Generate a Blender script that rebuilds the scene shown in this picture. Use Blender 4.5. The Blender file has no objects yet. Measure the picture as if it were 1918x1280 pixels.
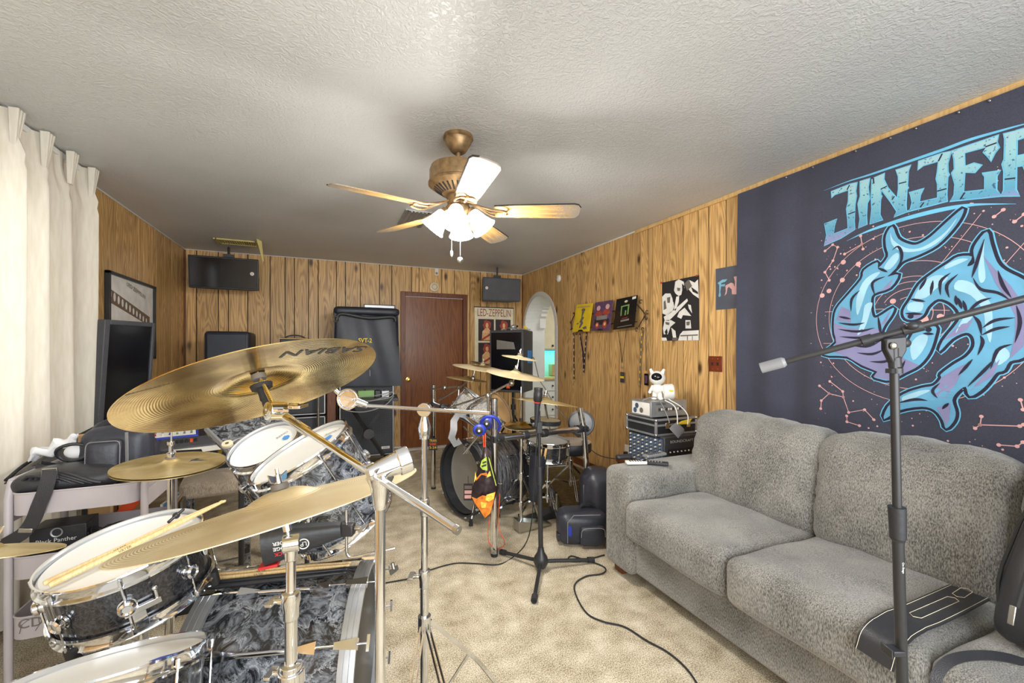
import bpy, bmesh, math, random
from mathutils import Vector, Matrix
from mathutils.geometry import tessellate_polygon
random.seed(7)
SC = bpy.context.scene
COL = SC.collection
V = Vector
PI = math.pi

# ------------------------------------------------------------------ camera
F = 796.0; CX = 959.0; HY = 656.0; H = 1.32
TH = math.atan(344/796.0)
RT = V((math.cos(TH), -math.sin(TH), 0)); FW = V((math.sin(TH), math.cos(TH), 0))
EYE = V((0, 0, H))
cam_data = bpy.data.cameras.new('camera'); cam = bpy.data.objects.new('camera', cam_data)
COL.objects.link(cam); SC.camera = cam
cam.location = EYE; cam.rotation_euler = (PI/2, 0, -TH)
cam_data.sensor_width = 36; cam_data.lens = 36*F/1918
cam_data.shift_y = (HY-640)/1918.0; cam_data.clip_start = 0.02
def P(x, y, d): return EYE + (RT*((x-CX)/F) + FW + V((0, 0, (HY-y)/F)))*d
def ray(x, y): return RT*((x-CX)/F) + FW + V((0, 0, (HY-y)/F))
def onX(x, y, X): r = ray(x, y); return EYE + r*(X/r.x)
def onY(x, y, Y): r = ray(x, y); return EYE + r*(Y/r.y)
def onZ(x, y, Z): r = ray(x, y); return EYE + r*((Z-H)/r.z)

# ------------------------------------------------------------------ world, light, exposure
SC.view_settings.view_transform = 'Standard'; SC.view_settings.look = 'None'
SC.view_settings.gamma = 1; SC.view_settings.use_curve_mapping = False
SC.view_settings.exposure = 0.35
w = bpy.data.worlds.new('world'); SC.world = w; w.use_nodes = True
w.node_tree.nodes['Background'].inputs[0].default_value = (0.80, 0.90, 1.0, 1)
w.node_tree.nodes['Background'].inputs[1].default_value = 1.0
def area(name, loc, direction, sx, sy, power, color):
    l = bpy.data.lights.new(name, 'AREA'); l.shape = 'RECTANGLE'; l.size = sx; l.size_y = sy
    l.energy = power; l.color = color
    o = bpy.data.objects.new(name, l); COL.objects.link(o); o.location = loc
    o.rotation_euler = V(direction).to_track_quat('-Z', 'Y').to_euler(); return o
area('front_fill_panel', (0.5, -1.28, 1.45), (0, 1, -0.05), 3.0, 1.7, 105, (0.93, 0.97, 1.0))  # soft fill added behind the camera, set at the invented window opening
area('daylight_side_window', (-1.62, 2.2, 1.5), (1, 0, -0.1), 1.9, 1.3, 13, (1.0, 0.98, 0.93))
area('kitchen_light', (3.9, 4.9, 2.35), (0, 0, -1), 0.6, 0.6, 16, (1.0, 0.96, 0.9))

def point(name, loc, power, radius=0.05, color=(1.0, 0.965, 0.91)):
    l = bpy.data.lights.new(name, 'POINT'); l.energy = power; l.shadow_soft_size = radius; l.color = color
    o = bpy.data.objects.new(name, l); COL.objects.link(o); o.location = loc; return o

# ------------------------------------------------------------------ node materials
MATS = {}
def newmat(name):
    m = bpy.data.materials.new(name); m.use_nodes = True; MATS[name] = m
    return m, m.node_tree, m.node_tree.nodes['Principled BSDF']
def N(t, kind, **kw):
    n = t.nodes.new(kind)
    for k, v in kw.items():
        if k.startswith('i_'):
            key = k[2:]; key = int(key) if key.isdigit() else key
            n.inputs[key].default_value = v
        else: setattr(n, k, v)
    return n
def ramp(t, stops):
    n = t.nodes.new('ShaderNodeValToRGB'); e = n.color_ramp.elements
    while len(e) < len(stops): e.new(0.5)
    for i, (p, c) in enumerate(stops):
        e[i].position = p; e[i].color = (*c, 1) if len(c) == 3 else c
    return n
def coords(t, scale=(1, 1, 1), use='Object'):
    tc = t.nodes.new('ShaderNodeTexCoord'); mp = t.nodes.new('ShaderNodeMapping')
    mp.inputs['Scale'].default_value = scale; t.links.new(tc.outputs[use], mp.inputs['Vector']); return mp.outputs[0]
def srgb(r, g, b):
    f = lambda c: (c/12.92 if c <= 0.04045 else ((c+0.055)/1.055)**2.4)
    return (f(r/255), f(g/255), f(b/255))
def mat(name, col, rough=0.5, metal=0.0, vary=0.12, nscale=9, bump=0.0, bscale=60, stretch=(1, 1, 1), spec=0.5, coat=0.0, emit=None, estr=0, alpha=1, trans=0):
    """plain surface: base colour with slight procedural mottling and optional fine bump"""
    m, t, b = newmat(name)
    v = coords(t, stretch)
    nz = N(t, 'ShaderNodeTexNoise', i_Scale=nscale, i_Detail=4.0); t.links.new(v, nz.inputs['Vector'])
    lo = tuple(c*(1-vary) for c in col); hi = tuple(min(1, c*(1+vary)) for c in col)
    r = ramp(t, [(0.3, lo), (0.7, hi)]); t.links.new(nz.outputs['Fac'], r.inputs[0]); t.links.new(r.outputs[0], b.inputs['Base Color'])
    b.inputs['Roughness'].default_value = rough; b.inputs['Metallic'].default_value = metal
    b.inputs['Specular IOR Level'].default_value = spec; b.inputs['Coat Weight'].default_value = coat
    if bump:
        n2 = N(t, 'ShaderNodeTexNoise', i_Scale=bscale, i_Detail=3.0); t.links.new(v, n2.inputs['Vector'])
        bp = N(t, 'ShaderNodeBump', i_Strength=bump, i_Distance=0.01); t.links.new(n2.outputs['Fac'], bp.inputs['Height']); t.links.new(bp.outputs[0], b.inputs['Normal'])
    if emit: b.inputs['Emission Color'].default_value = (*emit, 1); b.inputs['Emission Strength'].default_value = estr
    if alpha < 1: b.inputs['Alpha'].default_value = alpha
    if trans: b.inputs['Transmission Weight'].default_value = trans
    return m
def wood(name, light, dark, knots=True, rough=0.42, scl=1.0):
    m, t, b = newmat(name)
    geo = N(t, 'ShaderNodeNewGeometry'); tc = N(t, 'ShaderNodeTexCoord')
    mul = N(t, 'ShaderNodeMath', operation='MULTIPLY', i_1=37.0); t.links.new(geo.outputs['Random Per Island'], mul.inputs[0])
    cmb = N(t, 'ShaderNodeCombineXYZ'); t.links.new(mul.outputs[0], cmb.inputs[0]); t.links.new(mul.outputs[0], cmb.inputs[2])
    add = N(t, 'ShaderNodeVectorMath', operation='ADD'); t.links.new(tc.outputs['Object'], add.inputs[0]); t.links.new(cmb.outputs[0], add.inputs[1])
    mp = N(t, 'ShaderNodeMapping'); mp.inputs['Scale'].default_value = (5*scl, 5*scl, 0.55*scl); t.links.new(add.outputs[0], mp.inputs[0])
    n1 = N(t, 'ShaderNodeTexNoise', i_Scale=1.6, i_Detail=1.5, i_Distortion=0.35); t.links.new(mp.outputs[0], n1.inputs['Vector'])
    m1 = N(t, 'ShaderNodeMath', operation='MULTIPLY', i_1=95.0); t.links.new(n1.outputs['Fac'], m1.inputs[0])
    sn = N(t, 'ShaderNodeMath', operation='SINE'); t.links.new(m1.outputs[0], sn.inputs[0])
    mr = N(t, 'ShaderNodeMapRange'); mr.inputs[1].default_value = -1; t.links.new(sn.outputs[0], mr.inputs[0])
    mp2 = N(t, 'ShaderNodeMapping'); mp2.inputs['Scale'].default_value = (90*scl, 90*scl, 2.5*scl); t.links.new(add.outputs[0], mp2.inputs[0])
    n2 = N(t, 'ShaderNodeTexNoise', i_Scale=1.0, i_Detail=3.0); t.links.new(mp2.outputs[0], n2.inputs['Vector'])
    mx = N(t, 'ShaderNodeMath', operation='MULTIPLY_ADD', i_1=0.28); t.links.new(mr.outputs[0], mx.inputs[0])
    m3 = N(t, 'ShaderNodeMath', operation='MULTIPLY', i_1=0.75); t.links.new(n2.outputs['Fac'], m3.inputs[0]); t.links.new(m3.outputs[0], mx.inputs[2])
    r = ramp(t, [(0.15, dark), (0.62, light)]); t.links.new(mx.outputs[0], r.inputs[0]); out = r.outputs[0]
    # plank to plank tone
    hs = N(t, 'ShaderNodeHueSaturation'); mr2 = N(t, 'ShaderNodeMapRange'); mr2.inputs[3].default_value = 0.84; mr2.inputs[4].default_value = 1.12
    t.links.new(geo.outputs['Random Per Island'], mr2.inputs[0]); t.links.new(mr2.outputs[0], hs.inputs['Value']); t.links.new(out, hs.inputs['Color']); out = hs.outputs[0]
    if knots:
        mp3 = N(t, 'ShaderNodeMapping'); mp3.inputs['Scale'].default_value = (5.5, 5.5, 2.4); t.links.new(add.outputs[0], mp3.inputs[0])
        vo = N(t, 'ShaderNodeTexVoronoi', i_Scale=1.0); t.links.new(mp3.outputs[0], vo.inputs['Vector'])
        rk = ramp(t, [(0.06, (1, 1, 1)), (0.17, (0, 0, 0))]); t.links.new(vo.outputs['Distance'], rk.inputs[0])
        mk = N(t, 'ShaderNodeMix', data_type='RGBA'); mk.inputs[7].default_value = (*[c*0.35 for c in dark], 1)
        t.links.new(rk.outputs[0], mk.inputs[0]); t.links.new(out, mk.inputs[6]); out = mk.outputs[2]
    t.links.new(out, b.inputs['Base Color']); b.inputs['Roughness'].default_value = rough
    bp = N(t, 'ShaderNodeBump', i_Strength=0.12, i_Distance=0.004); t.links.new(n2.outputs['Fac'], bp.inputs['Height']); t.links.new(bp.outputs[0], b.inputs['Normal'])
    return m
wood('wood_panel', srgb(222, 180, 118), srgb(144, 100, 58))
wood('door_wood', srgb(132, 80, 42), srgb(88, 48, 24), knots=False, rough=0.3)
wood('trim_wood', srgb(120, 66, 32), srgb(70, 34, 16), knots=False)
wood('pale_wood', srgb(226, 188, 128), srgb(196, 150, 88), knots=False)
wood('stick_wood', srgb(236, 205, 150), srgb(210, 170, 110), knots=False, scl=3)
mat('groove', (0.012, 0.008, 0.005), 0.9)
# ceiling: textured knock-down plaster, semi gloss
def ceiling_mat():
    m, t, b = newmat('ceiling_plaster'); v = coords(t)
    n1 = N(t, 'ShaderNodeTexNoise', i_Scale=42.0, i_Detail=7.0, i_Distortion=1.6); t.links.new(v, n1.inputs['Vector'])
    r0 = ramp(t, [(0.42, (0, 0, 0)), (0.62, (1, 1, 1))]); t.links.new(n1.outputs['Fac'], r0.inputs[0])
    n2 = N(t, 'ShaderNodeTexNoise', i_Scale=1.3, i_Detail=3.0); t.links.new(v, n2.inputs['Vector'])
    r = ramp(t, [(0.3, (0.55, 0.555, 0.55)), (0.7, (0.63, 0.635, 0.63))]); t.links.new(n2.outputs['Fac'], r.inputs[0]); t.links.new(r.outputs[0], b.inputs['Base Color'])
    bp = N(t, 'ShaderNodeBump', i_Strength=0.36, i_Distance=0.008); t.links.new(r0.outputs[0], bp.inputs['Height']); t.links.new(bp.outputs[0], b.inputs['Normal'])
    b.inputs['Roughness'].default_value = 0.42
ceiling_mat()
def carpet_mat():
    m, t, b = newmat('carpet'); v = coords(t)
    n1 = N(t, 'ShaderNodeTexNoise', i_Scale=190.0, i_Detail=3.0); t.links.new(v, n1.inputs['Vector'])
    n2 = N(t, 'ShaderNodeTexNoise', i_Scale=9.0, i_Detail=6.0); t.links.new(v, n2.inputs['Vector'])
    a = N(t, 'ShaderNodeMath', operation='MULTIPLY_ADD', i_1=0.68); t.links.new(n1.outputs['Fac'], a.inputs[0])
    c = N(t, 'ShaderNodeMath', operation='MULTIPLY', i_1=0.32); t.links.new(n2.outputs['Fac'], c.inputs[0]); t.links.new(c.outputs[0], a.inputs[2])
    r = ramp(t, [(0.36, srgb(128, 112, 88)), (0.50, srgb(204, 190, 162)), (0.64, srgb(244, 234, 214))]); t.links.new(a.outputs[0], r.inputs[0]); t.links.new(r.outputs[0], b.inputs['Base Color'])
    bp = N(t, 'ShaderNodeBump', i_Strength=0.7, i_Distance=0.012); t.links.new(n1.outputs['Fac'], bp.inputs['Height']); t.links.new(bp.outputs[0], b.inputs['Normal'])
    b.inputs['Roughness'].default_value = 0.95; b.inputs['Specular IOR Level'].default_value = 0.1
carpet_mat()
def fabric_mat(name, lo, hi, sx=(260, 260, 60), sheen=0.3):
    m, t, b = newmat(name); v = coords(t, sx)
    n1 = N(t, 'ShaderNodeTexNoise', i_Scale=1.0, i_Detail=4.0); t.links.new(v, n1.inputs['Vector'])
    v2 = coords(t, (3, 3, 3)); n2 = N(t, 'ShaderNodeTexNoise', i_Scale=1.5, i_Detail=4.0); t.links.new(v2, n2.inputs['Vector'])
    a = N(t, 'ShaderNodeMath', operation='MULTIPLY_ADD', i_1=0.7); t.links.new(n1.outputs['Fac'], a.inputs[0])
    c = N(t, 'ShaderNodeMath', operation='MULTIPLY', i_1=0.3); t.links.new(n2.outputs['Fac'], c.inputs[0]); t.links.new(c.outputs[0], a.inputs[2])
    r = ramp(t, [(0.36, lo), (0.62, hi)]); t.links.new(a.outputs[0], r.inputs[0]); t.links.new(r.outputs[0], b.inputs['Base Color'])
    bp = N(t, 'ShaderNodeBump', i_Strength=0.35, i_Distance=0.004); t.links.new(n1.outputs['Fac'], bp.inputs['Height']); t.links.new(bp.outputs[0], b.inputs['Normal'])
    b.inputs['Roughness'].default_value = 0.9; b.inputs['Sheen Weight'].default_value = sheen; b.inputs['Specular IOR Level'].default_value = 0.2
    return m
fabric_mat('sofa_fabric', srgb(68, 67, 64), srgb(156, 153, 146), (300, 300, 100))
fabric_mat('bench_fabric', srgb(150, 134, 116), srgb(206, 192, 172))
fabric_mat('tapestry_cloth', srgb(62, 63, 76), srgb(76, 77, 92), (300, 300, 300), 0.1)
def curtain_mat():
    m, t, b = newmat('curtain_cloth'); v = coords(t, (30, 30, 4))
    n1 = N(t, 'ShaderNodeTexNoise', i_Scale=2.0, i_Detail=4.0); t.links.new(v, n1.inputs['Vector'])
    r = ramp(t, [(0.3, srgb(222, 214, 198)), (0.7, srgb(234, 228, 214))]); t.links.new(n1.outputs['Fac'], r.inputs[0]); t.links.new(r.outputs[0], b.inputs['Base Color'])
    b.inputs['Roughness'].default_value = 0.85
    tr = N(t, 'ShaderNodeBsdfTranslucent'); t.links.new(r.outputs[0], tr.inputs[0]); mx = N(t, 'ShaderNodeMixShader', i_0=0.22)
    out = t.nodes['Material Output']; t.links.new(b.outputs[0], mx.inputs[1]); t.links.new(tr.outputs[0], mx.inputs[2]); t.links.new(mx.outputs[0], out.inputs[0])
curtain_mat()
def cymbal_mat(name, lo, hi, rough, grooves=0.35, metal=1.0):
    m, t, b = newmat(name)
    tc = N(t, 'ShaderNodeTexCoord'); sx = N(t, 'ShaderNodeSeparateXYZ'); t.links.new(tc.outputs['Object'], sx.inputs[0])
    cx = N(t, 'ShaderNodeCombineXYZ'); t.links.new(sx.outputs[0], cx.inputs[0]); t.links.new(sx.outputs[1], cx.inputs[1])
    ln = N(t, 'ShaderNodeVectorMath', operation='LENGTH'); t.links.new(cx.outputs[0], ln.inputs[0])
    ml = N(t, 'ShaderNodeMath', operation='MULTIPLY', i_1=1300.0); t.links.new(ln.outputs['Value'], ml.inputs[0])
    sn = N(t, 'ShaderNodeMath', operation='SINE'); t.links.new(ml.outputs[0], sn.inputs[0])
    nz = N(t, 'ShaderNodeTexNoise', i_Scale=9.0, i_Detail=4.0, i_Distortion=0.6); t.links.new(tc.outputs['Object'], nz.inputs['Vector'])
    r = ramp(t, [(0.35, lo), (0.65, hi)]); t.links.new(nz.outputs['Fac'], r.inputs[0]); t.links.new(r.outputs[0], b.inputs['Base Color'])
    bp = N(t, 'ShaderNodeBump', i_Strength=grooves, i_Distance=0.0006); t.links.new(sn.outputs[0], bp.inputs['Height']); t.links.new(bp.outputs[0], b.inputs['Normal'])
    b.inputs['Metallic'].default_value = metal; b.inputs['Roughness'].default_value = rough
cymbal_mat('cymbal_brass', srgb(168, 134, 66), srgb(248, 222, 150), 0.15, 0.14)
cymbal_mat('cymbal_cream', srgb(222, 204, 160), srgb(240, 226, 188), 0.42, 0.3, 0.45)
cymbal_mat('cymbal_bronze', srgb(200, 174, 112), srgb(238, 218, 166), 0.38, 0.2, 0.75)
mat('chrome', (0.76, 0.78, 0.82), 0.08, 1.0, vary=0.02)
mat('steel', (0.50, 0.49, 0.46), 0.28, 1.0)
mat('dull_metal', (0.42, 0.42, 0.42), 0.4, 0.9)
mat('black_metal', (0.03, 0.03, 0.032), 0.38, 0.2)
mat('black_plastic', (0.022, 0.023, 0.027), 0.42, bump=0.1)
mat('soft_black', (0.030, 0.032, 0.044), 0.42, bump=0.15, bscale=40)
mat('grey_black', (0.065, 0.067, 0.075), 0.55, bump=0.3, bscale=120)
mat('navy_cloth', (0.018, 0.021, 0.034), 0.48, bump=0.15, bscale=10)
mat('black_leather', (0.028, 0.028, 0.032), 0.33, bump=0.2, bscale=420)
mat('rubber', (0.02, 0.02, 0.02), 0.8)
mat('drumhead', srgb(232, 232, 228), 0.42, vary=0.03, nscale=4)
mat('drumhead_hazy', srgb(150, 146, 138), 0.3, vary=0.05)
mat('white_plastic', srgb(235, 233, 226), 0.4, vary=0.04)
mat('white_paint', srgb(226, 226, 222), 0.5, vary=0.03)
mat('cream', srgb(224, 212, 180), 0.5, vary=0.05)
mat('white_cloth', srgb(238, 238, 240), 0.7, vary=0.05)
mat('brass', srgb(226, 184, 92), 0.25, 1.0)
mat('antique', srgb(150, 122, 86), 0.42, 0.6, vary=0.35, nscale=30)
mat('orange', srgb(238, 84, 34), 0.5)
mat('red', srgb(190, 40, 40), 0.5)
mat('blue', srgb(44, 60, 170), 0.35)
mat('skyblue', srgb(70, 140, 205), 0.5)
mat('yellow', srgb(240, 205, 50), 0.6)
mat('paper_yellow', srgb(232, 200, 40), 0.6, vary=0.1)
mat('vent_yellow', srgb(206, 190, 122), 0.5)
mat('green', srgb(120, 160, 90), 0.5)
mat('grey_cart', srgb(186, 178, 180), 0.45, vary=0.05)
mat('grey', srgb(128, 128, 130), 0.5)
mat('dark_grey', srgb(62, 62, 66), 0.5)
mat('silver', srgb(176, 178, 180), 0.35, 0.6)
mat('pink', srgb(222, 172, 168), 0.8, vary=0.05)
mat('tan', srgb(196, 160, 112), 0.7)
mat('switch_brown', srgb(120, 52, 30), 0.35)
mat('ink', (0.02, 0.018, 0.02), 0.6)
mat('ink_grey', (0.16, 0.14, 0.12), 0.6)
mat('paper', srgb(236, 226, 196), 0.7)
mat('paper_white', srgb(236, 234, 228), 0.7)
mat('photo_dark', srgb(52, 38, 44), 0.5)
mat('photo_red', srgb(168, 70, 52), 0.6, vary=0.3, nscale=30)
mat('photo_skin', srgb(230, 180, 130), 0.6, vary=0.2, nscale=30)
mat('ink_red', srgb(160, 36, 44), 0.6)
mat('purple', srgb(96, 70, 100), 0.6, vary=0.3, nscale=40)
mat('light_blue_paper', srgb(126, 186, 206), 0.7)
mat('dark_paper', srgb(84, 88, 100), 0.7)
mat('sepia', srgb(206, 190, 168), 0.5)
mat('sepia_dark', srgb(120, 100, 84), 0.5)
mat('shark_blue', srgb(104, 170, 204), 0.8, vary=0.15, nscale=6)
mat('shark_light', srgb(168, 212, 230), 0.8, vary=0.1)
mat('shark_lilac', srgb(138, 136, 176), 0.8, vary=0.1)
mat('shark_line', srgb(36, 34, 56), 0.8)
mat('cyan_line', srgb(110, 190, 224), 0.8)
mat('screen', (0.006, 0.006, 0.008), 0.12)
mat('teal_glow', (0.05, 0.6, 0.6), 0.5, emit=(0.05, 0.85, 0.80), estr=1.6)
mat('indicator_orange', srgb(230, 110, 40), 0.4)
def shell_mat(name, lo, hi, scale, stretch, veins=False, rough=0.25):
    m, t, b = newmat(name); v = coords(t, stretch)
    n1 = N(t, 'ShaderNodeTexNoise', i_Scale=scale, i_Detail=8.0, i_Roughness=0.75, i_Distortion=2.0); t.links.new(v, n1.inputs['Vector'])
    r = ramp(t, [(0.44, lo), (0.60, hi)]); t.links.new(n1.outputs['Fac'], r.inputs[0]); out = r.outputs[0]
    if veins:
        vo = N(t, 'ShaderNodeTexVoronoi', feature='DISTANCE_TO_EDGE', i_Scale=scale*0.55); 
        ad = N(t, 'ShaderNodeMix', data_type='VECTOR'); ad.inputs[0].default_value = 0.12; t.links.new(v, ad.inputs[4]); t.links.new(n1.outputs['Color'], ad.inputs[5]); t.links.new(ad.outputs[1], vo.inputs['Vector'])
        rv = ramp(t, [(0.0, (1, 1, 1)), (0.035, (0, 0, 0))]); t.links.new(vo.outputs['Distance'], rv.inputs[0])
        mk = N(t, 'ShaderNodeMix', data_type='RGBA'); mk.inputs[7].default_value = (*srgb(170, 174, 178), 1); t.links.new(rv.outputs[0], mk.inputs[0]); t.links.new(out, mk.inputs[6]); out = mk.outputs[2]
    t.links.new(out, b.inputs['Base Color']); b.inputs['Roughness'].default_value = rough; b.inputs['Coat Weight'].default_value = 0.4
shell_mat('marble_shell', (0.010, 0.011, 0.014), (0.20, 0.215, 0.24), 18, (1, 1, 1), True)
shell_mat('grain_shell', (0.012, 0.012, 0.014), (0.20, 0.20, 0.21), 4, (1.5, 1.5, 22))
shell_mat('carbon_shell', (0.012, 0.012, 0.014), (0.05, 0.05, 0.055), 60, (1, 1, 1), rough=0.15)
shell_mat('silver_shell', (0.18, 0.17, 0.16), (0.62, 0.60, 0.55), 8, (2, 9, 9))
def logo_mat():
    m, t, b = newmat('logo_print'); tc = N(t, 'ShaderNodeTexCoord'); sx = N(t, 'ShaderNodeSeparateXYZ'); t.links.new(tc.outputs['Object'], sx.inputs[0])
    mr = N(t, 'ShaderNodeMapRange'); mr.inputs[1].default_value = LOGO_Z[0]; mr.inputs[2].default_value = LOGO_Z[1]; t.links.new(sx.outputs[2], mr.inputs[0])
    r = ramp(t, [(0.0, srgb(150, 146, 190)), (0.22, srgb(140, 150, 190)), (0.34, srgb(90, 160, 190)), (0.8, srgb(150, 200, 206)), (1, srgb(160, 200, 208))]); t.links.new(mr.outputs[0], r.inputs[0])
    nz = N(t, 'ShaderNodeTexNoise', i_Scale=70.0, i_Detail=3.0); t.links.new(tc.outputs['Object'], nz.inputs['Vector'])
    rk = ramp(t, [(0.60, (0, 0, 0)), (0.66, (1, 1, 1))]); t.links.new(nz.outputs['Fac'], rk.inputs[0])
    mk = N(t, 'ShaderNodeMix', data_type='RGBA'); mk.inputs[7].default_value = (*srgb(60, 100, 130), 1); t.links.new(rk.outputs[0], mk.inputs[0]); t.links.new(r.outputs[0], mk.inputs[6])
    t.links.new(mk.outputs[2], b.inputs['Base Color']); b.inputs['Roughness'].default_value = 0.8
LOGO_Z = (1.16, 1.50)   # height of the lettering above the tapestry's lower edge

# ------------------------------------------------------------------ mesh builder
def frame(n, up=(0, 0, 1)):
    """orthonormal matrix whose z is n"""
    z = V(n).normalized(); x = V(up).cross(z)
    if x.length < 1e-4: x = V((1, 0, 0)).cross(z) if abs(z.x) < .9 else V((0, 1, 0)).cross(z)
    x.normalize(); y = z.cross(x)
    return Matrix((x, y, z)).transposed()
def TM(loc, rot=None):
    m = (rot.to_4x4() if rot is not None else Matrix.Identity(4)); m = m.copy(); m.translation = V(loc); return m
def Rz(a): return Matrix.Rotation(a, 3, 'Z')
WORLD = {}
class MB:
    def __init__(s, *mats): s.v = []; s.f = []; s.m = []; s.mats = list(mats); s.mi = 0
    def use(s, name):
        if name not in s.mats: s.mats.append(name)
        s.mi = s.mats.index(name); return s
    def add(s, vs, fs):
        o = len(s.v); s.v += [V(p) for p in vs]; s.f += [tuple(i+o for i in f) for f in fs]; s.m += [s.mi]*len(fs); return s
    def box(s, c, size, rot=None, taper=1.0):
        a, b, h = size[0]/2, size[1]/2, size[2]/2; r = rot or Matrix.Identity(3); c = V(c); vs = []
        for z, k in ((-h, 1), (h, taper)):
            for x, y in ((-a, -b), (a, -b), (a, b), (-a, b)): vs.append(c + r @ V((x*k, y*k, z)))
        return s.add(vs, [(3, 2, 1, 0), (4, 5, 6, 7), (0, 1, 5, 4), (1, 2, 6, 5), (2, 3, 7, 6), (3, 0, 4, 7)])
    def hexa(s, pts):  # 8 points: bottom 4 then top 4
        return s.add(pts, [(3, 2, 1, 0), (4, 5, 6, 7), (0, 1, 5, 4), (1, 2, 6, 5), (2, 3, 7, 6), (3, 0, 4, 7)])
    def bar(s, p0, p1, w, h, up=(0, 0, 1)):
        p0, p1 = V(p0), V(p1); d = p1-p0; M = frame(d, up)
        return s.box((p0+p1)/2, (w, h, d.length), M)
    def cyl(s, p0, p1, r0, r1=None, n=16, cap=True):
        p0, p1 = V(p0), V(p1); r1 = r0 if r1 is None else r1; M = frame(p1-p0); vs = []
        for p, r in ((p0, r0), (p1, r1)):
            for i in range(n): a = 2*PI*i/n; vs.append(p + M @ V((r*math.cos(a), r*math.sin(a), 0)))
        fs = [(i, (i+1) % n, n+(i+1) % n, n+i) for i in range(n)]
        if cap: fs += [tuple(reversed(range(n))), tuple(range(n, 2*n))]
        return s.add(vs, fs)
    def lathe(s, prof, o=(0, 0, 0), axis=(0, 0, 1), n=48, a0=0, a1=2*PI):
        M = frame(axis) if tuple(axis) != (0, 0, 1) else Matrix.Identity(3); o = V(o); vs = []; k = len(prof); full = abs(a1-a0-2*PI) < 1e-6
        m = n if full else n+1
        for i in range(m):
            a = a0+(a1-a0)*i/n
            for r, z in prof: vs.append(o + M @ V((r*math.cos(a), r*math.sin(a), z)))
        fs = []
        for i in range(n):
            j = (i+1) % m
            for q in range(k-1): fs.append((i*k+q, j*k+q, j*k+q+1, i*k+q+1))
        return s.add(vs, fs)
    def tube(s, pts, r, n=8, closed=False, cap=True):
        pts = [V(p) for p in pts]; k = len(pts); rs = r if isinstance(r, (list, tuple)) else [r]*k; vs = []
        t0 = (pts[1]-pts[0]).normalized(); x = frame(t0) @ V((1, 0, 0))
        for i, p in enumerate(pts):
            if closed: t = pts[(i+1) % k]-pts[i-1]
            else: t = pts[min(i+1, k-1)]-pts[max(i-1, 0)]
            t.normalize(); x = (x - t*x.dot(t)).normalized(); y = t.cross(x)
            for j in range(n): a = 2*PI*j/n; vs.append(p + (x*math.cos(a)+y*math.sin(a))*rs[i])
        fs = []
        for i in range(k if closed else k-1):
            i2 = (i+1) % k
            for j in range(n): fs.append((i*n+j, i*n+(j+1) % n, i2*n+(j+1) % n, i2*n+j))
        if not closed and cap: fs += [tuple(reversed(range(n))), tuple(range((k-1)*n, k*n))]
        return s.add(vs, fs)
    def ribbon(s, pts, w, nrm, th=0.002):
        """flat strap through 3d points; nrm = facing vector or list"""
        pts = [V(p) for p in pts]; k = len(pts); vs = []
        for i, p in enumerate(pts):
            t = (pts[min(i+1, k-1)]-pts[max(i-1, 0)]).normalized(); nn = V(nrm[i]) if isinstance(nrm, list) else V(nrm)
            sd = t.cross(nn).normalized(); up = sd.cross(t).normalized(); wi = w[i] if isinstance(w, list) else w
            for a, b in ((-1, -1), (1, -1), (1, 1), (-1, 1)): vs.append(p + sd*a*wi/2 + up*b*th/2)
        fs = [(3, 2, 1, 0), ((k-1)*4, (k-1)*4+1, (k-1)*4+2, (k-1)*4+3)]
        for i in range(k-1):
            for j in range(4): fs.append((i*4+j, i*4+(j+1) % 4, i*4+4+(j+1) % 4, i*4+4+j))
        return s.add(vs, fs)
    def prism(s, poly, o, ux, uy, depth):
        """2d polygon at o in plane ux,uy, extruded by depth along ux x uy"""
        o, ux, uy = V(o), V(ux), V(uy); n = ux.cross(uy).normalized(); k = len(poly)
        vs = [o+ux*x+uy*y for x, y in poly] + [o+ux*x+uy*y+n*depth for x, y in poly]
        return s.add(vs, [tuple(reversed(range(k))), tuple(range(k, 2*k))] + [(i, (i+1) % k, k+(i+1) % k, k+i) for i in range(k)])
    def sphere(s, c, r, sc=(1, 1, 1), rot=None, n=16, m=10):
        c = V(c); R_ = rot or Matrix.Identity(3); vs = [c + R_ @ V((0, 0, -r*sc[2]))]; fs = []
        for i in range(1, m):
            f = -PI/2+PI*i/m
            for j in range(n): a = 2*PI*j/n; vs.append(c + R_ @ V((r*sc[0]*math.cos(f)*math.cos(a), r*sc[1]*math.cos(f)*math.sin(a), r*sc[2]*math.sin(f))))
        vs.append(c + R_ @ V((0, 0, r*sc[2])))
        for j in range(n): fs.append((0, 1+(j+1) % n, 1+j)); fs.append((len(vs)-1, 1+(m-2)*n+j, 1+(m-2)*n+(j+1) % n))
        for i in range(m-2):
            for j in range(n): fs.append((1+i*n+j, 1+i*n+(j+1) % n, 1+(i+1)*n+(j+1) % n, 1+(i+1)*n+j))
        return s.add(vs, fs)
    def grid(s, fn, nu, nv, th=0.0, nrm=None):
        vs = [V(fn(i/nu, j/nv)) for i in range(nu+1) for j in range(nv+1)]; k = nv+1
        fs = [(i*k+j, (i+1)*k+j, (i+1)*k+j+1, i*k+j+1) for i in range(nu) for j in range(nv)]
        if th:
            nn = V(nrm)*th; o = len(vs); vs += [p-nn for p in vs]; fs2 = [tuple(reversed([a+o for a in f])) for f in fs]
            e = [i*k for i in range(nu+1)]+[nu*k+j for j in range(1, nv+1)]+[i*k+nv for i in range(nu-1, -1, -1)]+[j for j in range(nv-1, 0, -1)]
            fs3 = [(e[i], e[i]+o, e[(i+1) % len(e)]+o, e[(i+1) % len(e)]) for i in range(len(e))]; fs = fs+fs2+fs3
        return s.add(vs, fs)
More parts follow.
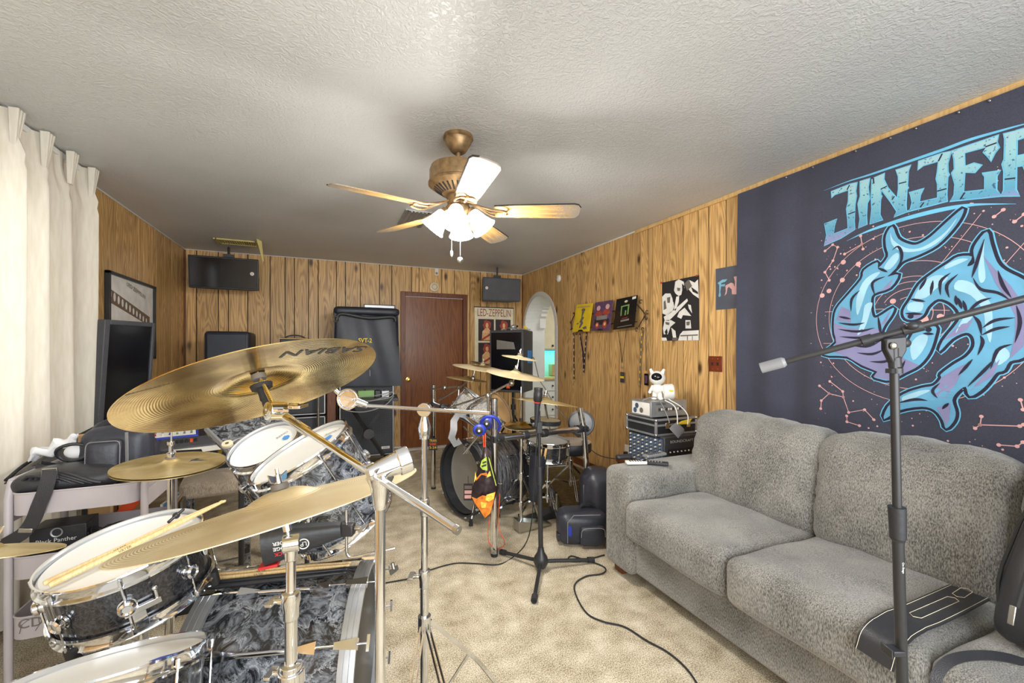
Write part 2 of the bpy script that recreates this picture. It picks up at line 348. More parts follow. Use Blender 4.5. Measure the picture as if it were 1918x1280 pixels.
    def cushion(s, c, size, rnd, puff=(0, 0, 0), rot=None, n=14, fn=None):
        """soft rounded block; puff = outward bulge per axis; fn deforms local point"""
        hx, hy, hz = [q/2 for q in size]; R_ = rot or Matrix.Identity(3); c = V(c)
        idx = {}; vs = []; fs = []
        def vid(p):
            key = tuple(round(q, 5) for q in p)
            if key in idx: return idx[key]
            q = V((p[0]*hx, p[1]*hy, p[2]*hz)); inner = V([max(-(h-rnd), min(h-rnd, a)) for a, h in zip(q, (hx, hy, hz))]); d = q-inner
            if d.length > 1e-9: q = inner + d.normalized()*rnd
            x, y, z = p
            q += V((puff[0]*x*(1-y*y)*(1-z*z), puff[1]*y*(1-x*x)*(1-z*z), puff[2]*z*(1-x*x)*(1-y*y)))
            if fn: q = fn(q, p)
            idx[key] = len(vs); vs.append(c + R_ @ q); return idx[key]
        def w(t):  # denser samples near the edges
            return math.sin(t*PI/2)*0.5 + t*0.5
        for ax in range(3):
            for sg in (-1, 1):
                for i in range(n):
                    for j in range(n):
                        q = []
                        for (a, b) in ((i, j), (i+1, j), (i+1, j+1), (i, j+1)):
                            u, v = w(-1+2*a/n), w(-1+2*b/n); p = [0, 0, 0]; p[ax] = sg; p[(ax+1) % 3] = u; p[(ax+2) % 3] = v; q.append(vid(p))
                        fs.append(tuple(q) if sg > 0 else tuple(reversed(q)))
        return s.add(vs, fs)
    def text(s, body, size, o, ux, uy, th=0.001, bold=0.0, width=None):
        cu = bpy.data.curves.new('t', 'FONT'); cu.body = body; cu.size = 1; cu.align_x = 'CENTER'; cu.align_y = 'CENTER'; cu.offset = bold; cu.resolution_u = 3
        ob = bpy.data.objects.new('t', cu); me = bpy.data.meshes.new_from_object(ob)
        pts = [v.co for v in me.vertices]
        if not pts: return s
        mnx = min(p.x for p in pts); mxx = max(p.x for p in pts); mny = min(p.y for p in pts); mxy = max(p.y for p in pts)
        ux, uy, o = V(ux), V(uy), V(o); k = size/(mxy-mny); kx = (width/(mxx-mnx)) if width else k; nn = ux.cross(uy).normalized()*th
        s.add([o + ux*(p.x-(mnx+mxx)/2)*kx + uy*(p.y-(mny+mxy)/2)*k + nn for p in pts], [tuple(f.vertices) for f in me.polygons])
        bpy.data.objects.remove(ob); bpy.data.curves.remove(cu); bpy.data.meshes.remove(me); return s
    def build(s, name, matname=None, parent=None, local=False, bevel=0, subsurf=0, smooth=40, M=None, seg=2):
        """one mesh object. world verts unless local; top-level ones get their origin at their base"""
        mats = s.mats or [matname]
        if matname and matname not in mats: mats = [matname]+mats
        if parent is not None:
            if not local: inv = WORLD[parent.name].inverted(); vs = [inv @ p for p in s.v]
            else: vs = s.v
        elif M is not None: vs = s.v
        else:
            xs = [p.x for p in s.v]; ys = [p.y for p in s.v]; zs = [p.z for p in s.v]
            c = V(((min(xs)+max(xs))/2, (min(ys)+max(ys))/2, min(zs)))
            vs = [p-c for p in s.v]; M = TM(c)
        me = bpy.data.meshes.new(name); me.from_pydata([tuple(p) for p in vs], [], s.f)
        for q in mats: me.materials.append(MATS[q])
        if len(mats) > 1:
            off = 0 if s.mats else 0
            for i, f in enumerate(me.polygons): f.material_index = s.m[i]
        me.validate(); me.update()
        if smooth:
            me.polygons.foreach_set('use_smooth', [True]*len(me.polygons)); me.set_sharp_from_angle(angle=math.radians(smooth))
        o = bpy.data.objects.new(name, me); COL.objects.link(o)
        if parent is not None: o.parent = parent; WORLD[o.name] = WORLD[parent.name]
        else: o.matrix_basis = M; WORLD[o.name] = M.copy()
        if bevel:
            b = o.modifiers.new('bevel', 'BEVEL'); b.width = bevel; b.segments = seg; b.limit_method = 'ANGLE'; b.angle_limit = math.radians(35); b.harden_normals = False
        if subsurf: q = o.modifiers.new('sub', 'SUBSURF'); q.levels = subsurf; q.render_levels = subsurf
        return o
def tag(o, label, cat=None, group=None):
    o['label'] = label
    if cat: o['category'] = cat
    if group: o['group'] = group
    return o
def thing(name, label, cat, loc=(0, 0, 0), rot=None, group=None, M=None):
    o = bpy.data.objects.new(name, None); COL.objects.link(o); o.empty_display_size = 0.05
    o.matrix_basis = M if M is not None else TM(loc, rot); WORLD[o.name] = o.matrix_basis.copy(); return tag(o, label, cat, group)
def struct(o): o['kind'] = 'structure'; return o
def lerp(a, b, t): return a+(b-a)*t
def bez(p0, p1, p2, p3, n=12):
    p0, p1, p2, p3 = map(V, (p0, p1, p2, p3)); return [p0*(1-t)**3+p1*3*t*(1-t)**2+p2*3*t*t*(1-t)+p3*t**3 for t in [i/n for i in range(n+1)]]
def spline(pts, n=6):
    pts = [V(p) for p in pts]; out = []
    q = [pts[0]*2-pts[1]]+pts+[pts[-1]*2-pts[-2]]
    for i in range(1, len(q)-2):
        for k in range(n):
            t = k/n; a, b, c, d = q[i-1], q[i], q[i+1], q[i+2]
            out.append(0.5*((b*2)+(c-a)*t+(a*2-b*5+c*4-d)*t*t+(b*3-a-c*3+d)*t**3))
    return out+[pts[-1]]

# ================================================================== the room
XL, XR, YB, YF, ZC = -1.46, 2.65, 5.74, -1.3, 2.44
logo_mat()
def glass_mat():
    m, t, b = newmat('window_glass'); tr = N(t, 'ShaderNodeBsdfTransparent'); mx = N(t, 'ShaderNodeMixShader', i_0=0.08)
    b.inputs['Roughness'].default_value = 0.05; t.links.new(tr.outputs[0], mx.inputs[1]); t.links.new(b.outputs[0], mx.inputs[2]); t.links.new(mx.outputs[0], t.nodes['Material Output'].inputs[0])
glass_mat()
def holed(mb, a0, a1, hole, mk):
    """backing slabs around a rectangular hole (h0,h1,z0,z1); mk(a0,a1,z0,z1) adds one slab"""
    if not hole: mk(a0, a1, 0, ZC); return
    h0, h1, z0, z1 = hole
    mk(a0, h0, 0, ZC); mk(h1, a1, 0, ZC)
    if z0 > 0: mk(h0, h1, 0, z0)
    if z1 < ZC: mk(h0, h1, z1, ZC)
def planks(mb, edges, place, lower, gap=0.009, d=0.006):
    for a, b in zip(edges[:-1], edges[1:]):
        for (lo, hi, zl) in lower(a+gap/2, b-gap/2):
            k = max(1, int((hi-lo)/0.02)) if callable(zl) else 1
            bot = [(lo+(hi-lo)*i/k, zl(lo+(hi-lo)*i/k) if callable(zl) else zl) for i in range(k+1)]
            place(mb, bot+[(hi, ZC), (lo, ZC)], d)
# back wall
eb = sorted([XL]+[onY(px, 500, YB).x for px in (368, 409, 428, 464, 506, 534, 551.5, 578, 596, 630, 647, 675, 711, 734, 771, 785, 827, 851, 880, 900, 912, 931, 952, 966)]+[XR])
DX0, DX1, DZ = onY(759, 600, YB).x, onY(867, 600, YB).x, 2.035
mb = MB('groove', 'wood_panel')
def mkb(a0, a1, z0, z1): mb.box(((a0+a1)/2, YB+0.056, (z0+z1)/2), (a1-a0, 0.10, z1-z0))
holed(mb, XL-0.1, XR+0.0, (DX0-0.03, DX1+0.03, 0, DZ+0.03), mkb); mb.use('wood_panel')
def lowb(a, b):
    d0, d1 = DX0-0.05, DX1+0.05
    if b < d0 or a > d1: return [(a, b, 0)]
    out = []
    if a < d0: out.append((a, d0, 0))
    out.append((max(a, d0), min(b, d1), DZ+0.05))
    if b > d1: out.append((d1, b, 0))
    return out
planks(mb, eb, lambda m, p, d: m.prism(p, (0, YB+0.006, 0), (1, 0, 0), (0, 0, 1), d), lowb)
struct(mb.build('wall_back', smooth=0))
# right wall with the arch
er = sorted([YF]+[onX(1000+z/4.795, 500, XR).y for z in (30, 80, 160, 212, 252, 330, 375, 447, 553, 627, 682, 765, 828, 953, 1025, 1067, 1155, 1340, 1475, 1570, 1725)]+[2.02-0.2*i for i in range(16)]+[YB])
er = [y for i, y in enumerate(er) if i == 0 or y-er[i-1] > 0.02]
AY0, AY1, AZT = 4.75, 5.66, 2.06; AR = (AY1-AY0)/2; AZS = AZT-AR
def archz(y): return AZS+math.sqrt(max(0, AR*AR-(y-(AY0+AR))**2))
mb = MB('groove', 'wood_panel')
for a0, a1, z0, z1 in ((YF-0.1, AY0-0.03, 0, ZC), (AY1+0.03, YB+0.1, 0, ZC)): mb.box((XR+0.056, (a0+a1)/2, ZC/2), (0.10, a1-a0, ZC))
def lowr(a, b):
    if b <= AY0 or a >= AY1: return [(a, b, 0)]
    out = []
    if a < AY0: out.append((a, AY0, 0))
    out.append((max(a, AY0), min(b, AY1), archz))
    if b > AY1: out.append((AY1, b, 0))
    return out
mb.use('wood_panel')
planks(mb, er, lambda m, p, d: m.prism(p, (XR+0.006, 0, 0), (0, 1, 0), (0, 0, 1), -d), lowr)
struct(mb.build('wall_right', smooth=0))
# arch lining: white plaster reveal with a bead round the opening
mb = MB('white_paint'); pa = [(AY1, 0)]+[(AY0+AR+AR*math.cos(a), AZS+AR*math.sin(a)) for a in [PI*i/24 for i in range(25)]]+[(AY0, 0)]
TW = 0.33
for (y0, z0), (y1, z1) in zip(pa[:-1], pa[1:]):
    c = V((0, AY0+AR, AZS)); 
    def out(y, z, k):
        if z <= AZS: return (y+(k if y > AY0+AR else -k), z)
        v = V((y-AY0-AR, z-AZS)).normalized()*k; return (y+v.x, z+v.y)
    q0, q1 = out(y0, z0, 0.06), out(y1, z1, 0.06)
    x0, x1 = XR-0.006, XR+TW
    mb.hexa([(x0, y0, z0), (x1, y0, z0), (x1, q0[0], q0[1]), (x0, q0[0], q0[1]), (x0, y1, z1), (x1, y1, z1), (x1, q1[0], q1[1]), (x0, q1[0], q1[1])])
struct(mb.build('trim_1', smooth=30))
mb = MB('white_paint'); mb.box((XR+TW-0.05, AY0-1.2, ZC/2), (0.1, 2.3, ZC)); 
mb.box((XR+TW-0.05, (AY1+7.2)/2+0.03, ZC/2), (0.1, 7.2-AY1, ZC))
for i in range(24):
    y0, y1 = AY0+(AY1-AY0)*i/24, AY0+(AY1-AY0)*(i+1)/24; z = min(archz(y0+1e-4), archz(y1-1e-4))+0.03; mb.box((XR+TW-0.05, (y0+y1)/2, (z+ZC)/2), (0.1, y1-y0, ZC-z))
mb.box((4.0, 7.25, ZC/2), (2.2, 0.1, ZC)); mb.box((5.0, 5.3, ZC/2), (0.1, 4.0, ZC)); mb.box((4.0, 3.3, ZC/2), (2.2, 0.1, ZC))
struct(mb.build('wall_kitchen', smooth=0))
# left wall with the window behind the curtain
WY0, WY1, WZ0, WZ1 = 1.25, 3.12, 0.9, 2.15
el = sorted([YF]+[0.0+0.17*i for i in range(-7, 20)]+[onX(z/2.667, 500, XL).y for z in (407, 447, 512, 583, 627, 654, 693, 718, 760, 782, 822, 858, 883, 898, 925)]+[YB])
el = [y for i, y in enumerate(el) if i == 0 or y-el[i-1] > 0.02]
mb = MB('groove', 'wood_panel')
def mkl(a0, a1, z0, z1): mb.box((XL-0.056, (a0+a1)/2, (z0+z1)/2), (0.10, a1-a0, z1-z0))
holed(mb, YF-0.1, YB+0.1, (WY0, WY1, WZ0, WZ1), mkl); mb.use('wood_panel')
def lowl(a, b):
    if b <= WY0 or a >= WY1: return [(a, b, 0)]
    out = []
    if a < WY0: out.append((a, WY0, 0))
    out.append((max(a, WY0), min(b, WY1), WZ1))
    if b > WY1: out.append((WY1, b, 0))
    return out
planks(mb, el, lambda m, p, d: m.prism(p, (XL-0.006, 0, 0), (0, 1, 0), (0, 0, 1), d), lowl)
mb.box((XL-0.003, (WY0+WY1)/2, WZ0/2), (0.006, WY1-WY0, WZ0))
struct(mb.build('wall_left', smooth=0))
mb = MB('white_paint'); yc, zc = (WY0+WY1)/2, (WZ0+WZ1)/2
for z in (WZ0+0.03, WZ1-0.03): mb.box((XL-0.05, yc, z), (0.06, WY1-WY0, 0.06))
for y in (WY0+0.03, yc, WY1-0.03): mb.box((XL-0.05, y, zc), (0.06, 0.06, WZ1-WZ0))
w1 = struct(mb.build('window_1')); MB().box((XL-0.06, yc, zc), (0.006, WY1-WY0-0.06, WZ1-WZ0-0.06)).build('pane', 'window_glass', w1)
# front wall (behind the camera) with a wide opening invented for the fill light
mb = MB('white_paint')
def mkf(a0, a1, z0, z1): mb.box(((a0+a1)/2, YF-0.05, (z0+z1)/2), (a1-a0, 0.10, z1-z0))
holed(mb, XL-0.1, XR+0.1, (-1.0, 2.0, 0.55, 2.3), mkf); struct(mb.build('wall_front', smooth=0))
mb = MB('white_paint')
for z in (0.58, 2.27): mb.box((0.5, YF-0.05, z), (3.0, 0.06, 0.06))
for x in (-0.97, 0.5, 1.97): mb.box((x, YF-0.05, 1.425), (0.06, 0.06, 1.72))
w2 = struct(mb.build('added_window')); MB().box((0.5, YF-0.06, 1.425), (2.9, 0.006, 1.66)).build('pane', 'window_glass', w2)  # unseen window, added only to go with the fill panel
# floor and ceiling
struct(MB('carpet').box((1.75, 2.95, -0.05), (6.6, 8.7, 0.10)).build('floor', smooth=0))
struct(MB('ceiling_plaster').box((1.75, 2.95, ZC+0.05), (6.6, 8.7, 0.10)).build('ceiling', smooth=0))
# trims
def strip(name, p0, p1, w, h, m): struct(MB(m).bar(p0, p1, w, h).build(name, bevel=0.003))
strip('trim_2', (XR-0.008, YF, ZC-0.016), (XR-0.008, 3.2, ZC-0.016), 0.016, 0.032, 'pale_wood')
strip('trim_3', (XR-0.004, 3.2, ZC-0.006), (XR-0.004, YB, ZC-0.006), 0.008, 0.012, 'white_paint')
strip('trim_4', (XL, YB-0.004, ZC-0.006), (XR, YB-0.004, ZC-0.006), 0.012, 0.008, 'white_paint')
strip('trim_5', (XL+0.004, YF, ZC-0.006), (XL+0.004, YB, ZC-0.006), 0.008, 0.012, 'white_paint')
strip('trim_6', (XL+0.008, YB-0.008, 0), (XL+0.008, YB-0.008, ZC-0.012), 0.016, 0.016, 'trim_wood')
strip('trim_7', (XR-0.006, YB-0.006, 0), (XR-0.006, YB-0.006, ZC-0.012), 0.012, 0.012, 'trim_wood')
strip('baseboard_right', (XR-0.008, YF, 0.04), (XR-0.008, AY0, 0.04), 0.016, 0.08, 'trim_wood')
strip('baseboard_back', (XL, YB-0.008, 0.045), (DX0-0.06, YB-0.008, 0.045), 0.09, 0.016, 'white_paint')
strip('baseboard_left', (XL+0.008, YF, 0.04), (XL+0.008, YB, 0.04), 0.016, 0.08, 'trim_wood')
# tiled threshold under the door
mb = MB('white_paint'); 
for i in range(9): mb.box((DX0-0.15+0.12*i, YB-0.05, 0.006), (0.117, 0.09, 0.012))
struct(mb.build('trim_8', bevel=0.002))
# door
dr = struct(thing('door_1', 'dark brown flush wooden door in the back wall', 'door', ((DX0+DX1)/2, YB, 0)))
del dr['category']; del dr['label']
MB('door_wood').box(((DX0+DX1)/2, YB+0.03, DZ/2+0.005), (DX1-DX0-0.006, 0.035, DZ-0.01)).build('door_panel', parent=dr, bevel=0.002)
mb = MB('trim_wood'); fw = 0.062
for x in (DX0-fw/2, DX1+fw/2): mb.box((x, YB-0.008, (DZ+fw)/2), (fw, 0.024, DZ+fw)); mb.box((x+(0.026 if x < DX0 else -0.026), YB+0.02, DZ/2), (0.012, 0.05, DZ))
mb.box(((DX0+DX1)/2, YB-0.008, DZ+fw/2), (DX1-DX0, 0.024, fw)); mb.build('door_frame', parent=dr, bevel=0.004)
k = onY(766, 712, YB-0.05); MB('brass').lathe([(0, 0), (0.031, 0), (0.031, 0.006), (0.012, 0.010), (0.011, 0.03), (0.024, 0.042), (0.027, 0.055), (0.02, 0.068), (0, 0.071)], (k.x, YB+0.012, k.z), (0, -1, 0), 24).build('door_handle', parent=dr)

# kitchen seen through the arch
kc = thing('kitchen_cabinet', 'white kitchen cabinet wall with black knobs, seen through the arched opening', 'cabinet', (3.5, 6.3, 0))
KY = 6.1
MB('white_paint').box((3.66, KY+0.22, 0.42), (1.34, 0.42, 0.84)).box((3.66, KY+0.22, 1.86), (1.34, 0.42, 1.08)).build('body', parent=kc, bevel=0.004)
MB('pale_wood').box((3.66, KY+0.20, 0.86), (1.34, 0.48, 0.04)).build('worktop', parent=kc, bevel=0.005)
for i, (z0, z1) in enumerate(((0.66, 0.82), (0.47, 0.64), (0.26, 0.45), (0.05, 0.24))):
    for j in range(3):
        x0 = 3.02+0.43*j; d = MB('white_paint').box((x0+0.205, KY+0.0, (z0+z1)/2), (0.40, 0.02, z1-z0)).build('drawer', parent=kc, bevel=0.004)
        MB('black_metal').sphere((x0+0.33, KY-0.022, (z0+z1)/2), 0.016).build('knob', parent=d)
for j in range(3):
    x0 = 3.02+0.43*j; d = MB('cream').prism([(0.0, 0), (0.40, 0), (0.40, 0.72)]+[(0.2+0.2*math.cos(a), 0.72+0.2*math.sin(a)) for a in [PI*i/10 for i in range(1, 10)]]+[(0.0, 0.72)], (x0, KY+0.01, 1.34), (1, 0, 0), (0, 0, 1), 0.02).build('door', parent=kc, bevel=0.004)
    MB('black_metal').sphere((x0+0.33, KY-0.022, 1.39), 0.018).build('knob', parent=d)
MB('teal_glow').box((3.66, KY+0.35, 1.30), (1.3, 0.05, 0.02)).box((3.10, KY+0.36, 1.1), (0.06, 0.02, 0.42)).build('light_strip', parent=kc)
MB('white_paint').box((3.66, KY+0.42, 1.09), (1.34, 0.02, 0.44)).build('backsplash', parent=kc)
MB('tan').box((3.5, KY+0.2, 0.985), (0.16, 0.12, 0.2)).build('bread_bin', bevel=0.01); tag(bpy.data.objects['bread_bin'], 'tan bread bin on the kitchen worktop, seen through the arch', 'bin')
lp = bpy.data.lights.new('teal_lamp', 'AREA'); lp.energy = 2.2; lp.color = (0.1, 1, 0.95); lp.size = 0.9; lp.size_y = 0.05; lp.shape = 'RECTANGLE'
lo = bpy.data.objects.new('teal_lamp', lp); COL.objects.link(lo); lo.location = (3.5, KY+0.2, 1.305)

# ================================================================== curtain
cu = thing('curtain', 'long cream pinch-pleated curtain hanging in front of the left window', 'curtain', (-1.36, 2.4, 0))
CY0, CY1, PL = 0.9, 3.40, 0.232
NP = int((CY1-CY0)/PL)
def cfold(y, z):
    ph = (CY1-y)/PL*2*PI; top = 2.42
    soft = 0.5-0.5*math.cos(ph)
    a = 0.062 if z < 2.2 else lerp(0.062, 0.012, min(1, (z-2.2)/0.12))
    x = -1.385 + a*(1-soft**0.7)*1.3 + 0.010*math.sin(ph*2.3+z*1.1) + 0.012*math.sin(y*7+z*0.8)
    pk = (CY1-y)/PL % 1.0; pk = min(pk, 1-pk)
    if z > 2.22: x += 0.030*math.exp(-(pk/0.07)**2)*min(1, (z-2.22)/0.02+0.3)
    if abs(z-2.24) < 0.06 and pk < 0.2: x -= 0.008
    return x
zs = [0.06+(2.42-0.06)*i/60 for i in range(61)]
mb = MB('curtain_cloth'); mb.grid(lambda u, v: (cfold(CY0+(CY1-CY0)*u, lerp(0.06, 2.425, v)), CY0+(CY1-CY0)*u-0.05*(1-v)*0, lerp(0.06, 2.425, v)), 300, 60)
mb.build('cloth', parent=cu, smooth=80)
for i in range(NP+1):
    y = CY1-PL*i
    if y < CY0: break
    m2 = MB('curtain_cloth')
    for s in (-1, 0, 1):
        m2.hexa([(-1.335, y+s*0.012-0.006, 2.25), (-1.318, y+s*0.006-0.005, 2.25), (-1.318, y+s*0.006+0.005, 2.25), (-1.335, y+s*0.012+0.006, 2.25),
                 (-1.335, y+s*0.020-0.009, 2.428), (-1.298, y+s*0.022-0.007, 2.428), (-1.298, y+s*0.022+0.007, 2.428), (-1.335, y+s*0.020+0.009, 2.428)])
    m2.build('pinch_pleat', parent=cu, bevel=0.003)
MB('white_paint').box((-1.385, 2.15, 2.415), (0.03, 2.6, 0.03)).build('track', parent=cu)

# ================================================================== tapestry
TX = XR-0.022
TY0, TY1, TZ0, TZ1 = -0.35, 2.09, 0.72, 2.405
def tfold(y, z):
    t = (TZ1-z)/(TZ1-TZ0); e = 0
    if y > 1.5: e += 0.018*math.sin((y-1.5)*21+0.5*z)*min(1, t*1.5+0.15)*min(1, (y-1.5)/0.2)
    e += 0.006*math.sin(y*9+z*1.3)*t
    e += 0.028*math.exp(-(((z-1.02)-(0.35*(1.3-y)))/0.06)**2)*math.exp(-((y-1.05)/0.3)**2)
    return TX-0.012-abs(0.012)*t-e
def TP(x, y, lay=0, oy=0):   # tracing -> point on the cloth
    p = onX(x, y, TX-0.02); return V((0, p.y, p.z))
def A(pts, oy=180): return [TP(1518+x/4.2675, oy+y/4.2675) for x, y in pts]
tp = thing('tapestry', 'large charcoal cloth tapestry with JINJER lettering and two circling blue sharks', 'tapestry', (TX, 0.9, TZ0))
mb = MB('tapestry_cloth'); mb.grid(lambda u, v: (lambda y, z: (tfold(y, z), y, z))(lerp(TY0, TY1, u), lerp(TZ0, TZ1, v)), 160, 90, 0.003, (-1, 0, 0)); mb.build('cloth', parent=tp, smooth=80)
def cover(mb, poly, lay, cell=0.05):
    """polygon (points with y,z) cut finely and laid on the folds of the cloth"""
    tri = [tuple(V((0, poly[i].y, poly[i].z)) for i in t) for t in tessellate_polygon([[V((p.y, p.z, 0)) for p in poly]])]
    done = []
    while tri:
        a, b, c = tri.pop(); L = [((a-b).length, a, b, c), ((b-c).length, b, c, a), ((c-a).length, c, a, b)]; L.sort(key=lambda q: q[0])
        l, p, q, r = L[-1]
        if l > cell: m = (p+q)/2; tri += [(p, m, r), (m, q, r)]
        else: done.append((a, b, c))
    key = {}; vs = []; n = []
    for t in done:
        ids = []
        for v in t:
            k = (round(v.y, 5), round(v.z, 5))
            if k not in key: key[k] = len(vs); vs.append((tfold(v.y, v.z)-0.0012-0.0008*lay, v.y, v.z))
            ids.append(key[k])
        if len(set(ids)) < 3: continue
        a, b, c = [V(vs[i]) for i in ids]
        n.append(tuple(ids) if (b-a).cross(c-a).x < 0 else tuple(reversed(ids)))
    mb.add(vs, n)
def stroke(mb, pts, w, lay, closed=False, taper=False):
    pts = [V((0, p.y, p.z)) for p in pts]; k = len(pts); L = []; 
    for i, p in enumerate(pts):
        t = (pts[(i+1) % k]-pts[i-1]) if closed else (pts[min(i+1, k-1)]-pts[max(i-1, 0)])
        if t.length < 1e-6: t = V((0, 1, 0))
        t.normalize(); sd = V((0, -t.z, t.y)); ww = w/2*(1 if not taper else max(0.08, math.sin(PI*i/(k-1))))
        L.append((p+sd*ww, p-sd*ww))
    vs = []
    for a, b in L:
        for q in (a, b): vs.append((tfold(q.y, q.z)-0.0012-0.0008*lay, q.y, q.z))
    fs = [(2*i, 2*i+1, 2*((i+1) % k)+1, 2*((i+1) % k)) for i in range(k if closed else k-1)]
    mb.add(vs, fs)
def smooth2(pts, n=5, closed=False):
    k = len(pts); out = []
    for i in range(k if closed else k-1):
        a = pts[i-1] if (closed or i > 0) else pts[0]; b = pts[i]; c = pts[(i+1) % k]; d = pts[(i+2) % k] if (closed or i+2 < k) else pts[-1]
        for j in range(n):
            t = j/n; out.append(0.5*((b*2)+(c-a)*t+(a*2-b*5+c*4-d)*t*t+(b*3-a-c*3+d)*t**3))
    if not closed: out.append(pts[-1])
    return out
LET = [
 [(162,765),(310,706),(368,690),(355,760),(362,800),(350,870),(345,1000),(352,1065),(240,1135),(108,1195),(130,1110),(112,1022),(208,985),(185,1040),(182,1105),(300,1060),(298,980),(288,900),(302,840),(302,748),(190,785),(168,812)],
 [(395,680),(470,658),(455,730),(466,825),(448,860),(443,960),(448,1025),(385,1055),(398,980),(380,860),(398,800)],
 [(490,665),(550,640),(560,720),(556,790),(566,800),(554,830),(550,950),(575,988),(478,1022),(492,900),(486,800)],
 [(508,650),(588,618),(580,668),(612,735),(668,800),(706,850),(755,890),(765,925),(665,965),(692,920),(640,840),(560,735)],
 [(680,592),(800,553),(775,600),(767,720),(776,735),(764,750),(757,870),(764,915),(700,925),(692,850),(705,740),(704,640)],
 [(860,522),(1040,460),(1118,440),(1088,540),(1090,610),(1102,630),(1088,650),(1085,700),(1080,790),(1090,838),(960,872),(760,925),(800,905),(815,850),(803,790),(785,775),(905,740),(872,790),(868,850),(1015,815),(1018,700),(1006,660),(1016,600),(1020,518),(900,552),(858,590)],
 [(1125,440),(1310,378),(1500,312),(1480,370),(1500,412),(1465,455),(1438,520),(1415,475),(1382,445),(1400,402),(1225,452),(1225,560),(1300,538),(1362,552),(1310,608),(1225,612),(1215,768),(1390,750),(1396,640),(1366,620),(1515,598),(1480,640),(1478,750),(1520,796),(1110,838),(1150,790),(1156,700),(1130,610),(1152,580),(1148,500)],
 [(1540,302),(1642,275),(1640,400),(1636,640),(1635,750),(1672,795),(1520,796),(1548,750),(1550,600),(1534,540),(1552,500),(1555,340)],
 [(1642,275),(1840,220),(1900,250),(1900,480),(1840,530),(1642,560),(1642,480),(1790,450),(1830,400),(1830,330),(1790,300),(1642,350)],
 [(1700,545),(1780,530),(1860,740),(1900,780),(1800,795),(1790,760)]]
art = MB('logo_print', 'cyan_line', 'shark_line')
for L in LET:
    q = A(L); art.use('cyan_line'); stroke(art, q, 0.010, 1, True); art.use('logo_print'); cover(art, q, 2)
zz = [p.z for p in A(LET[0])+A(LET[6])]
art.use('cyan_line')
stroke(art, smooth2(A([(105,755),(300,680),(470,628),(815,510),(1060,425),(1260,350),(1480,285),(1707,222),(1900,180)])), 0.014, 1, taper=True)
stroke(art, smooth2(A([(290,1158),(430,1092),(600,1030),(800,968),(1010,915),(1200,880),(1360,865),(1640,862)])), 0.020, 1, taper=True)
art.use('shark_line')
for c in ([(310,710),(290,750)], [(500,655),(505,700)], [(560,745),(610,720)], [(705,700),(765,685)], [(650,830),(670,800)], [(300,945),(355,925)], [(1050,460),(1020,520)], [(1395,405),(1485,372)], [(1010,760),(1085,740)], [(1550,665),(1636,655)], [(1195,825),(1230,770)], [(875,890),(905,850)]): stroke(art, A(c), 0.006, 3)
art.build('lettering', parent=tp, smooth=0)
# orbits, stars and constellations in pale pink
st = MB('pink'); B = lambda pts: A(pts, 380)
cc = B([(800, 885)])[0]
for qx, a0, a1 in ((50, 0, 360), (150, 0, 360), (330, 40, 200), (455, 0, 130), (500, 20, 330), (560, 30, 200), (635, 60, 240), (690, 90, 300)):
    r = abs(B([(qx, 885)])[0].y-cc.y); seg = []
    n = int((a1-a0)/4)
    for i in range(n+1):
        a = math.radians(a0+(a1-a0)*i/n); seg.append(V((0, cc.y+r*math.cos(a), cc.z+r*math.sin(a))))
    seg = [p for p in seg if p.y > TY0+0.02 and p.z > TZ0+0.05]
    if seg: stroke(st, seg, 0.0026, 0)
for a, b in (((950,600),(1360,85)), ((1530,520),(1760,260)), ((0,880),(560,850)), ((0,1125),(190,1125)), ((560,850),(1110,860))): stroke(st, B([a, b]), 0.0024, 0)
def dot(mb, p, r, lay=1): cover(mb, [V((0, p.y+r*math.cos(2*PI*i/10), p.z+r*math.sin(2*PI*i/10))) for i in range(10)], lay, 1)
CON = [([(115,385),(175,335),(215,355),(178,463),(115,555),(150,620)], 380), ([(272,410),(410,330),(420,370)], 380), ([(410,330),(400,265)], 380),
       ([(160,575),(265,655),(270,700),(320,822),(450,800),(515,880)], 580), ([(80,610),(155,672),(270,700)], 580), ([(155,672),(95,728),(92,792)], 580), ([(303,850),(303,897),(400,928)], 580),
       ([(1320,950),(1360,922),(1680,932),(1712,920)], 580), ([(1360,922),(1370,855)], 580), ([(1512,1082),(1660,1093),(1707,1060)], 580), ([(1465,110),(1538,55)], 380), ([(1630,150),(1707,90)], 380), ([(1685,722),(1707,800)], 580)]
for pts, oy in CON:
    q = A(pts, oy); stroke(st, q, 0.0042, 0)
    for p in q: dot(st, p, 0.0075)
rnd = random.Random(3)
for i in range(520):
    a = rnd.uniform(0, 2*PI); r = rnd.gauss(0.47, 0.16); p = V((0, cc.y+r*math.cos(a), cc.z+r*math.sin(a)))
    if p.z > 2.0 and p.y > 0.9: continue
    if TY0+0.03 < p.y < 1.55 and TZ0+0.05 < p.z < TZ1-0.2: dot(st, p, rnd.choice((0.0012, 0.0016, 0.002, 0.0028, 0.0045)), 0.5)
for q in ((95,742),(255,618),(383,490),(148,705),(660,787),(262,475),(870,940),(1035,910)): dot(st, B([q])[0], 0.013 if q != (870, 940) else 0.035)
st.build('star_print', parent=tp, smooth=0)
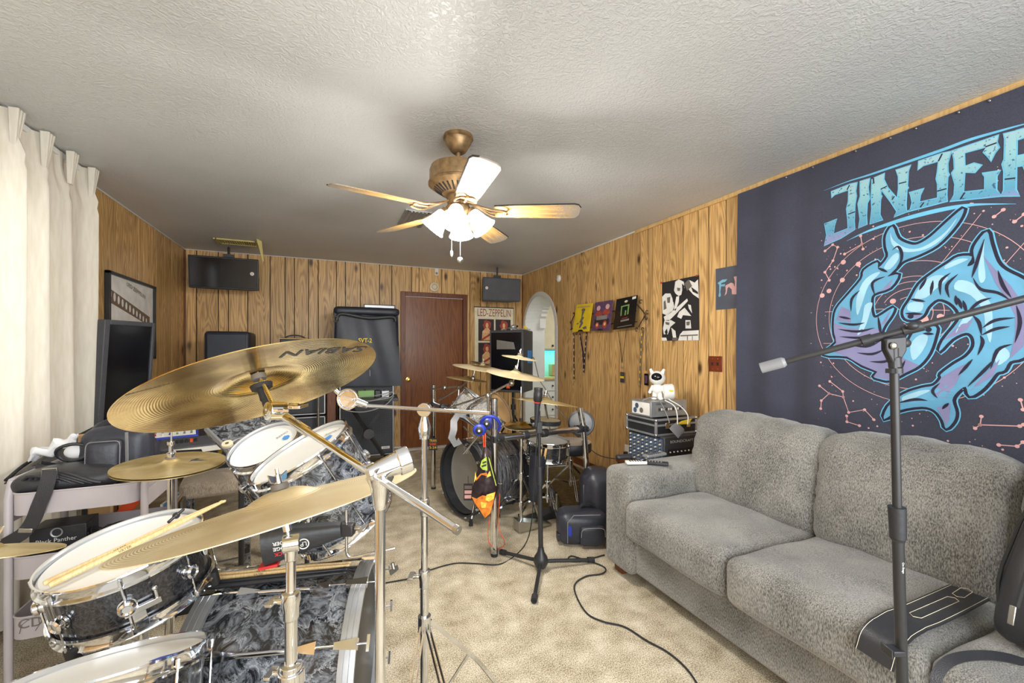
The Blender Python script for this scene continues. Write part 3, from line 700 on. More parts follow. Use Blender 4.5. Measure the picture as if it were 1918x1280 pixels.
S1 = [(655,188),(700,285),(790,330),(860,330),(960,270),(1080,160),(1215,45),(1205,110),(1130,220),(1010,340),(870,415),(745,465),(690,520),(640,570),(620,590),(705,575),(640,680),(510,730),(488,800),(500,900),(540,915),(665,838),(650,900),(590,990),(572,1070),(640,1160),(700,1200),(770,1130),(830,1030),(880,1000),(1000,990),(995,1070),(950,1200),(870,1300),(760,1360),(640,1420),(560,1410),(510,1390),(540,1350),(420,1300),(300,1230),(110,1215),(210,1120),(195,1050),(190,960),(210,850),(300,740),(410,610),(430,540),(535,475),(545,520),(620,430),(605,350),(605,260)]
S2 = [(1410,230),(1440,330),(1490,470),(1560,540),(1707,615),(1800,700),(1850,850),(1850,1000),(1800,1130),(1707,1240),(1600,1270),(1560,1340),(1500,1360),(1450,1430),(1380,1500),(1290,1545),(1265,1470),(1200,1510),(1150,1580),(1165,1680),(1145,1750),(1085,1805),(1060,1740),(1000,1660),(900,1630),(720,1660),(595,1730),(640,1630),(760,1530),(900,1480),(1000,1460),(1050,1400),(1045,1370),(1150,1290),(1250,1230),(1310,1150),(1300,1070),(1240,1040),(1130,1090),(1030,1190),(1060,1100),(1180,950),(1190,880),(1120,800),(1020,770),(940,830),(900,900),(830,935),(760,925),(745,860),(800,770),(870,650),(980,560),(1100,480),(1180,430),(1290,430),(1250,505),(1310,480),(1300,380),(1340,300)]
LIL = [[(190,960),(300,1000),(420,1010),(560,1010),(572,1070),(640,1160),(740,1240),(870,1300),(760,1360),(640,1420),(510,1390),(540,1350),(420,1300),(300,1230),(200,1200),(210,1120)], [(640,680),(660,610),(570,700),(515,725)], [(560,985),(650,850),(600,970)], [(205,940),(250,830),(320,860),(330,960)],
       [(1500,560),(1600,660),(1700,800),(1760,960),(1707,1150),(1600,1250),(1640,1050),(1640,900),(1560,760),(1480,640),(1380,420)], [(1050,1400),(1160,1330),(1240,1290),(1180,1450),(1100,1560),(1010,1540)], [(1060,1100),(1190,980),(1300,930),(1250,1020),(1130,1075)], [(1020,1640),(1130,1600),(1110,1740),(1085,1780)], [(1300,1500),(1400,1380),(1520,1250),(1480,1380)], [(765,880),(900,890),(850,925),(775,920)]]
LIT = [[(640,240),(665,300),(760,360),(860,365),(960,320),(1080,230),(1170,120),(1110,220),(1000,330),(870,385),(730,390),(650,330)], [(590,520),(650,430),(700,400),(705,450),(640,530)], [(420,640),(500,570),(560,560),(470,660),(420,800),(380,900),(370,780)], [(500,800),(480,880),(440,1000),(380,1060),(420,930),(440,820)], [(800,1140),(870,1060),(940,1070),(900,1180),(820,1260)],
 [(830,760),(900,640),(1000,580),(1100,600),(1000,690),(920,760)], [(1080,500),(1180,450),(1260,450),(1180,490),(1080,530)], [(1340,560),(1360,400),(1390,300),(1385,440),(1400,600),(1360,640)], [(1180,620),(1290,640),(1360,720),(1440,800),(1460,960),(1440,1120),(1400,1000),(1380,860),(1280,740),(1150,690)], [(1480,1180),(1560,1160),(1600,1230),(1500,1300)], [(760,1550),(900,1500),(980,1500),(900,1540),(780,1590)], [(1180,990),(1240,900),(1300,900),(1240,980),(1130,1060)], [(795,800),(900,800),(880,870),(780,860)]]
DRK = [[(655,380),(700,350),(730,400),(725,470),(690,520)], [(540,520),(620,555)], [(520,740),(500,640),(600,590)], [(330,870),(335,770),(400,700)], [(545,905),(560,1000),(570,1060)],
       [(230,910),(330,930)], [(225,960),(350,975),(440,960)], [(225,1010),(380,1030),(520,1000)], [(240,1070),(400,1080),(530,1050)], [(300,1130),(450,1150),(560,1110)], [(380,1200),(500,1210),(600,1170)], [(480,1270),(600,1270),(680,1220)], [(900,1045),(990,1050)], [(640,1400),(720,1330),(760,1260)],
       [(1290,600),(1330,480),(1390,290)], [(1300,600),(1360,690),(1500,720),(1600,780)], [(1500,540),(1540,660),(1610,760)], [(800,770),(920,790)], [(760,885),(900,890)], [(870,700),(930,600)], [(960,740),(980,620)], [(1040,740),(1040,630),(1120,560)], [(1110,760),(1090,660),(1180,570)], [(1170,820),(1160,740)], [(1210,850),(1180,760)], [(1250,880),(1220,780)], [(1240,900),(1340,800),(1450,760)], [(1380,1000),(1480,940),(1640,920)], [(1370,1060),(1480,1010),(1600,990)], [(1300,900),(1350,960),(1370,1060)], [(1340,1220),(1380,1120),(1360,1060)], [(1650,820),(1680,960),(1640,1120)], [(1190,1380),(1300,1250)], [(1280,1470),(1400,1340),(1480,1250)], [(1040,1560),(1000,1500),(1050,1440)], [(1060,1650),(1120,1600)], [(720,1600),(860,1570),(960,1580)], [(1450,1330),(1500,1180),(1620,1130)]]
fs_ = MB('shark_blue', 'shark_lilac', 'shark_line', 'cyan_line')
for S in (S1, S2):
    q = smooth2(B(S), 3, True); fs_.use('cyan_line'); stroke(fs_, q, 0.034, 1, True); fs_.use('shark_line'); stroke(fs_, q, 0.024, 2, True); fs_.use('shark_blue'); cover(fs_, q, 3)
fs_.use('shark_lilac')
for L in LIL: cover(fs_, B(L), 4)
fs_.mats.append('shark_light'); fs_.use('shark_light')
for L in LIT: cover(fs_, smooth2(B(L), 3, True), 4)
fs_.use('shark_line')
for L in DRK: stroke(fs_, smooth2(B(L), 4), 0.013, 5, taper=True)
for q in ((803, 908), (945, 1015)): dot(fs_, B([q])[0], 0.012, 5)
fs_.build('shark_print', parent=tp, smooth=0)
for x, y in ((1600, 274), (1713, 229), (1665, 248), (1793, 198), (1851, 178), (1520, 303), (1470, 325)):
    p = onX(x, y, TX-0.03); MB('steel').sphere((tfold(p.y, TZ1)-0.004, p.y, TZ1-0.012), 0.006, n=8, m=6).build('push_pin', parent=tp)

# ================================================================== ceiling fan
FX, FY = 0.625, 2.155
fan = thing('ceiling_fan', 'dusty antique brass ceiling fan with five wooden blades and four lit glass shades', 'ceiling fan', (FX, FY, ZC))
def fl(prof, m, name, par=fan, **k): return MB(m).lathe([(r, z) for r, z in prof], (FX, FY, 0), n=40).build(name, parent=par, **k)
fl([(0, 2.44), (0.076, 2.44), (0.078, 2.425), (0.070, 2.418), (0.068, 2.405), (0.050, 2.375), (0.040, 2.36), (0.030, 2.352), (0, 2.352)], 'antique', 'canopy')
fl([(0.011, 2.36), (0.011, 2.26)], 'antique', 'downrod')
fl([(0, 2.285), (0.10, 2.285), (0.142, 2.270), (0.149, 2.250), (0.149, 2.195), (0.155, 2.188), (0.155, 2.178), (0.142, 2.170), (0.11, 2.150), (0.075, 2.128), (0, 2.125)], 'antique', 'motor_housing')
mb = MB('ink')
for i in range(30):
    a = 2*PI*i/30; c, s_ = math.cos(a), math.sin(a); mb.bar((FX+0.085*c, FY+0.085*s_, 2.1335), (FX+0.126*c, FY+0.126*s_, 2.160), 0.008, 0.004)
mb.build('vent_slots', parent=fan)
fl([(0, 2.128), (0.058, 2.128), (0.060, 2.10), (0.055, 2.075), (0.062, 2.068), (0.062, 2.045), (0.045, 2.02), (0.02, 2.005), (0, 2.0)], 'antique', 'switch_housing')
def dust_blade():
    m, t, b = newmat('fan_blade'); tc = N(t, 'ShaderNodeTexCoord'); sx = N(t, 'ShaderNodeSeparateXYZ'); t.links.new(tc.outputs['Object'], sx.inputs[0])
    mp = N(t, 'ShaderNodeMapping'); mp.inputs['Scale'].default_value = (3, 60, 20); t.links.new(tc.outputs['Object'], mp.inputs[0])
    n1 = N(t, 'ShaderNodeTexNoise', i_Scale=1.5, i_Detail=4.0); t.links.new(mp.outputs[0], n1.inputs['Vector'])
    r = ramp(t, [(0.3, srgb(150, 108, 56)), (0.7, srgb(214, 176, 112))]); t.links.new(n1.outputs['Fac'], r.inputs[0])
    n2 = N(t, 'ShaderNodeTexNoise', i_Scale=130.0, i_Detail=3.0); t.links.new(tc.outputs['Object'], n2.inputs['Vector'])
    mr = N(t, 'ShaderNodeMapRange'); mr.inputs[1].default_value = 0.25; mr.inputs[2].default_value = 0.65; mr.inputs[3].default_value = -0.35; mr.inputs[4].default_value = 0.22; t.links.new(sx.outputs[0], mr.inputs[0])
    ad = N(t, 'ShaderNodeMath', operation='ADD'); t.links.new(n2.outputs['Fac'], ad.inputs[0]); t.links.new(mr.outputs[0], ad.inputs[1])
    rk = ramp(t, [(0.52, (0, 0, 0)), (0.60, (1, 1, 1))]); t.links.new(ad.outputs[0], rk.inputs[0])
    mk = N(t, 'ShaderNodeMix', data_type='RGBA'); mk.inputs[7].default_value = (*srgb(150, 140, 128), 1); t.links.new(rk.outputs[0], mk.inputs[0]); t.links.new(r.outputs[0], mk.inputs[6])
    t.links.new(mk.outputs[2], b.inputs['Base Color']); b.inputs['Roughness'].default_value = 0.5
dust_blade()
mat('dust', srgb(60, 56, 52), 0.95, bump=0.8, bscale=300)
for i in range(5):
    a = math.radians(48+72*i); M = TM((FX, FY, 2.045)) @ Matrix.Rotation(a, 4, 'Z')
    Mb = M @ Matrix.Rotation(math.radians(-13), 4, 'X')
    ol = [(0.19, -0.050), (0.30, -0.058), (0.60, -0.066), (0.622, -0.058), (0.635, -0.035), (0.638, 0), (0.635, 0.035), (0.622, 0.058), (0.60, 0.066), (0.30, 0.058), (0.19, 0.050)]
    mb = MB('fan_blade'); mb.prism(ol, (0, 0, -0.003), (1, 0, 0), (0, 1, 0), 0.006)
    bl = mb.build('blade', M=Mb, bevel=0.0015); bl.parent = fan; bl.matrix_parent_inverse = WORLD['ceiling_fan'].inverted(); WORLD[bl.name] = Mb
    mb = MB('dust').tube([(0.19, -0.051, 0.001), (0.30, -0.059, 0.001), (0.60, -0.067, 0.001), (0.622, -0.059, 0.001), (0.636, -0.035, 0.001)], 0.004, 6); mb.build('dust_edge', parent=bl, local=True)
    mb = MB('antique')   # curled iron
    for sg in (-1, 1):
        pts = bez((0.075, 0.004*sg, 0.035), (0.13, 0.012*sg, 0.02), (0.15, 0.06*sg, -0.008), (0.20, 0.052*sg, -0.010), 8)+bez((0.20, 0.052*sg, -0.010), (0.25, 0.045*sg, -0.010), (0.27, 0.012*sg, -0.010), (0.235, 0.006*sg, -0.010), 8)[1:]
        mb.tube(pts, 0.0055, 6)
    mb.bar((0.06, 0, 0.045), (0.17, 0, -0.004), 0.022, 0.008); mb.tube([(0.17, 0, -0.006), (0.25, 0, -0.009)], 0.006, 6)
    ir = mb.build('blade_iron', M=M.copy()); ir.parent = fan; ir.matrix_parent_inverse = WORLD['ceiling_fan'].inverted()
m_, t_, b_ = newmat('lit_glass'); b_.inputs['Base Color'].default_value = (1, 0.98, 0.94, 1); b_.inputs['Emission Color'].default_value = (1.0, 0.95, 0.86, 1); b_.inputs['Emission Strength'].default_value = 4.0; b_.inputs['Roughness'].default_value = 0.3
for i, dr_ in enumerate((-RT, RT, -FW, FW)):
    ax = (dr_*0.62 + V((0, 0, -0.78))).normalized(); o = V((FX, FY, 2.05)) + dr_*0.062
    mb = MB('antique'); mb.tube(bez((FX, FY, 2.05), V((FX, FY, 2.06))+dr_*0.03, o+V((0, 0, 0.012)), o, 6), 0.008, 8); mb.lathe([(0, -0.006), (0.026, -0.004), (0.028, 0.016), (0.022, 0.022)], o, ax, 20); mb.build('lamp_arm', parent=fan)
    MB('lit_glass').lathe([(0.026, 0.012), (0.034, 0.022), (0.040, 0.045), (0.047, 0.075), (0.060, 0.108), (0.0685, 0.122), (0.066, 0.123), (0.058, 0.108), (0.044, 0.075), (0.037, 0.045), (0.031, 0.022)], o, ax, 32).build('lamp_shade', parent=fan)
    point('fan_bulb', o+ax*0.135, 17, 0.04)
for x, y, z1, fob in ((846, 475, 1.80, 0), (862, 487, 1.77, 1)):
    p = P(x, y, 2.226); mb = MB('steel').cyl((p.x, p.y, p.z), (p.x, p.y, 2.03), 0.0015, n=6)
    if fob: mb.sphere(p, 0.013, (1, 0.5, 1)); mb.lathe([(0.012, -0.003), (0.016, 0), (0.012, 0.003)], p, (0, 1, 0), 16)
    else: mb.lathe([(0, -0.022), (0.007, -0.016), (0.009, 0), (0.004, 0.014), (0, 0.02)], p, n=12)
    mb.build('pull_chain', parent=fan)

# ================================================================== sofa
SF, SB = 1.53, 2.56
sofa = thing('sofa', 'long grey woven-fabric sofa with loose back cushions along the right wall', 'sofa', (2.0, 0.95, 0))
MB('sofa_fabric').box((2.05, 0.95, 0.175), (0.96, 2.0, 0.21)).build('base', parent=sofa, bevel=0.02, seg=3)
MB('sofa_fabric').cushion((2.44, 0.95, 0.43), (0.22, 2.02, 0.70), 0.06, rot=Matrix.Rotation(0.06, 3, 'Y')).build('back_frame', parent=sofa, smooth=70)
for y in (2.015, -0.115):
    MB('sofa_fabric').cushion((2.03, y, 0.345), (1.01, 0.245, 0.575), 0.045, (0.0, 0.004, 0.008), n=16).build('armrest', parent=sofa, smooth=70)
for y in (2.07, -0.17):
    for x in (1.62, 2.46): MB('trim_wood').box((x, y, 0.03), (0.07, 0.07, 0.06), taper=1.15).build('leg', parent=sofa, bevel=0.004)
rnd = random.Random(5)
for i, (y0, y1) in enumerate(((1.255, 1.895), (0.615, 1.255), (-0.005, 0.615))):
    ph = i*2.1
    def sf(q, p, ph=ph):
        if p[2] > 0.3: q.z += 0.006*math.sin(q.y*9+ph)+0.004*math.sin(q.x*17+q.y*23+ph)-0.008*p[0]
        if p[0] < -0.5: q.x += 0.006*math.sin(q.y*11+ph)
        return q
    MB('sofa_fabric').cushion((1.83, (y0+y1)/2, 0.383), (0.70, y1-y0+0.004, 0.20), 0.05, (0.012, 0.0, 0.020), n=20, fn=sf).build('seat_cushion', parent=sofa, smooth=80)
    def bf(q, p, ph=ph):
        e = abs(p[1])**6
        q.x += -0.007*math.sin(q.z*64+ph+q.y*5+2*math.sin(q.z*17))*e*(1 if p[0] < 0 else 0.3)
        if p[2] > 0.0: q.z += 0.008*math.sin(q.y*38+ph+q.x*14)*max(0, p[2])**3 + 0.006*math.sin(q.y*8+ph)
        q.x += 0.010*math.sin(q.y*6+ph)*p[2]
        return q
    MB('sofa_fabric').cushion((2.19, (y0+y1)/2+(0.045 if i == 0 else 0.01), 0.672), (0.27, y1-y0+(0.13 if i == 0 else 0.02), 0.52), 0.085, (0.050, 0.0, 0.025), rot=Matrix.Rotation(0.20, 3, 'Y'), n=26, fn=bf).build('back_cushion', parent=sofa, smooth=80)
MB('white_cloth').box(P(1911, 1018, 1.53), (0.03, 0.004, 0.02)).build('care_label', parent=sofa)

# things on the sofa
def leather_strap(name, label, pts, w, n, th=0.005, stitch=True, grp=None):
    t = thing(name, label, 'strap', pts[0], group=grp); MB('black_leather').ribbon(pts, w, n, th).build('band', parent=t, smooth=60)
    if stitch:
        for sg in (-1, 1):
            q = []
            for i, p in enumerate(pts):
                tt = (V(pts[min(i+1, len(pts)-1)])-V(pts[max(i-1, 0)])).normalized(); sd = tt.cross(V(n[i]) if isinstance(n, list) else V(n)).normalized(); nn = V(n[i]) if isinstance(n, list) else V(n)
                q.append(V(p)+sd*sg*w*0.44+nn.normalized()*(th/2+0.0008))
            MB('paper').tube(q, 0.0007, 4).build('stitching', parent=t)
    return t
pts = spline([(1.97, 0.70, 0.508), (1.82, 0.690, 0.518), (1.66, 0.690, 0.518), (1.56, 0.700, 0.510), (1.475, 0.708, 0.482), (1.448, 0.714, 0.425)], 6)
nr = [V((-0.0, 0, 1))]*12+[V((-0.05, 0, 1))]*5+[V((-0.4, 0, 1))]*4+[V((-0.9, 0, 0.5))]*4+[V((-1, 0, 0.1))]*6
st1 = leather_strap('guitar_strap', 'wide black leather guitar strap with white stitching laid across the grey seat cushion', pts, 0.098, [v.normalized() for v in nr[:len(pts)]])
for p0, p1 in (((1.84, 0.690), (1.62, 0.692)), ((1.95, 0.698), (1.88, 0.693))):
    a, b = V((*p0, 0.5215)), V((*p1, 0.5215)); d = (b-a).normalized(); sd = d.cross(V((0, 0, 1)))
    MB('paper').tube([a+sd*0.014, b+sd*0.014, b+d*0.012, b-sd*0.014, a-sd*0.014, a-d*0.012], 0.0008, 4, closed=True).build('stitched_panel', parent=st1)
leather_strap('handle_strap', 'narrow black leather strap looped on the sofa in front of the gig bag', spline([P(1752, 1300, 1.03), P(1757, 1262, 1.04), P(1785, 1236, 1.06), P(1840, 1228, 1.10), P(1900, 1236, 1.12), P(1960, 1262, 1.12), P(2010, 1300, 1.10)], 6), 0.022, V((-0.7, -0.35, 0.7)).normalized(), stitch=False)
gb = thing('gig_bag', 'black leather guitar gig bag leaning in the near end of the sofa', 'bag', (1.9, 0.3, 0.5))
M = TM((1.82, 0.32, 0.82), Matrix.Rotation(0.34, 3, 'Y') @ Rz(math.radians(-14)))
def btap(z): return 1-0.45*min(1, max(0, (z+0.6)/1.6))**1.3
def bagf(q, p):
    k = btap(p[2]); q.y *= k; return q
mb = MB('black_leather').cushion((0, 0, 0), (0.13, 0.50, 0.64), 0.04, (0.03, 0, 0), n=18, fn=bagf); mb.v = [M @ p for p in mb.v]; mb.build('body', parent=gb, smooth=70)
ol = [V((-0.062, 0.235*math.cos(a)*(1 if abs(math.cos(a)) < 1 else 1), 0.43*math.sin(a))) for a in [2*PI*i/40 for i in range(40)]]
def sq(a, hw, hh, n=4.5): c, s_ = math.cos(a), math.sin(a); return (abs(c)**(2/n)*hw*(1 if c > 0 else -1), abs(s_)**(2/n)*hh*(1 if s_ > 0 else -1))
for x, r in ((-0.056, 0.0045), (0.05, 0.004)):
    q = [M @ V((x, sq(2*PI*i/48, 0.245, 0.315)[0]*btap(sq(2*PI*i/48, 0.245, 0.315)[1]/0.32), sq(2*PI*i/48, 0.245, 0.315)[1])) for i in range(48)]
    MB('rubber').tube(q, r, 6, closed=True).build('piping', parent=gb)
MB('rubber').tube([M @ V(p) for p in ((-0.10, 0.17, -0.22), (-0.105, 0.15, -0.05), (-0.10, 0.10, 0.12), (-0.09, 0.02, 0.22))], 0.006, 6).build('zip', parent=gb)
MB('steel').box(M @ V((-0.108, 0.172, -0.245)), (0.006, 0.014, 0.05), M.to_3x3()).build('zip_pull', parent=gb, bevel=0.002)

# remote controls on the far armrest
def remote(name, label, x, y, z, l, w_, a, m):
    t = thing(name, label, 'remote control', (x, y, z)); mb = MB(m).box((x, y, z+0.009), (l, w_, 0.018), Rz(a)); mb.build('body', parent=t, bevel=0.006, seg=3)
    mb = MB('dark_grey' if m != 'black_plastic' else 'grey')
    for i in range(6):
        for j in range(3): p = V((x, y, z+0.0185)) + Rz(a) @ V((-l*0.32+l*0.11*i, (j-1)*w_*0.25, 0)); mb.box(p, (0.008, 0.006, 0.003), Rz(a))
    mb.build('buttons', parent=t); return t
z0 = 0.642
p = onZ(1196, 870, z0); remote('remote_control', 'small white remote control lying on the sofa armrest', p.x, p.y+0.01, z0, 0.14, 0.045, -0.35, 'white_plastic')
p = onZ(1222, 871, z0); remote('remote_control', 'black remote control beside the white one on the armrest', p.x+0.02, p.y, z0, 0.15, 0.045, -0.75, 'black_plastic')
p = onZ(1216, 859, z0); remote('remote_control', 'flat white remote with coloured keys at the back of the armrest', p.x+0.07, p.y+0.03, z0, 0.17, 0.05, 0.1, 'silver')
p = onZ(1178, 864, z0); MB('black_plastic').cushion((p.x+0.0, p.y+0.05, z0+0.014), (0.10, 0.045, 0.028), 0.013, rot=Rz(-0.2)).build('mouse', smooth=60); tag(bpy.data.objects['mouse'], 'dark computer mouse at the outer edge of the sofa armrest', 'mouse')

# ================================================================== front microphone stand
ms = thing('microphone_stand', 'tall black boom microphone stand standing in front of the sofa', 'microphone stand', (P(1697, 656, 0.95).x, P(1697, 656, 0.95).y, 0))
pt, pb = P(1674, 652, 0.95), P(1691, 1280, 0.95); dv = (pb-pt).normalized(); foot = pt + dv*((pt.z-0.09)/-dv.z)
mid = P(1681, 975, 0.95)
MB('black_metal').cyl(pt, mid, 0.0085).build('upper_pole', parent=ms)
MB('black_metal').cyl(mid, foot, 0.0108).build('lower_pole', parent=ms)
MB('black_plastic').cyl(P(1680, 950, 0.95), P(1682, 1008, 0.95), 0.0165, 0.0150, 24).cyl(P(1682, 1008, 0.95), P(1682.5, 1014, 0.95), 0.0150, 0.0115, 24).build('height_clutch', parent=ms)
MB('white_paint').text('On-Stage', 0.006, P(1683, 1060, 0.95)-FW*0.0106, dv, RT, 0.0004).build('pole_lettering', parent=ms)
mb = MB('black_metal')
for i in range(3):
    a = 0.4+2*PI*i/3; e = V((foot.x+0.33*math.cos(a), foot.y+0.33*math.sin(a), 0.012)); lg = MB('black_metal').cyl(V((foot.x, foot.y, 0.085)), e, 0.010).build('leg', parent=ms); MB('rubber').cyl(e-V((0.02*math.cos(a), 0.02*math.sin(a), -0.004)), e+V((0.02*math.cos(a), 0.02*math.sin(a), 0)), 0.012).build('rubber_foot', parent=lg)
mb.lathe([(0, 0.13), (0.02, 0.13), (0.032, 0.10), (0.032, 0.07), (0.02, 0.05), (0, 0.05)], (foot.x, foot.y, 0)).build('leg_hub', parent=ms)
MB('black_plastic').box(P(1676, 1219, 0.95), (0.028, 0.028, 0.012), Rz(-TH)).box(P(1671, 1219, 0.95)-RT*0.012, (0.004, 0.03, 0.02), Rz(-TH)).build('cable_clip', parent=ms, bevel=0.002)
b0, b1 = P(1425, 690, 1.10), P(1975, 545, 0.82); bp_ = P(1672, 623, 0.955); bd = (b1-b0).normalized()
boom = MB('black_metal').cyl(b0, b1, 0.0072).build('boom_arm', parent=ms)
def on_boom(x): 
    t = 0.5
    lo_, hi_ = 0.0, 1.0
    for _ in range(30):
        t = (lo_+hi_)/2; q = b0+(b1-b0)*t; px = CX+F*(q-EYE).dot(RT)/(q-EYE).dot(FW)
        if px < x: lo_ = t
        else: hi_ = t
    return b0+(b1-b0)*t
MB('grey').cyl(on_boom(1425), on_boom(1466), 0.0135, n=20).cyl(on_boom(1466), on_boom(1472), 0.0135, 0.009, 20).build('counterweight', parent=boom)
MB('black_plastic').cyl(on_boom(1614), on_boom(1634), 0.0125, n=20).cyl(on_boom(1634), on_boom(1652), 0.010, n=20).cyl(on_boom(1690), on_boom(1728), 0.0115, n=20).build('boom_clutch', parent=ms)
mb = MB('black_metal'); cN = -FW
q = P(1674, 640, 0.952); w2_ = 0.022
mb.prism([(-0.023, 0.006), (0.023, 0.012), (0.023, -0.020), (0.014, -0.036), (0.008, -0.05), (-0.008, -0.05), (-0.014, -0.036), (-0.023, -0.018)], q+FW*0.008, RT, V((0, 0, 1)), 0.016)
mb.cyl(P(1675, 668, 0.952), P(1677, 690, 0.952), 0.012, n=16); mb.build('tilt_bracket', parent=ms, bevel=0.003)
MB('steel').sphere(P(1674, 648, 0.940), 0.008, (1, 1, 0.6), frame(-FW)).build('tilt_screw', parent=ms)
MB('black_plastic').sphere(P(1708, 611, 0.925), 0.012, (1, 1, 0.7)).bar(P(1708, 611, 0.92), P(1708, 611, 0.945), 0.012, 0.012).build('boom_knob', parent=ms)
MB('black_plastic').sphere(P(1697, 643, 0.965), 0.010, (1.4, 0.8, 1)).build('tilt_knob', parent=ms)
MB('black_plastic').cyl(P(1678, 690, 0.95), P(1678, 700, 0.95), 0.0125, n=18).box(P(1667, 695, 0.94), (0.012, 0.012, 0.010)).build('pole_collar', parent=ms)

# ================================================================== straight microphone stand by the rear kit
cs = thing('microphone_stand', 'black straight microphone stand on a folding tripod in the middle of the carpet', 'microphone stand', onZ(1014, 1066, 0.0))
hb = onZ(1013, 1050, 0.06)
tops = {'t': P(1009, 770, 2.56)}
MB('black_metal').lathe([(0, 0.14), (0.016, 0.14), (0.022, 0.11), (0.040, 0.08), (0.044, 0.05), (0.030, 0.02), (0, 0.02)], (hb.x, hb.y, 0), n=24).build('leg_hub', parent=cs)
for x, y in ((938, 1034), (1112, 1049), (1000, 1126)):
    e = onZ(x, y, 0.02); d = (e-V((hb.x, hb.y, 0.055))).normalized()
    lg = MB('black_metal').cyl((hb.x, hb.y, 0.055), e, 0.011, n=12).build('leg', parent=cs); MB('rubber').cyl(e-d*0.04, e, 0.017, n=12).build('rubber_foot', parent=lg)
tb = tops['t']; q = V((hb.x, hb.y, 0.12)); mm = q.lerp(tb, 0.50)
MB('black_metal').cyl(q, mm, 0.0145).build('lower_pole', parent=cs); MB('black_metal').cyl(mm, tb-V((0, 0, 0.0)), 0.010).build('upper_pole', parent=cs)
MB('black_plastic').cyl(q.lerp(tb, 0.47), q.lerp(tb, 0.60), 0.020, 0.018, 20).build('height_clutch', parent=cs)
MB('dark_grey').box(q.lerp(tb, 0.88), (0.035, 0.03, 0.07)).sphere(q.lerp(tb, 0.9)-RT*0.03, 0.014).build('clip_joint', parent=cs, bevel=0.006)
mc = thing('microphone', 'black handheld microphone with a red ring clipped upright on the straight stand', 'microphone', P(1004, 795, 2.545))
a, b = P(1004, 800, 2.545), P(1007, 752, 2.545); ax = (b-a).normalized()
MB('black_plastic').lathe([(0, 0), (0.010, 0), (0.011, 0.02), (0.018, 0.13), (0.0205, 0.15)], a, ax, 20).build('handle', parent=mc)
MB('black_metal').lathe([(0.0205, 0.15), (0.026, 0.158), (0.027, 0.20), (0.025, 0.215), (0.027, 0.222), (0.026, 0.235), (0, 0.237)], a, ax, 24).build('grille', parent=mc)
MB('red').lathe([(0.0205, 0.143), (0.0218, 0.144), (0.0218, 0.148), (0.0205, 0.149)], a, ax, 20).build('ring', parent=mc)

# cables on the carpet
def cable(name, label, pts, r, m='rubber', grp=None, cat='cable'):
    o = MB(m).tube(spline(pts, 8), r, 6).build(name, smooth=80); return tag(o, label, cat, grp)
Z = lambda x, y, z=0.006: onZ(x, y, z)
cable('microphone_cable', 'thin black cable hanging from the straight stand and trailing left over the carpet', [P(1006, 812, 2.54), P(1001, 900, 2.56), P(996, 975, 2.6), P(985, 1018, 2.66), Z(960, 1045), Z(932, 1058), Z(890, 1056), Z(850, 1056), Z(800, 1070), Z(770, 1083), Z(735, 1090), Z(690, 1098)], 0.0035)
cable('floor_cable', 'black cable snaking from behind the sofa across the carpet towards the camera', [Z(1132, 1040), Z(1098, 1048), Z(1070, 1042), Z(1066, 1052), Z(1105, 1053), Z(1133, 1064), Z(1128, 1075), Z(1098, 1080), Z(1077, 1095), Z(1080, 1118), Z(1100, 1150), Z(1130, 1165), Z(1170, 1175), Z(1210, 1200), Z(1250, 1222), Z(1283, 1250), Z(1305, 1280), Z(1320, 1310)], 0.0042)

# ================================================================== drum and cymbal builders
def place(mb, M): mb.v = [M @ p for p in mb.v]; return mb
def kid(mb, name, parent, **k): return mb.build(name, parent=parent, local=True, **k)
def cymbal(name, label, C, n, R, m, dish=0.085, bell=0.17, grp=None, words=None, cat='cymbal', flip=1):
    """dished disc with a raised bell, modelled round its own axis"""
    M = TM(C, frame(n)); h = R*dish; rb = R*bell; hb = R*0.075; prof = []
    for i in range(15):
        t = i/14; r = lerp(R, rb*1.25, t); prof.append((r, h*(1-(r/R)**1.6)))
    z0 = prof[-1][1]
    for i in range(1, 9):
        t = i/8; r = rb*1.25*(1-t)+0.006*t; prof.append((r, z0+hb*math.sin(min(1, t*1.15)*PI/2)))
    th = 0.0016; full = prof+[(r, z-th) for r, z in reversed(prof)]+[prof[0]]
    o = MB(m).lathe(full, n=96).build(name, M=M, smooth=60)
    tag(o, label, cat, grp)
    o['top_z'] = 0; del o['top_z']
    return o, M, z0+hb
def felts(C, n, zt, parent_name, parent, wing=True):
    """felts and wing nut on a stand's rod, above a cymbal"""
    n = V(n).normalized(); p = V(C)+n*zt
    MB('ink_grey').cyl(p+n*0.001, p+n*0.013, 0.017, n=18).cyl(p-n*0.016, p-n*0.004, 0.015, n=18).build('felt', parent=parent)
    mb = MB('chrome').cyl(p-n*0.03, p+n*0.045, 0.0035, n=8)
    if wing: 
        M = frame(n); mb.cyl(p+n*0.014, p+n*0.032, 0.008, 0.006, 12)
        for s in (-1, 1): mb.hexa([p+M@V(q) for q in ((s*0.005, -0.003, 0.016), (s*0.018, -0.002, 0.020), (s*0.018, 0.002, 0.020), (s*0.005, 0.003, 0.016), (s*0.005, -0.003, 0.028), (s*0.022, -0.002, 0.036), (s*0.022, 0.002, 0.036), (s*0.005, 0.003, 0.028))])
    mb.build('wing_nut', parent=parent)
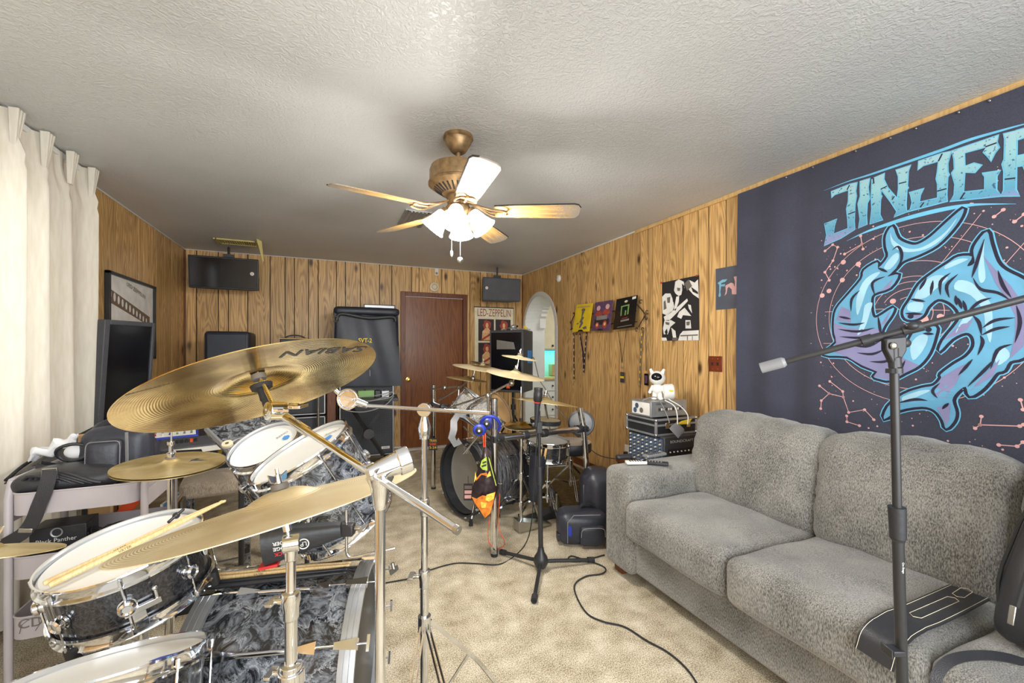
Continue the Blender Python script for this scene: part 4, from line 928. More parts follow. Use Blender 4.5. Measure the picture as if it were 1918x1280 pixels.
def drum(name, label, cat, C, n, R, depth, shell, lugs=8, head='drumhead', turn=0.0, up=(0, 0, 1), style='turret', badge=None, grp=None, hoop='chrome', rim=0.022):
    M = TM(C, frame(n, up)); t = thing(name, label, cat, M=M, group=grp)
    kid(MB(shell).lathe([(R-0.012, -0.010), (R-0.012, -depth+0.010), (R-0.004, -depth+0.006), (R-0.003, -0.006), (R-0.012, -0.010)], n=64), 'shell', t, smooth=50)
    kid(MB(head).lathe([(0, -0.001), (R*0.9, -0.001), (R-0.006, 0.0), (R-0.001, -0.004), (R, -0.012)], n=64), 'batter_head', t, smooth=30)
    kid(MB('drumhead_hazy').lathe([(0, -depth+0.001), (R*0.9, -depth+0.001), (R-0.004, -depth), (R, -depth+0.010)], n=64), 'resonant_head', t, smooth=30)
    for z, s in ((0, 1), (-depth, -1)):
        kid(MB(hoop).lathe([(R+0.001, z+s*0.012), (R+0.006, z+s*0.013), (R+0.007, z+s*0.009), (R+0.004, z+s*0.004), (R+0.004, z-s*rim*0.6), (R+0.010, z-s*rim*0.8), (R+0.010, z-s*rim), (R+0.002, z-s*rim), (R+0.001, z+s*0.012)], n=64), 'hoop', t, smooth=40)
    for i in range(lugs):
        a = turn+2*PI*i/lugs; rd = V((math.cos(a), math.sin(a), 0)); 
        mb = MB('chrome'); zc = -depth/2; tg = V((-rd.y, rd.x, 0))
        if style == 'turret': mb.lathe([(0, 0), (0.020, 0), (0.020, 0.004), (0.013, 0.006), (0.013, 0.010), (0.0185, 0.012), (0.0185, 0.020), (0.013, 0.024), (0.009, 0.021), (0, 0.021)], rd*(R-0.003)+V((0, 0, zc)), rd, 24)
        else: mb.box(rd*(R+0.004)+V((0, 0, zc)), (0.014, 0.016, depth*0.42), Matrix((rd, tg, V((0, 0, 1)))).transposed())
        lg = kid(mb, 'lug', t, smooth=35)
        mb = MB('chrome').cyl(rd*(R+0.009)+V((0, 0, -0.01)), rd*(R+0.009)+V((0, 0, -depth+0.01)), 0.0028, n=8)
        for z, s in ((-0.010, 1), (-depth+0.010, -1)): mb.cyl(rd*(R+0.009)+V((0, 0, z-0.004*s)), rd*(R+0.009)+V((0, 0, z+0.012*s)), 0.0048, n=8)
        kid(mb, 'tension_rod', lg)
    if badge:
        a = badge; rd = V((math.cos(a), math.sin(a), 0)); tg = V((-rd.y, rd.x, 0)); o = rd*(R+0.001)+V((0, 0, -depth*0.5))
        b = kid(MB('white_paint').prism([(0.020*math.cos(2*PI*i/20), 0.028*math.sin(2*PI*i/20)) for i in range(20)], o, tg, V((0, 0, 1)), 0.002), 'badge', t)
        kid(MB('ink').text('dw', 0.018, o+rd*0.0024, tg, V((0, 0, 1)), 0.0004), 'badge_lettering', b)
    return t, M
def head_mark(t, M, x, y, R, blue=True, text=None, ang=0.0):
    """maker's diamond and lettering printed on the batter head, at local x,y"""
    c, s = math.cos(ang), math.sin(ang); ux, uy = V((c, s, 0)), V((-s, c, 0)); o = V((x, y, 0.0008))
    if blue: kid(MB('skyblue').prism([(-R*0.10, -R*0.055), (0.0, -R*0.14), (R*0.10, -0.055*R), (R*0.10, 0.055*R), (0, R*0.14), (-R*0.10, 0.055*R)], o, ux, uy, 0.0004), 'head_logo', t)
    if text: kid(MB('ink_grey').text(text, R*0.10, o+uy*R*0.27, ux, uy, 0.0005), 'head_lettering', t)
def to_local(M, px, py):
    """where the view ray through a pixel meets a drum head, in the drum's own plane"""
    n = M.to_3x3() @ V((0, 0, 1)); C = M.translation; r = ray(px, py); p = EYE + r*((C-EYE).dot(n)/r.dot(n)); q = M.inverted() @ p; return q
def tripod(parent, c, hub_z, ends, r=0.010, m='chrome', flat=True, brace_z=0.16):
    """folding legs of flat bar with braces to the lower hub"""
    for e in ends:
        e = V(e); d = V((e.x-c.x, e.y-c.y, 0)).normalized(); side = d.cross(V((0, 0, 1)))
        a = V((c.x, c.y, hub_z))+d*0.02; kn = a.lerp(e, 0.52)+V((0, 0, 0.02)); mb = MB(m)
        for s in (-1, 1):
            mb.ribbon(bez(a+side*s*r*0.6, a.lerp(kn, .5)+side*s*r*0.7, kn+side*s*r*0.8, kn+side*s*r*0.8, 4)[:-1]+bez(kn+side*s*r*0.8, kn.lerp(e, 0.4)+V((0, 0, 0.02))+side*s*r*0.7, kn.lerp(e, 0.8)+side*s*r*0.5, e+side*s*r*0.4, 6), 0.014, side, 0.002)
        lg = mb.build('leg', parent=parent, smooth=60)
        MB('rubber').cyl(e-d*0.02+V((0, 0, 0.012)), e+d*0.012, 0.013, n=12).build('rubber_foot', parent=lg)
        MB(m).ribbon([V((c.x, c.y, brace_z))+d*0.015, kn], 0.012, side, 0.003).build('brace', parent=lg)
    MB(m).cyl((c.x, c.y, hub_z-0.025), (c.x, c.y, hub_z+0.025), 0.021, n=20).build('leg_collar', parent=parent); MB(m).cyl((c.x, c.y, brace_z-0.015), (c.x, c.y, brace_z+0.015), 0.018, n=20).build('brace_collar', parent=parent)
def wingscrew(p, d, m='chrome', s=1.0):
    d = V(d).normalized(); M = frame(d); mb = MB(m).cyl(p, V(p)+d*0.018*s, 0.006*s, n=10)
    mb.box(V(p)+d*0.022*s, (0.036*s, 0.006*s, 0.014*s), M); return mb
def stand_pole(parent, x, y, zs, rs, wing_dir=None, m='chrome'):
    """telescoping vertical tubes: zs top to bottom, one radius per tube, with collars"""
    for i in range(len(rs)):
        MB(m).cyl((x, y, zs[i+1]), (x, y, zs[i]), rs[i], n=28).build('tube', parent=parent)
    for i in range(1, len(rs)):
        c = MB(m).lathe([(rs[i-1], 0.030), (rs[i]+0.005, 0.028), (rs[i]+0.006, 0.012), (rs[i]+0.003, -0.006), (rs[i]+0.003, -0.026), (rs[i], -0.030)], (x, y, zs[i]), n=28).build('height_collar', parent=parent, bevel=0.0008)
        if wing_dir is not None: wingscrew(V((x, y, zs[i]+0.008))+V(wing_dir)*(rs[i]+0.004), wing_dir, m).build('wing_screw', parent=c, bevel=0.001)

# ================================================================== front kit (nearest the camera, facing right)
# ---- large crash seen from below
CC, CN_ = V((-.136, 1.094, 1.235)), V((-.275, .325, .905))
cr, M, zt = cymbal('crash_cymbal', 'large polished brass crash cymbal tilted high in the foreground, seen from below', CC, CN_, 0.254, 'cymbal_brass', bell=0.27)
q0 = M.inverted() @ EYE
# lettering under the edge, read upside down from here
n3 = M.to_3x3() @ V((0, 0, 1))
def und(px, py):
    r = ray(px, py); p = EYE + r*((CC-EYE).dot(n3)/r.dot(n3)); return p
a, b = und(535, 668), und(690, 650); ux = (a-b).normalized(); uy = n3.cross(ux)*-1
def under(mb):   # press a flat shape onto the underside of the big crash
    iv = M.inverted()
    for i, p in enumerate(mb.v): q = iv @ p; r = math.hypot(q.x, q.y); q.z = 0.254*0.085*(1-(r/0.254)**1.6)-0.0022; mb.v[i] = M @ q
    return mb
under(MB('dark_grey').text('SABIAN', 0.040, und(612, 663), ux, uy, 0.0, width=(a-b).length*0.98, bold=0.015)).build('cymbal_lettering', parent=cr)
under(MB('rubber').ribbon([und(234, 739), und(262, 734), und(300, 727), und(340, 719)], [0.0028, 0.002, 0.0018, 0.0006], n3, 0.0)).build('crack', parent=cr, smooth=0)
# ---- its boom stand
s1 = thing('cymbal_stand', 'chrome boom cymbal stand holding the big crash in the foreground', 'cymbal stand', V((P(712, 656, 0.695).x, P(712, 656, 0.695).y, 0)))
J0 = P(517, 770, 0.90); B1 = P(858, 994, 0.58); bp0 = P(552, 792, 0.87)
MB('chrome').cyl(P(536, 782, 0.885), B1, 0.0060, n=20).build('boom_arm', parent=s1)
cap = (B1-J0).normalized(); MB('steel').cyl(B1-cap*0.006, B1+cap*0.001, 0.0066, n=20).cyl(B1+cap*0.001, B1+cap*0.0012, 0.003, n=12).build('boom_tip', parent=s1)
MB('chrome').cyl(P(536, 782, 0.885), P(575, 808, 0.855), 0.0095, n=20).cyl(P(575, 808, 0.855), P(580, 811, 0.85), 0.0095, 0.006, 20).build('boom_sleeve', parent=s1)
mb = MB('chrome'); ax = (RT*-0.55-FW*0.8+V((0, 0, 0.1))).normalized()
mb.cyl(J0-ax*0.018, J0+ax*0.018, 0.019, n=28).lathe([(0.0, 0.019), (0.007, 0.0215), (0.010, 0.019), (0.019, 0.018)], J0, ax, 28); mb.build('tilter', parent=s1, bevel=0.002)
wingscrew(J0+RT*0.028+V((0, 0, 0.01)), RT, s=1.1).build('tilter_wing', parent=s1, bevel=0.001)
rod = CC+n3*0.008
MB('chrome').cyl(J0, rod+n3*0.03, 0.0045, n=12).build('cymbal_rod', parent=s1)
MB('rubber').cyl(CC-n3*0.028, CC-n3*0.002, 0.0105, n=20).cyl(CC-n3*0.002, CC+n3*0.008, 0.021, 0.023, 24).cyl(CC-n3*0.046, CC-n3*0.028, 0.0085, n=16).build('cymbal_seat', parent=s1)
wingscrew(CC-n3*0.040, RT, 'steel', 0.7).build('seat_screw', parent=s1)
T = P(703, 884, 0.685); tx, ty = T.x, T.y
pl = P(712, 900, 0.70)
stand_pole(s1, pl.x, pl.y, (T.z-0.03, 0.50, 0.28, 0.06), (0.0085, 0.0115, 0.0145), RT)
mb = MB('chrome').lathe([(0.010, -0.055), (0.013, -0.045), (0.015, -0.02), (0.022, -0.005), (0.022, 0.012), (0.014, 0.02), (0, 0.02)], (pl.x, pl.y, T.z-0.01), n=24)
hx = (RT*0.8+FW*0.45+V((0, 0, 0.25))).normalized(); mb.cyl(T-hx*0.012, T+hx*0.050, 0.012, 0.021, 24).cyl(T+hx*0.036, T+hx*0.058, 0.022, n=24); mb.build('boom_tilter', parent=s1, bevel=0.002)
bd2 = (B1-J0).normalized(); MB('chrome').cyl(T-bd2*0.012, T+bd2*0.012, 0.011, n=18).build('boom_clamp', parent=s1)
tripod(s1, pl, 0.30, [(pl.x+0.30*math.cos(a), pl.y+0.30*math.sin(a), 0.01) for a in (0.2, 2.3, 4.4)])
felts(CC, n3, zt, '', s1)

# ---- cream ride seen from above
RC, RN = V((-.087, 1.012, .990)), V((-.178, .198, .964))
rd_, M, zt = cymbal('ride_cymbal', 'large unlathed cream ride cymbal spread low across the foreground', RC, RN, 0.28, 'cymbal_cream', dish=0.06, bell=0.22)
s2 = thing('cymbal_stand', 'chrome straight cymbal stand under the cream ride, in front of the big bass drum', 'cymbal stand', (P(545, 656, .89).x, P(545, 656, .89).y, 0))
pl = P(545, 1000, 0.89); nR = RN.normalized()
felts(RC, nR, zt, '', s2)
MB('chrome').cyl(RC-nR*0.07, RC+nR*0.02, 0.004, n=12).cyl(RC-nR*0.05, RC-nR*0.02, 0.009, n=16).build('cymbal_rod', parent=s2)
mb = MB('chrome').cyl(V((pl.x-0.016, pl.y, RC.z-0.075)), V((pl.x+0.016, pl.y, RC.z-0.075)), 0.018, n=24).cyl(V((pl.x, pl.y, RC.z-0.11)), V((pl.x, pl.y, RC.z-0.075)), 0.012, 0.014, 20); mb.build('tilter', parent=s2, bevel=0.002)
stand_pole(s2, pl.x, pl.y, (RC.z-0.10, 0.785, 0.635, 0.06), (0.0095, 0.0125, 0.0160), -RT)
MB('chrome').lathe([(0.0125, 0.018), (0.026, 0.016), (0.027, -0.012), (0.018, -0.02), (0.016, -0.05)], (pl.x, pl.y, 0.635), n=32).build('memory_lock', parent=s2, bevel=0.002)
tripod(s2, pl, 0.30, [(pl.x+0.30*math.cos(a), pl.y+0.30*math.sin(a), 0.01) for a in (-0.2, 3.6, 4.8)])

# ---- stand with an empty tilter
s3_ = thing('cymbal_stand', 'chrome boom stand with an empty tilter, standing on the open carpet', 'cymbal stand', (P(795, 656, 1.4).x, P(795, 656, 1.4).y, 0))
pl = P(795, 900, 1.4); T = P(795, 768, 1.4); zz_ = lambda y: 1.32-(y-656)/796*1.4
stand_pole(s3_, pl.x, pl.y, (zz_(795), zz_(950), zz_(1084), 0.06), (0.0095, 0.0110, 0.0135), None)
wingscrew(V((pl.x, pl.y, zz_(1080)))-RT*0.014, -RT, 'steel', 1.3).build('wing_screw', parent=s3_, bevel=0.001)
MB('chrome').cyl(T-FW*0.012, T+FW*0.018, 0.023, n=32).lathe([(0.016, 0), (0.022, 0.035), (0.012, 0.07), (0.010, 0.085)], (T.x, T.y, T.z-0.095), (0, 0, 1), 24).build('boom_tilter', parent=s3_, bevel=0.002)
E0, E1 = P(683, 760, 1.44), P(918, 775, 1.32)
MB('chrome').cyl(E0, E1, 0.0062, n=16).build('boom_arm', parent=s3_)
G = P(652, 748, 1.44); mb = MB('chrome')
mb.lathe([(0.030, -0.008), (0.036, -0.008), (0.036, 0.008), (0.030, 0.008), (0.028, 0.003), (0.010, 0.001), (0, 0.001)], G, -FW, 32)
mb.cyl(G+RT*0.030-V((0, 0, 0.010)), E0+RT*0.01, 0.015, 0.010, 16); mb.bar(G-RT*0.02+V((0, 0, 0.006))-FW*0.006, G+RT*0.02-V((0, 0, 0.003))-FW*0.006, 0.012, 0.010)
mb.cyl(G-RT*0.025+V((0, 0, 0.012)), P(628, 731, 1.44), 0.007, n=12).cyl(P(628, 731, 1.44), P(617, 716, 1.44), 0.003, n=8); mb.build('empty_tilter', parent=s3_, bevel=0.0015)
e1 = onZ(938, 1292, 0.01); tripod(s3_, pl, 0.42, [e1, (pl.x-0.14, pl.y-0.24, 0.01), (pl.x+0.08, pl.y-0.28, 0.01)], brace_z=0.10)

# ---- hi-hat
HC = V((-.56, 2.036, .875)); HN = V((.027, -.04, .999)).normalized()
hh = thing('hi_hat', 'pair of golden hi-hat cymbals marked with a K, between the trolley and the toms', 'hi-hat', (HC.x, HC.y, 0))
M = TM(HC, frame(HN))
def hatdisc(name, z, flip):
    R = 0.178; prof = [(R*(1-t/12)+0.03*t/12, flip*(0.010*(t/12))) for t in range(13)]; z0 = prof[-1][1]
    prof += [(0.03*(1-t)+0.006*t, z0+flip*0.014*math.sin(t*PI/2)) for t in (0.25, 0.5, 0.75, 1)]
    full = prof+[(r, z_-0.0016) for r, z_ in reversed(prof)]+[prof[0]]
    mb = MB('cymbal_bronze').lathe([(r, z_+z) for r, z_ in full], n=72); place(mb, M); return mb.build(name, parent=hh, smooth=60)
top = hatdisc('top_cymbal', 0.004, 1); hatdisc('bottom_cymbal', -0.004, -1)
def hatpt(px, py):
    r = ray(px, py); return EYE + r*((HC-EYE).dot(HN)/r.dot(HN))
kc_ = hatpt(364, 868); ux = (hatpt(396, 868)-hatpt(338, 870)).normalized(); uy = HN.cross(ux)
MB('dark_grey').prism([(-0.035, -0.020), (-0.012, -0.026), (-0.004, -0.006), (0.045, 0.0), (0.020, 0.006), (0.004, 0.006), (0.010, 0.022), (-0.004, 0.028), (-0.014, 0.004)], kc_+HN*0.011, ux, uy, 0.0008).build('k_mark', parent=top)
pz = HC.z
MB('chrome').cyl((HC.x, HC.y, pz-0.02), (HC.x+0.004, HC.y, pz+0.30), 0.0033, n=10).build('pull_rod', parent=hh)
MB('chrome').cyl((HC.x, HC.y, pz+0.028), (HC.x, HC.y, pz+0.045), 0.013, n=16).cyl((HC.x, HC.y, pz+0.05), (HC.x, HC.y, pz+0.075), 0.008, n=12).cyl((HC.x, HC.y, pz+0.078), (HC.x, HC.y, pz+0.09), 0.013, n=12).build('clutch', parent=hh, bevel=0.001)
MB('ink_grey').cyl((HC.x, HC.y, pz+0.018), (HC.x, HC.y, pz+0.030), 0.018, n=18).build('felt', parent=hh)
MB('chrome').cyl((HC.x, HC.y, 0.08), (HC.x, HC.y, pz-0.03), 0.0125, n=20).cyl((HC.x, HC.y, pz-0.035), (HC.x, HC.y, pz-0.012), 0.02, 0.026, 20).build('stand_tube', parent=hh)
tripod(hh, HC, 0.42, [(HC.x+0.28*math.cos(a), HC.y+0.28*math.sin(a), 0.01) for a in (0.9, 3.0, 4.9)])
MB('steel').box((HC.x-0.15, HC.y-0.05, 0.03), (0.26, 0.09, 0.02)).build('footboard', parent=hh, bevel=0.004)

# ---- rack toms
t1, M1 = drum('rack_tom', 'smaller rack tom with a white head, behind the wider tom under the big crash', 'drum', V((-.231, 1.921, .945)), V((-.342, -.366, .866)), 0.127, 0.20, 'marble_shell', 6, turn=0.3)
q = to_local(M1, 536, 820); ang = math.atan2(*(lambda a, b: (b.y-a.y, b.x-a.x))(to_local(M1, 480, 850), to_local(M1, 540, 812)))
head_mark(t1, M1, q.x, q.y, 0.127, text='REMO', ang=ang)
t2, M2 = drum('rack_tom', 'wider rack tom with a white head and black marbled shell above the bass drum', 'drum', V((-.084, 1.618, .972)), V((-.485, -.088, .87)), 0.165, 0.30, 'marble_shell', 8, turn=0.2)
q = to_local(M2, 613, 822); head_mark(t2, M2, q.x, q.y, 0.165, text='REMO', ang=0.9)
# ---- bass drum on its side axis
KA = V((.967, -.255, 0)).normalized(); KC = V((-.107, 1.59, .285)); KR = 0.275
MK = TM(KC+KA*0.235, frame(KA)); kd = thing('bass_drum', 'large bass drum with black marbled shell in the centre foreground', 'drum', M=MK); D = 0.47
kid(MB('marble_shell').lathe([(KR-0.012, -0.02), (KR-0.012, -D+0.02), (KR-0.004, -D+0.015), (KR-0.004, -0.015), (KR-0.012, -0.02)], n=96), 'shell', kd, smooth=50)
kid(MB('black_plastic').lathe([(0, -0.012), (KR-0.012, -0.012), (KR, -0.02)], n=64), 'front_head', kd); kid(MB('drumhead').lathe([(0, -D+0.012), (KR-0.012, -D+0.012), (KR, -D+0.02)], n=64), 'batter_head', kd)
for z0_, z1_ in ((0.012, -0.034), (-D+0.040, -D-0.012)):
    m_h = 'silver'
    kid(MB(m_h).lathe([(KR+0.001, z0_), (KR+0.014, z0_), (KR+0.0145, lerp(z0_, z1_, .3)), (KR+0.013, lerp(z0_, z1_, .33)), (KR+0.0145, lerp(z0_, z1_, .36)), (KR+0.0145, lerp(z0_, z1_, .64)), (KR+0.013, lerp(z0_, z1_, .67)), (KR+0.0145, lerp(z0_, z1_, .7)), (KR+0.014, z1_), (KR+0.001, z1_), (KR+0.001, z0_)], n=96), 'hoop', kd, smooth=30)
upl = MK.inverted().to_3x3() @ V((0, 0, 1)); a_up = math.atan2(upl.y, upl.x); cml = MK.inverted().to_3x3() @ (EYE-KC); a_cm = math.atan2(cml.y, cml.x); sg = 1 if ((a_cm-a_up+PI) % (2*PI)-PI) > 0 else -1
for i in range(10):
    a = a_up+sg*math.radians(15+36*i); rdv = V((math.cos(a), math.sin(a), 0)); tg = V((-rdv.y, rdv.x, 0)); o = rdv*(KR+0.008)
    mb = MB('chrome').cyl(o+V((0, 0, -0.13)), o+V((0, 0, -D+0.13)), 0.0075, n=14)
    for z, s in ((-0.13, 1), (-D+0.13, -1)):   # wedge ends
        mb.hexa([o+tg*-0.016-rdv*0.012+V((0, 0, z+s*0.03)), o+tg*0.016-rdv*0.012+V((0, 0, z+s*0.03)), o+tg*0.016+rdv*0.012+V((0, 0, z+s*0.03)), o+tg*-0.016+rdv*0.012+V((0, 0, z+s*0.03)),
                 o+tg*-0.006-rdv*0.010+V((0, 0, z-s*0.03)), o+tg*0.006-rdv*0.010+V((0, 0, z-s*0.03)), o+tg*0.006+rdv*0.006+V((0, 0, z-s*0.03)), o+tg*-0.006+rdv*0.006+V((0, 0, z-s*0.03))])
    lg = kid(mb, 'tube_lug', kd, smooth=30)
    for z, s in ((0.0, 1), (-D, -1)):
        mb = MB('chrome').cyl(o+rdv*0.008+V((0, 0, z-s*0.10)), o+rdv*0.008+V((0, 0, z+s*0.045)), 0.0035, n=8)
        mb.hexa([o+tg*-0.015-rdv*0.004+V((0, 0, z+s*0.016)), o+tg*0.015-rdv*0.004+V((0, 0, z+s*0.016)), o+tg*0.015+rdv*0.016+V((0, 0, z+s*0.016)), o+tg*-0.015+rdv*0.016+V((0, 0, z+s*0.016)),
                 o+tg*-0.009+rdv*0.008+V((0, 0, z-s*0.05)), o+tg*0.009+rdv*0.008+V((0, 0, z-s*0.05)), o+tg*0.009+rdv*0.014+V((0, 0, z-s*0.05)), o+tg*-0.009+rdv*0.014+V((0, 0, z-s*0.05))])
        mb.box(o+rdv*0.008+V((0, 0, z+s*0.045)), (0.008, 0.042, 0.008), Matrix((rdv, tg, V((0, 0, 1)))).transposed()); kid(mb, 'claw', kd, smooth=30)
for s in (-1, 1):
    b0_ = KC+KA*0.12+KA.cross(V((0, 0, 1)))*s*0.26+V((0, 0, -0.05)); MB('chrome').cyl(b0_, V((b0_.x, b0_.y, 0.0))+KA*0.10+KA.cross(V((0, 0, 1)))*s*0.08, 0.008, n=12).build('spur', parent=kd)
MB('black_metal').box(KC+KA*-0.05+V((0, 0, KR+0.012)), (0.05, 0.12, 0.02), frame(V((0, 0, 1)), KA)).build('tom_mount', parent=kd, bevel=0.004)
# ---- sticks lying across the bass drum
def stick(name, label, p0, p1, m, r=0.0072, grp=None, tip='drumhead', nylon=False, txt=None):
    p0, p1 = V(p0), V(p1); L = (p1-p0).length; ax_ = (p1-p0).normalized()
    pr = [(0, 0), (r*0.7, 0.001), (r, 0.006), (r, L*0.72), (r*0.55, L*0.955), (r*0.40, L*0.968), (r*0.62, L*0.98), (r*0.60, L*0.993), (r*0.25, L), (0, L)]
    t = thing(name, label, 'drumstick', p0, group=grp); MB(m).lathe(pr, p0, ax_, 14).build('shaft', parent=t)
    if txt:
        up_ = V((0, 0, 1)); up_ = (up_-ax_*up_.dot(ax_)).normalized(); cmr = (EYE-p0.lerp(p1, .4)); cmr = (cmr-ax_*cmr.dot(ax_)).normalized(); nn = cmr; uy = nn.cross(ax_)
        MB('ink').text(txt, r*0.9, p0+ax_*L*0.36+nn*(r+0.0001), ax_, uy, 0.0002).build('lettering', parent=t)
    return t
def kt(px, d): # point on a kick rim line a little above the hoops
    return None
hz = KR+0.016
def topk(al, ph):  # al along axis, ph degrees toward the camera from the top
    f = math.radians(ph); side = V((0, 0, 1)).cross(KA); cam_side = side if side.dot(EYE-KC) > 0 else -side
    return KC+KA*al+V((0, 0, 1))*hz*math.cos(f)+cam_side*hz*math.sin(f)
up_off = V((0, 0, 0.008))
for i, (m_, f0, f1, lab, txt) in enumerate((('stick_wood', -1, -7, 'upper of the two pale drumsticks lying across the top of the bass drum', 'VATER'), ('stick_wood', 3, -3, 'lower of the two pale drumsticks lying across the top of the bass drum', 'VATER'),
        ('black_plastic', 8, 2, 'black drumstick lying just in front of the pale pair on the bass drum', 'AHEAD'), ('black_plastic', 11.5, 6, 'nearest black drumstick lying on the bass drum', 'AHEAD'))):
    a, b = topk(-0.262, f0), topk(0.235, f1); dlt = (b-a).normalized(); c = (a+b)/2; stick('drumstick', lab, a+up_off, a+dlt*0.44+up_off, m_, grp=None, txt=txt)
# ---- cowbell on its rod
cb = thing('cowbell', 'black cowbell with red and white lettering clamped above the bass drum', 'cowbell', P(560, 1020, 1.22))
a0 = P(497, 1022, 1.20); a1 = P(640, 992, 1.25); ax_ = (a1-a0).normalized(); up_ = V((0, 0, 1)); up_ = (up_-ax_*up_.dot(ax_)).normalized(); sd = up_.cross(ax_)
mb = MB('black_plastic'); vv = []
for (c, hh_, ww) in ((a0, 0.054, 0.040), (a1, 0.020, 0.022)):
    for i in range(16):
        a = 2*PI*i/16; cx_, cy_ = math.cos(a), math.sin(a); vv.append(c+sd*ww*abs(cx_)**0.7*(1 if cx_ > 0 else -1)+up_*hh_*abs(cy_)**0.6*(1 if cy_ > 0 else -1))
mb.add(vv, [(i, (i+1) % 16, 16+(i+1) % 16, 16+i) for i in range(16)]+[tuple(range(16, 32))]); mb.add([c*1.0 for c in [a0+(p-a0)*0.94 for p in vv[:16]]]+[a1+(p-a1)*0.9-ax_*0.004 for p in vv[16:]], [(16+i, 16+(i+1) % 16, (i+1) % 16, i) for i in range(16)]+[tuple(reversed(range(16, 32)))])
mb.build('bell', parent=cb, smooth=50)
MB('red').box(a0-up_*0.052+ax_*0.008, (0.06, 0.05, 0.008), frame(up_, ax_)).build('mouth_guard', parent=cb, bevel=0.002)
fr_ = a0.lerp(a1, 0.25); nn = (-FW-ax_*(-FW).dot(ax_)).normalized()
tu = -up_*0.98; tx_ = ax_*-1
base = fr_-sd*0.0 ; side_n = sd if sd.dot(EYE-a0) > 0 else -sd
for i, (wd, mm_) in enumerate((('RIDER', 'white_paint'), ('RIDGE', 'white_paint'), ('ROCK', 'red'))):
    MB(mm_).text(wd, 0.010, fr_+up_*(0.012-0.015*i)+side_n*(0.0385-0.001*i), tx_, tu, 0.0005, width=0.042, bold=0.02).build('lettering', parent=cb)
rg = a0.lerp(a1, 0.52)+up_*0.0+side_n*0.033; MB('white_paint').lathe([(0.012, 0), (0.0135, 0.0005), (0.015, 0)], rg-up_*0.006, side_n, 24).text('LP', 0.012, rg-up_*0.006, tx_, tu, 0.001).build('round_badge', parent=cb)
cl = P(652, 992, 1.25); mb = MB('black_metal').box(cl, (0.036, 0.03, 0.034), Rz(-TH)); mb.build('clamp', parent=cb, bevel=0.004)
wingscrew(P(664, 990, 1.25), RT, 's' if False else 'steel', 1.2).build('clamp_screw', parent=cb, bevel=0.001)
MB('chrome').tube([P(649, 955, 1.25), P(649, 1030, 1.25)]+bez(P(649, 1030, 1.25), P(650, 1046, 1.25), P(656, 1046, 1.25), P(672, 1042, 1.25), 5)[1:]+[P(740, 1027, 1.27)], 0.0045, 10).build('mounting_rod', parent=cb)
wingscrew(P(735, 1055, 1.33), V((0.2, -0.2, -1)), 'steel').build('cymbal_wing', parent=cb)

# ---- snare on its stand
SCn, SN = V((-.529, 1.548, .754)), V((-.159, -.131, .979)).normalized()
sn, MS = drum('snare_drum', 'black carbon snare drum with round lugs, tilted on its stand at lower left', 'drum', SCn, SN, 0.178, 0.150, 'carbon_shell', 8, turn=0.35, up=(0, 0, 1), badge=None)
a = math.atan2((MS.inverted() @ P(362, 1040, 1.28)).y, (MS.inverted() @ P(362, 1040, 1.28)).x); rdv = V((math.cos(a), math.sin(a), 0)); tg = V((-rdv.y, rdv.x, 0)); o = rdv*0.1765+V((0, 0, -0.06))
bd_ = kid(MB('white_paint').prism([(0.020*math.cos(2*PI*i/20), 0.026*math.sin(2*PI*i/20)) for i in range(20)], o, tg, V((0, 0, 1)), 0.002), 'badge', sn); kid(MB('ink').text('dw', 0.018, o+rdv*0.0024, tg, V((0, 0, 1)), 0.0004), 'badge_lettering', bd_)
a = math.atan2(*reversed((MS.inverted() @ P(275, 1160, 1.05)).to_tuple()[:2])); rdv = V((math.cos(a), math.sin(a), 0)); tg = V((-rdv.y, rdv.x, 0)); o = rdv*0.186+V((0, 0, -0.09))
mb = MB('chrome').box(o, (0.012, 0.075, 0.016), Matrix((rdv, tg, V((0, 0, 1)))).transposed()).box(o+V((0, 0, -0.030))+tg*-0.01, (0.006, 0.028, 0.045), Matrix((rdv, tg, V((0, 0, 1)))).transposed()).cyl(o+tg*0.03, o+tg*0.03+V((0, 0, 0.03)), 0.004).sphere(o+tg*0.03+V((0, 0, 0.035)), 0.007); kid(mb, 'snare_strainer', sn, bevel=0.001)
lq = [to_local(MS, *p) for p in ((85, 1108), (398, 962))]; lq2 = [to_local(MS, *p) for p in ((95, 1111), (378, 974))]
for i, (q, lab) in enumerate(((lq, 'upper of the two pale drumsticks lying across the snare head'), (lq2, 'lower of the two pale drumsticks lying across the snare head'))):
    up3 = MS.to_3x3() @ V((0, 0, 1)); a, b = MS @ V((q[0].x, q[0].y, 0)), MS @ V((q[1].x, q[1].y, 0)); d_ = (b-a).normalized()
    stick('drumstick', lab, a+up3*0.020, a+d_*0.41+up3*0.024, 'stick_wood', txt='VATER')
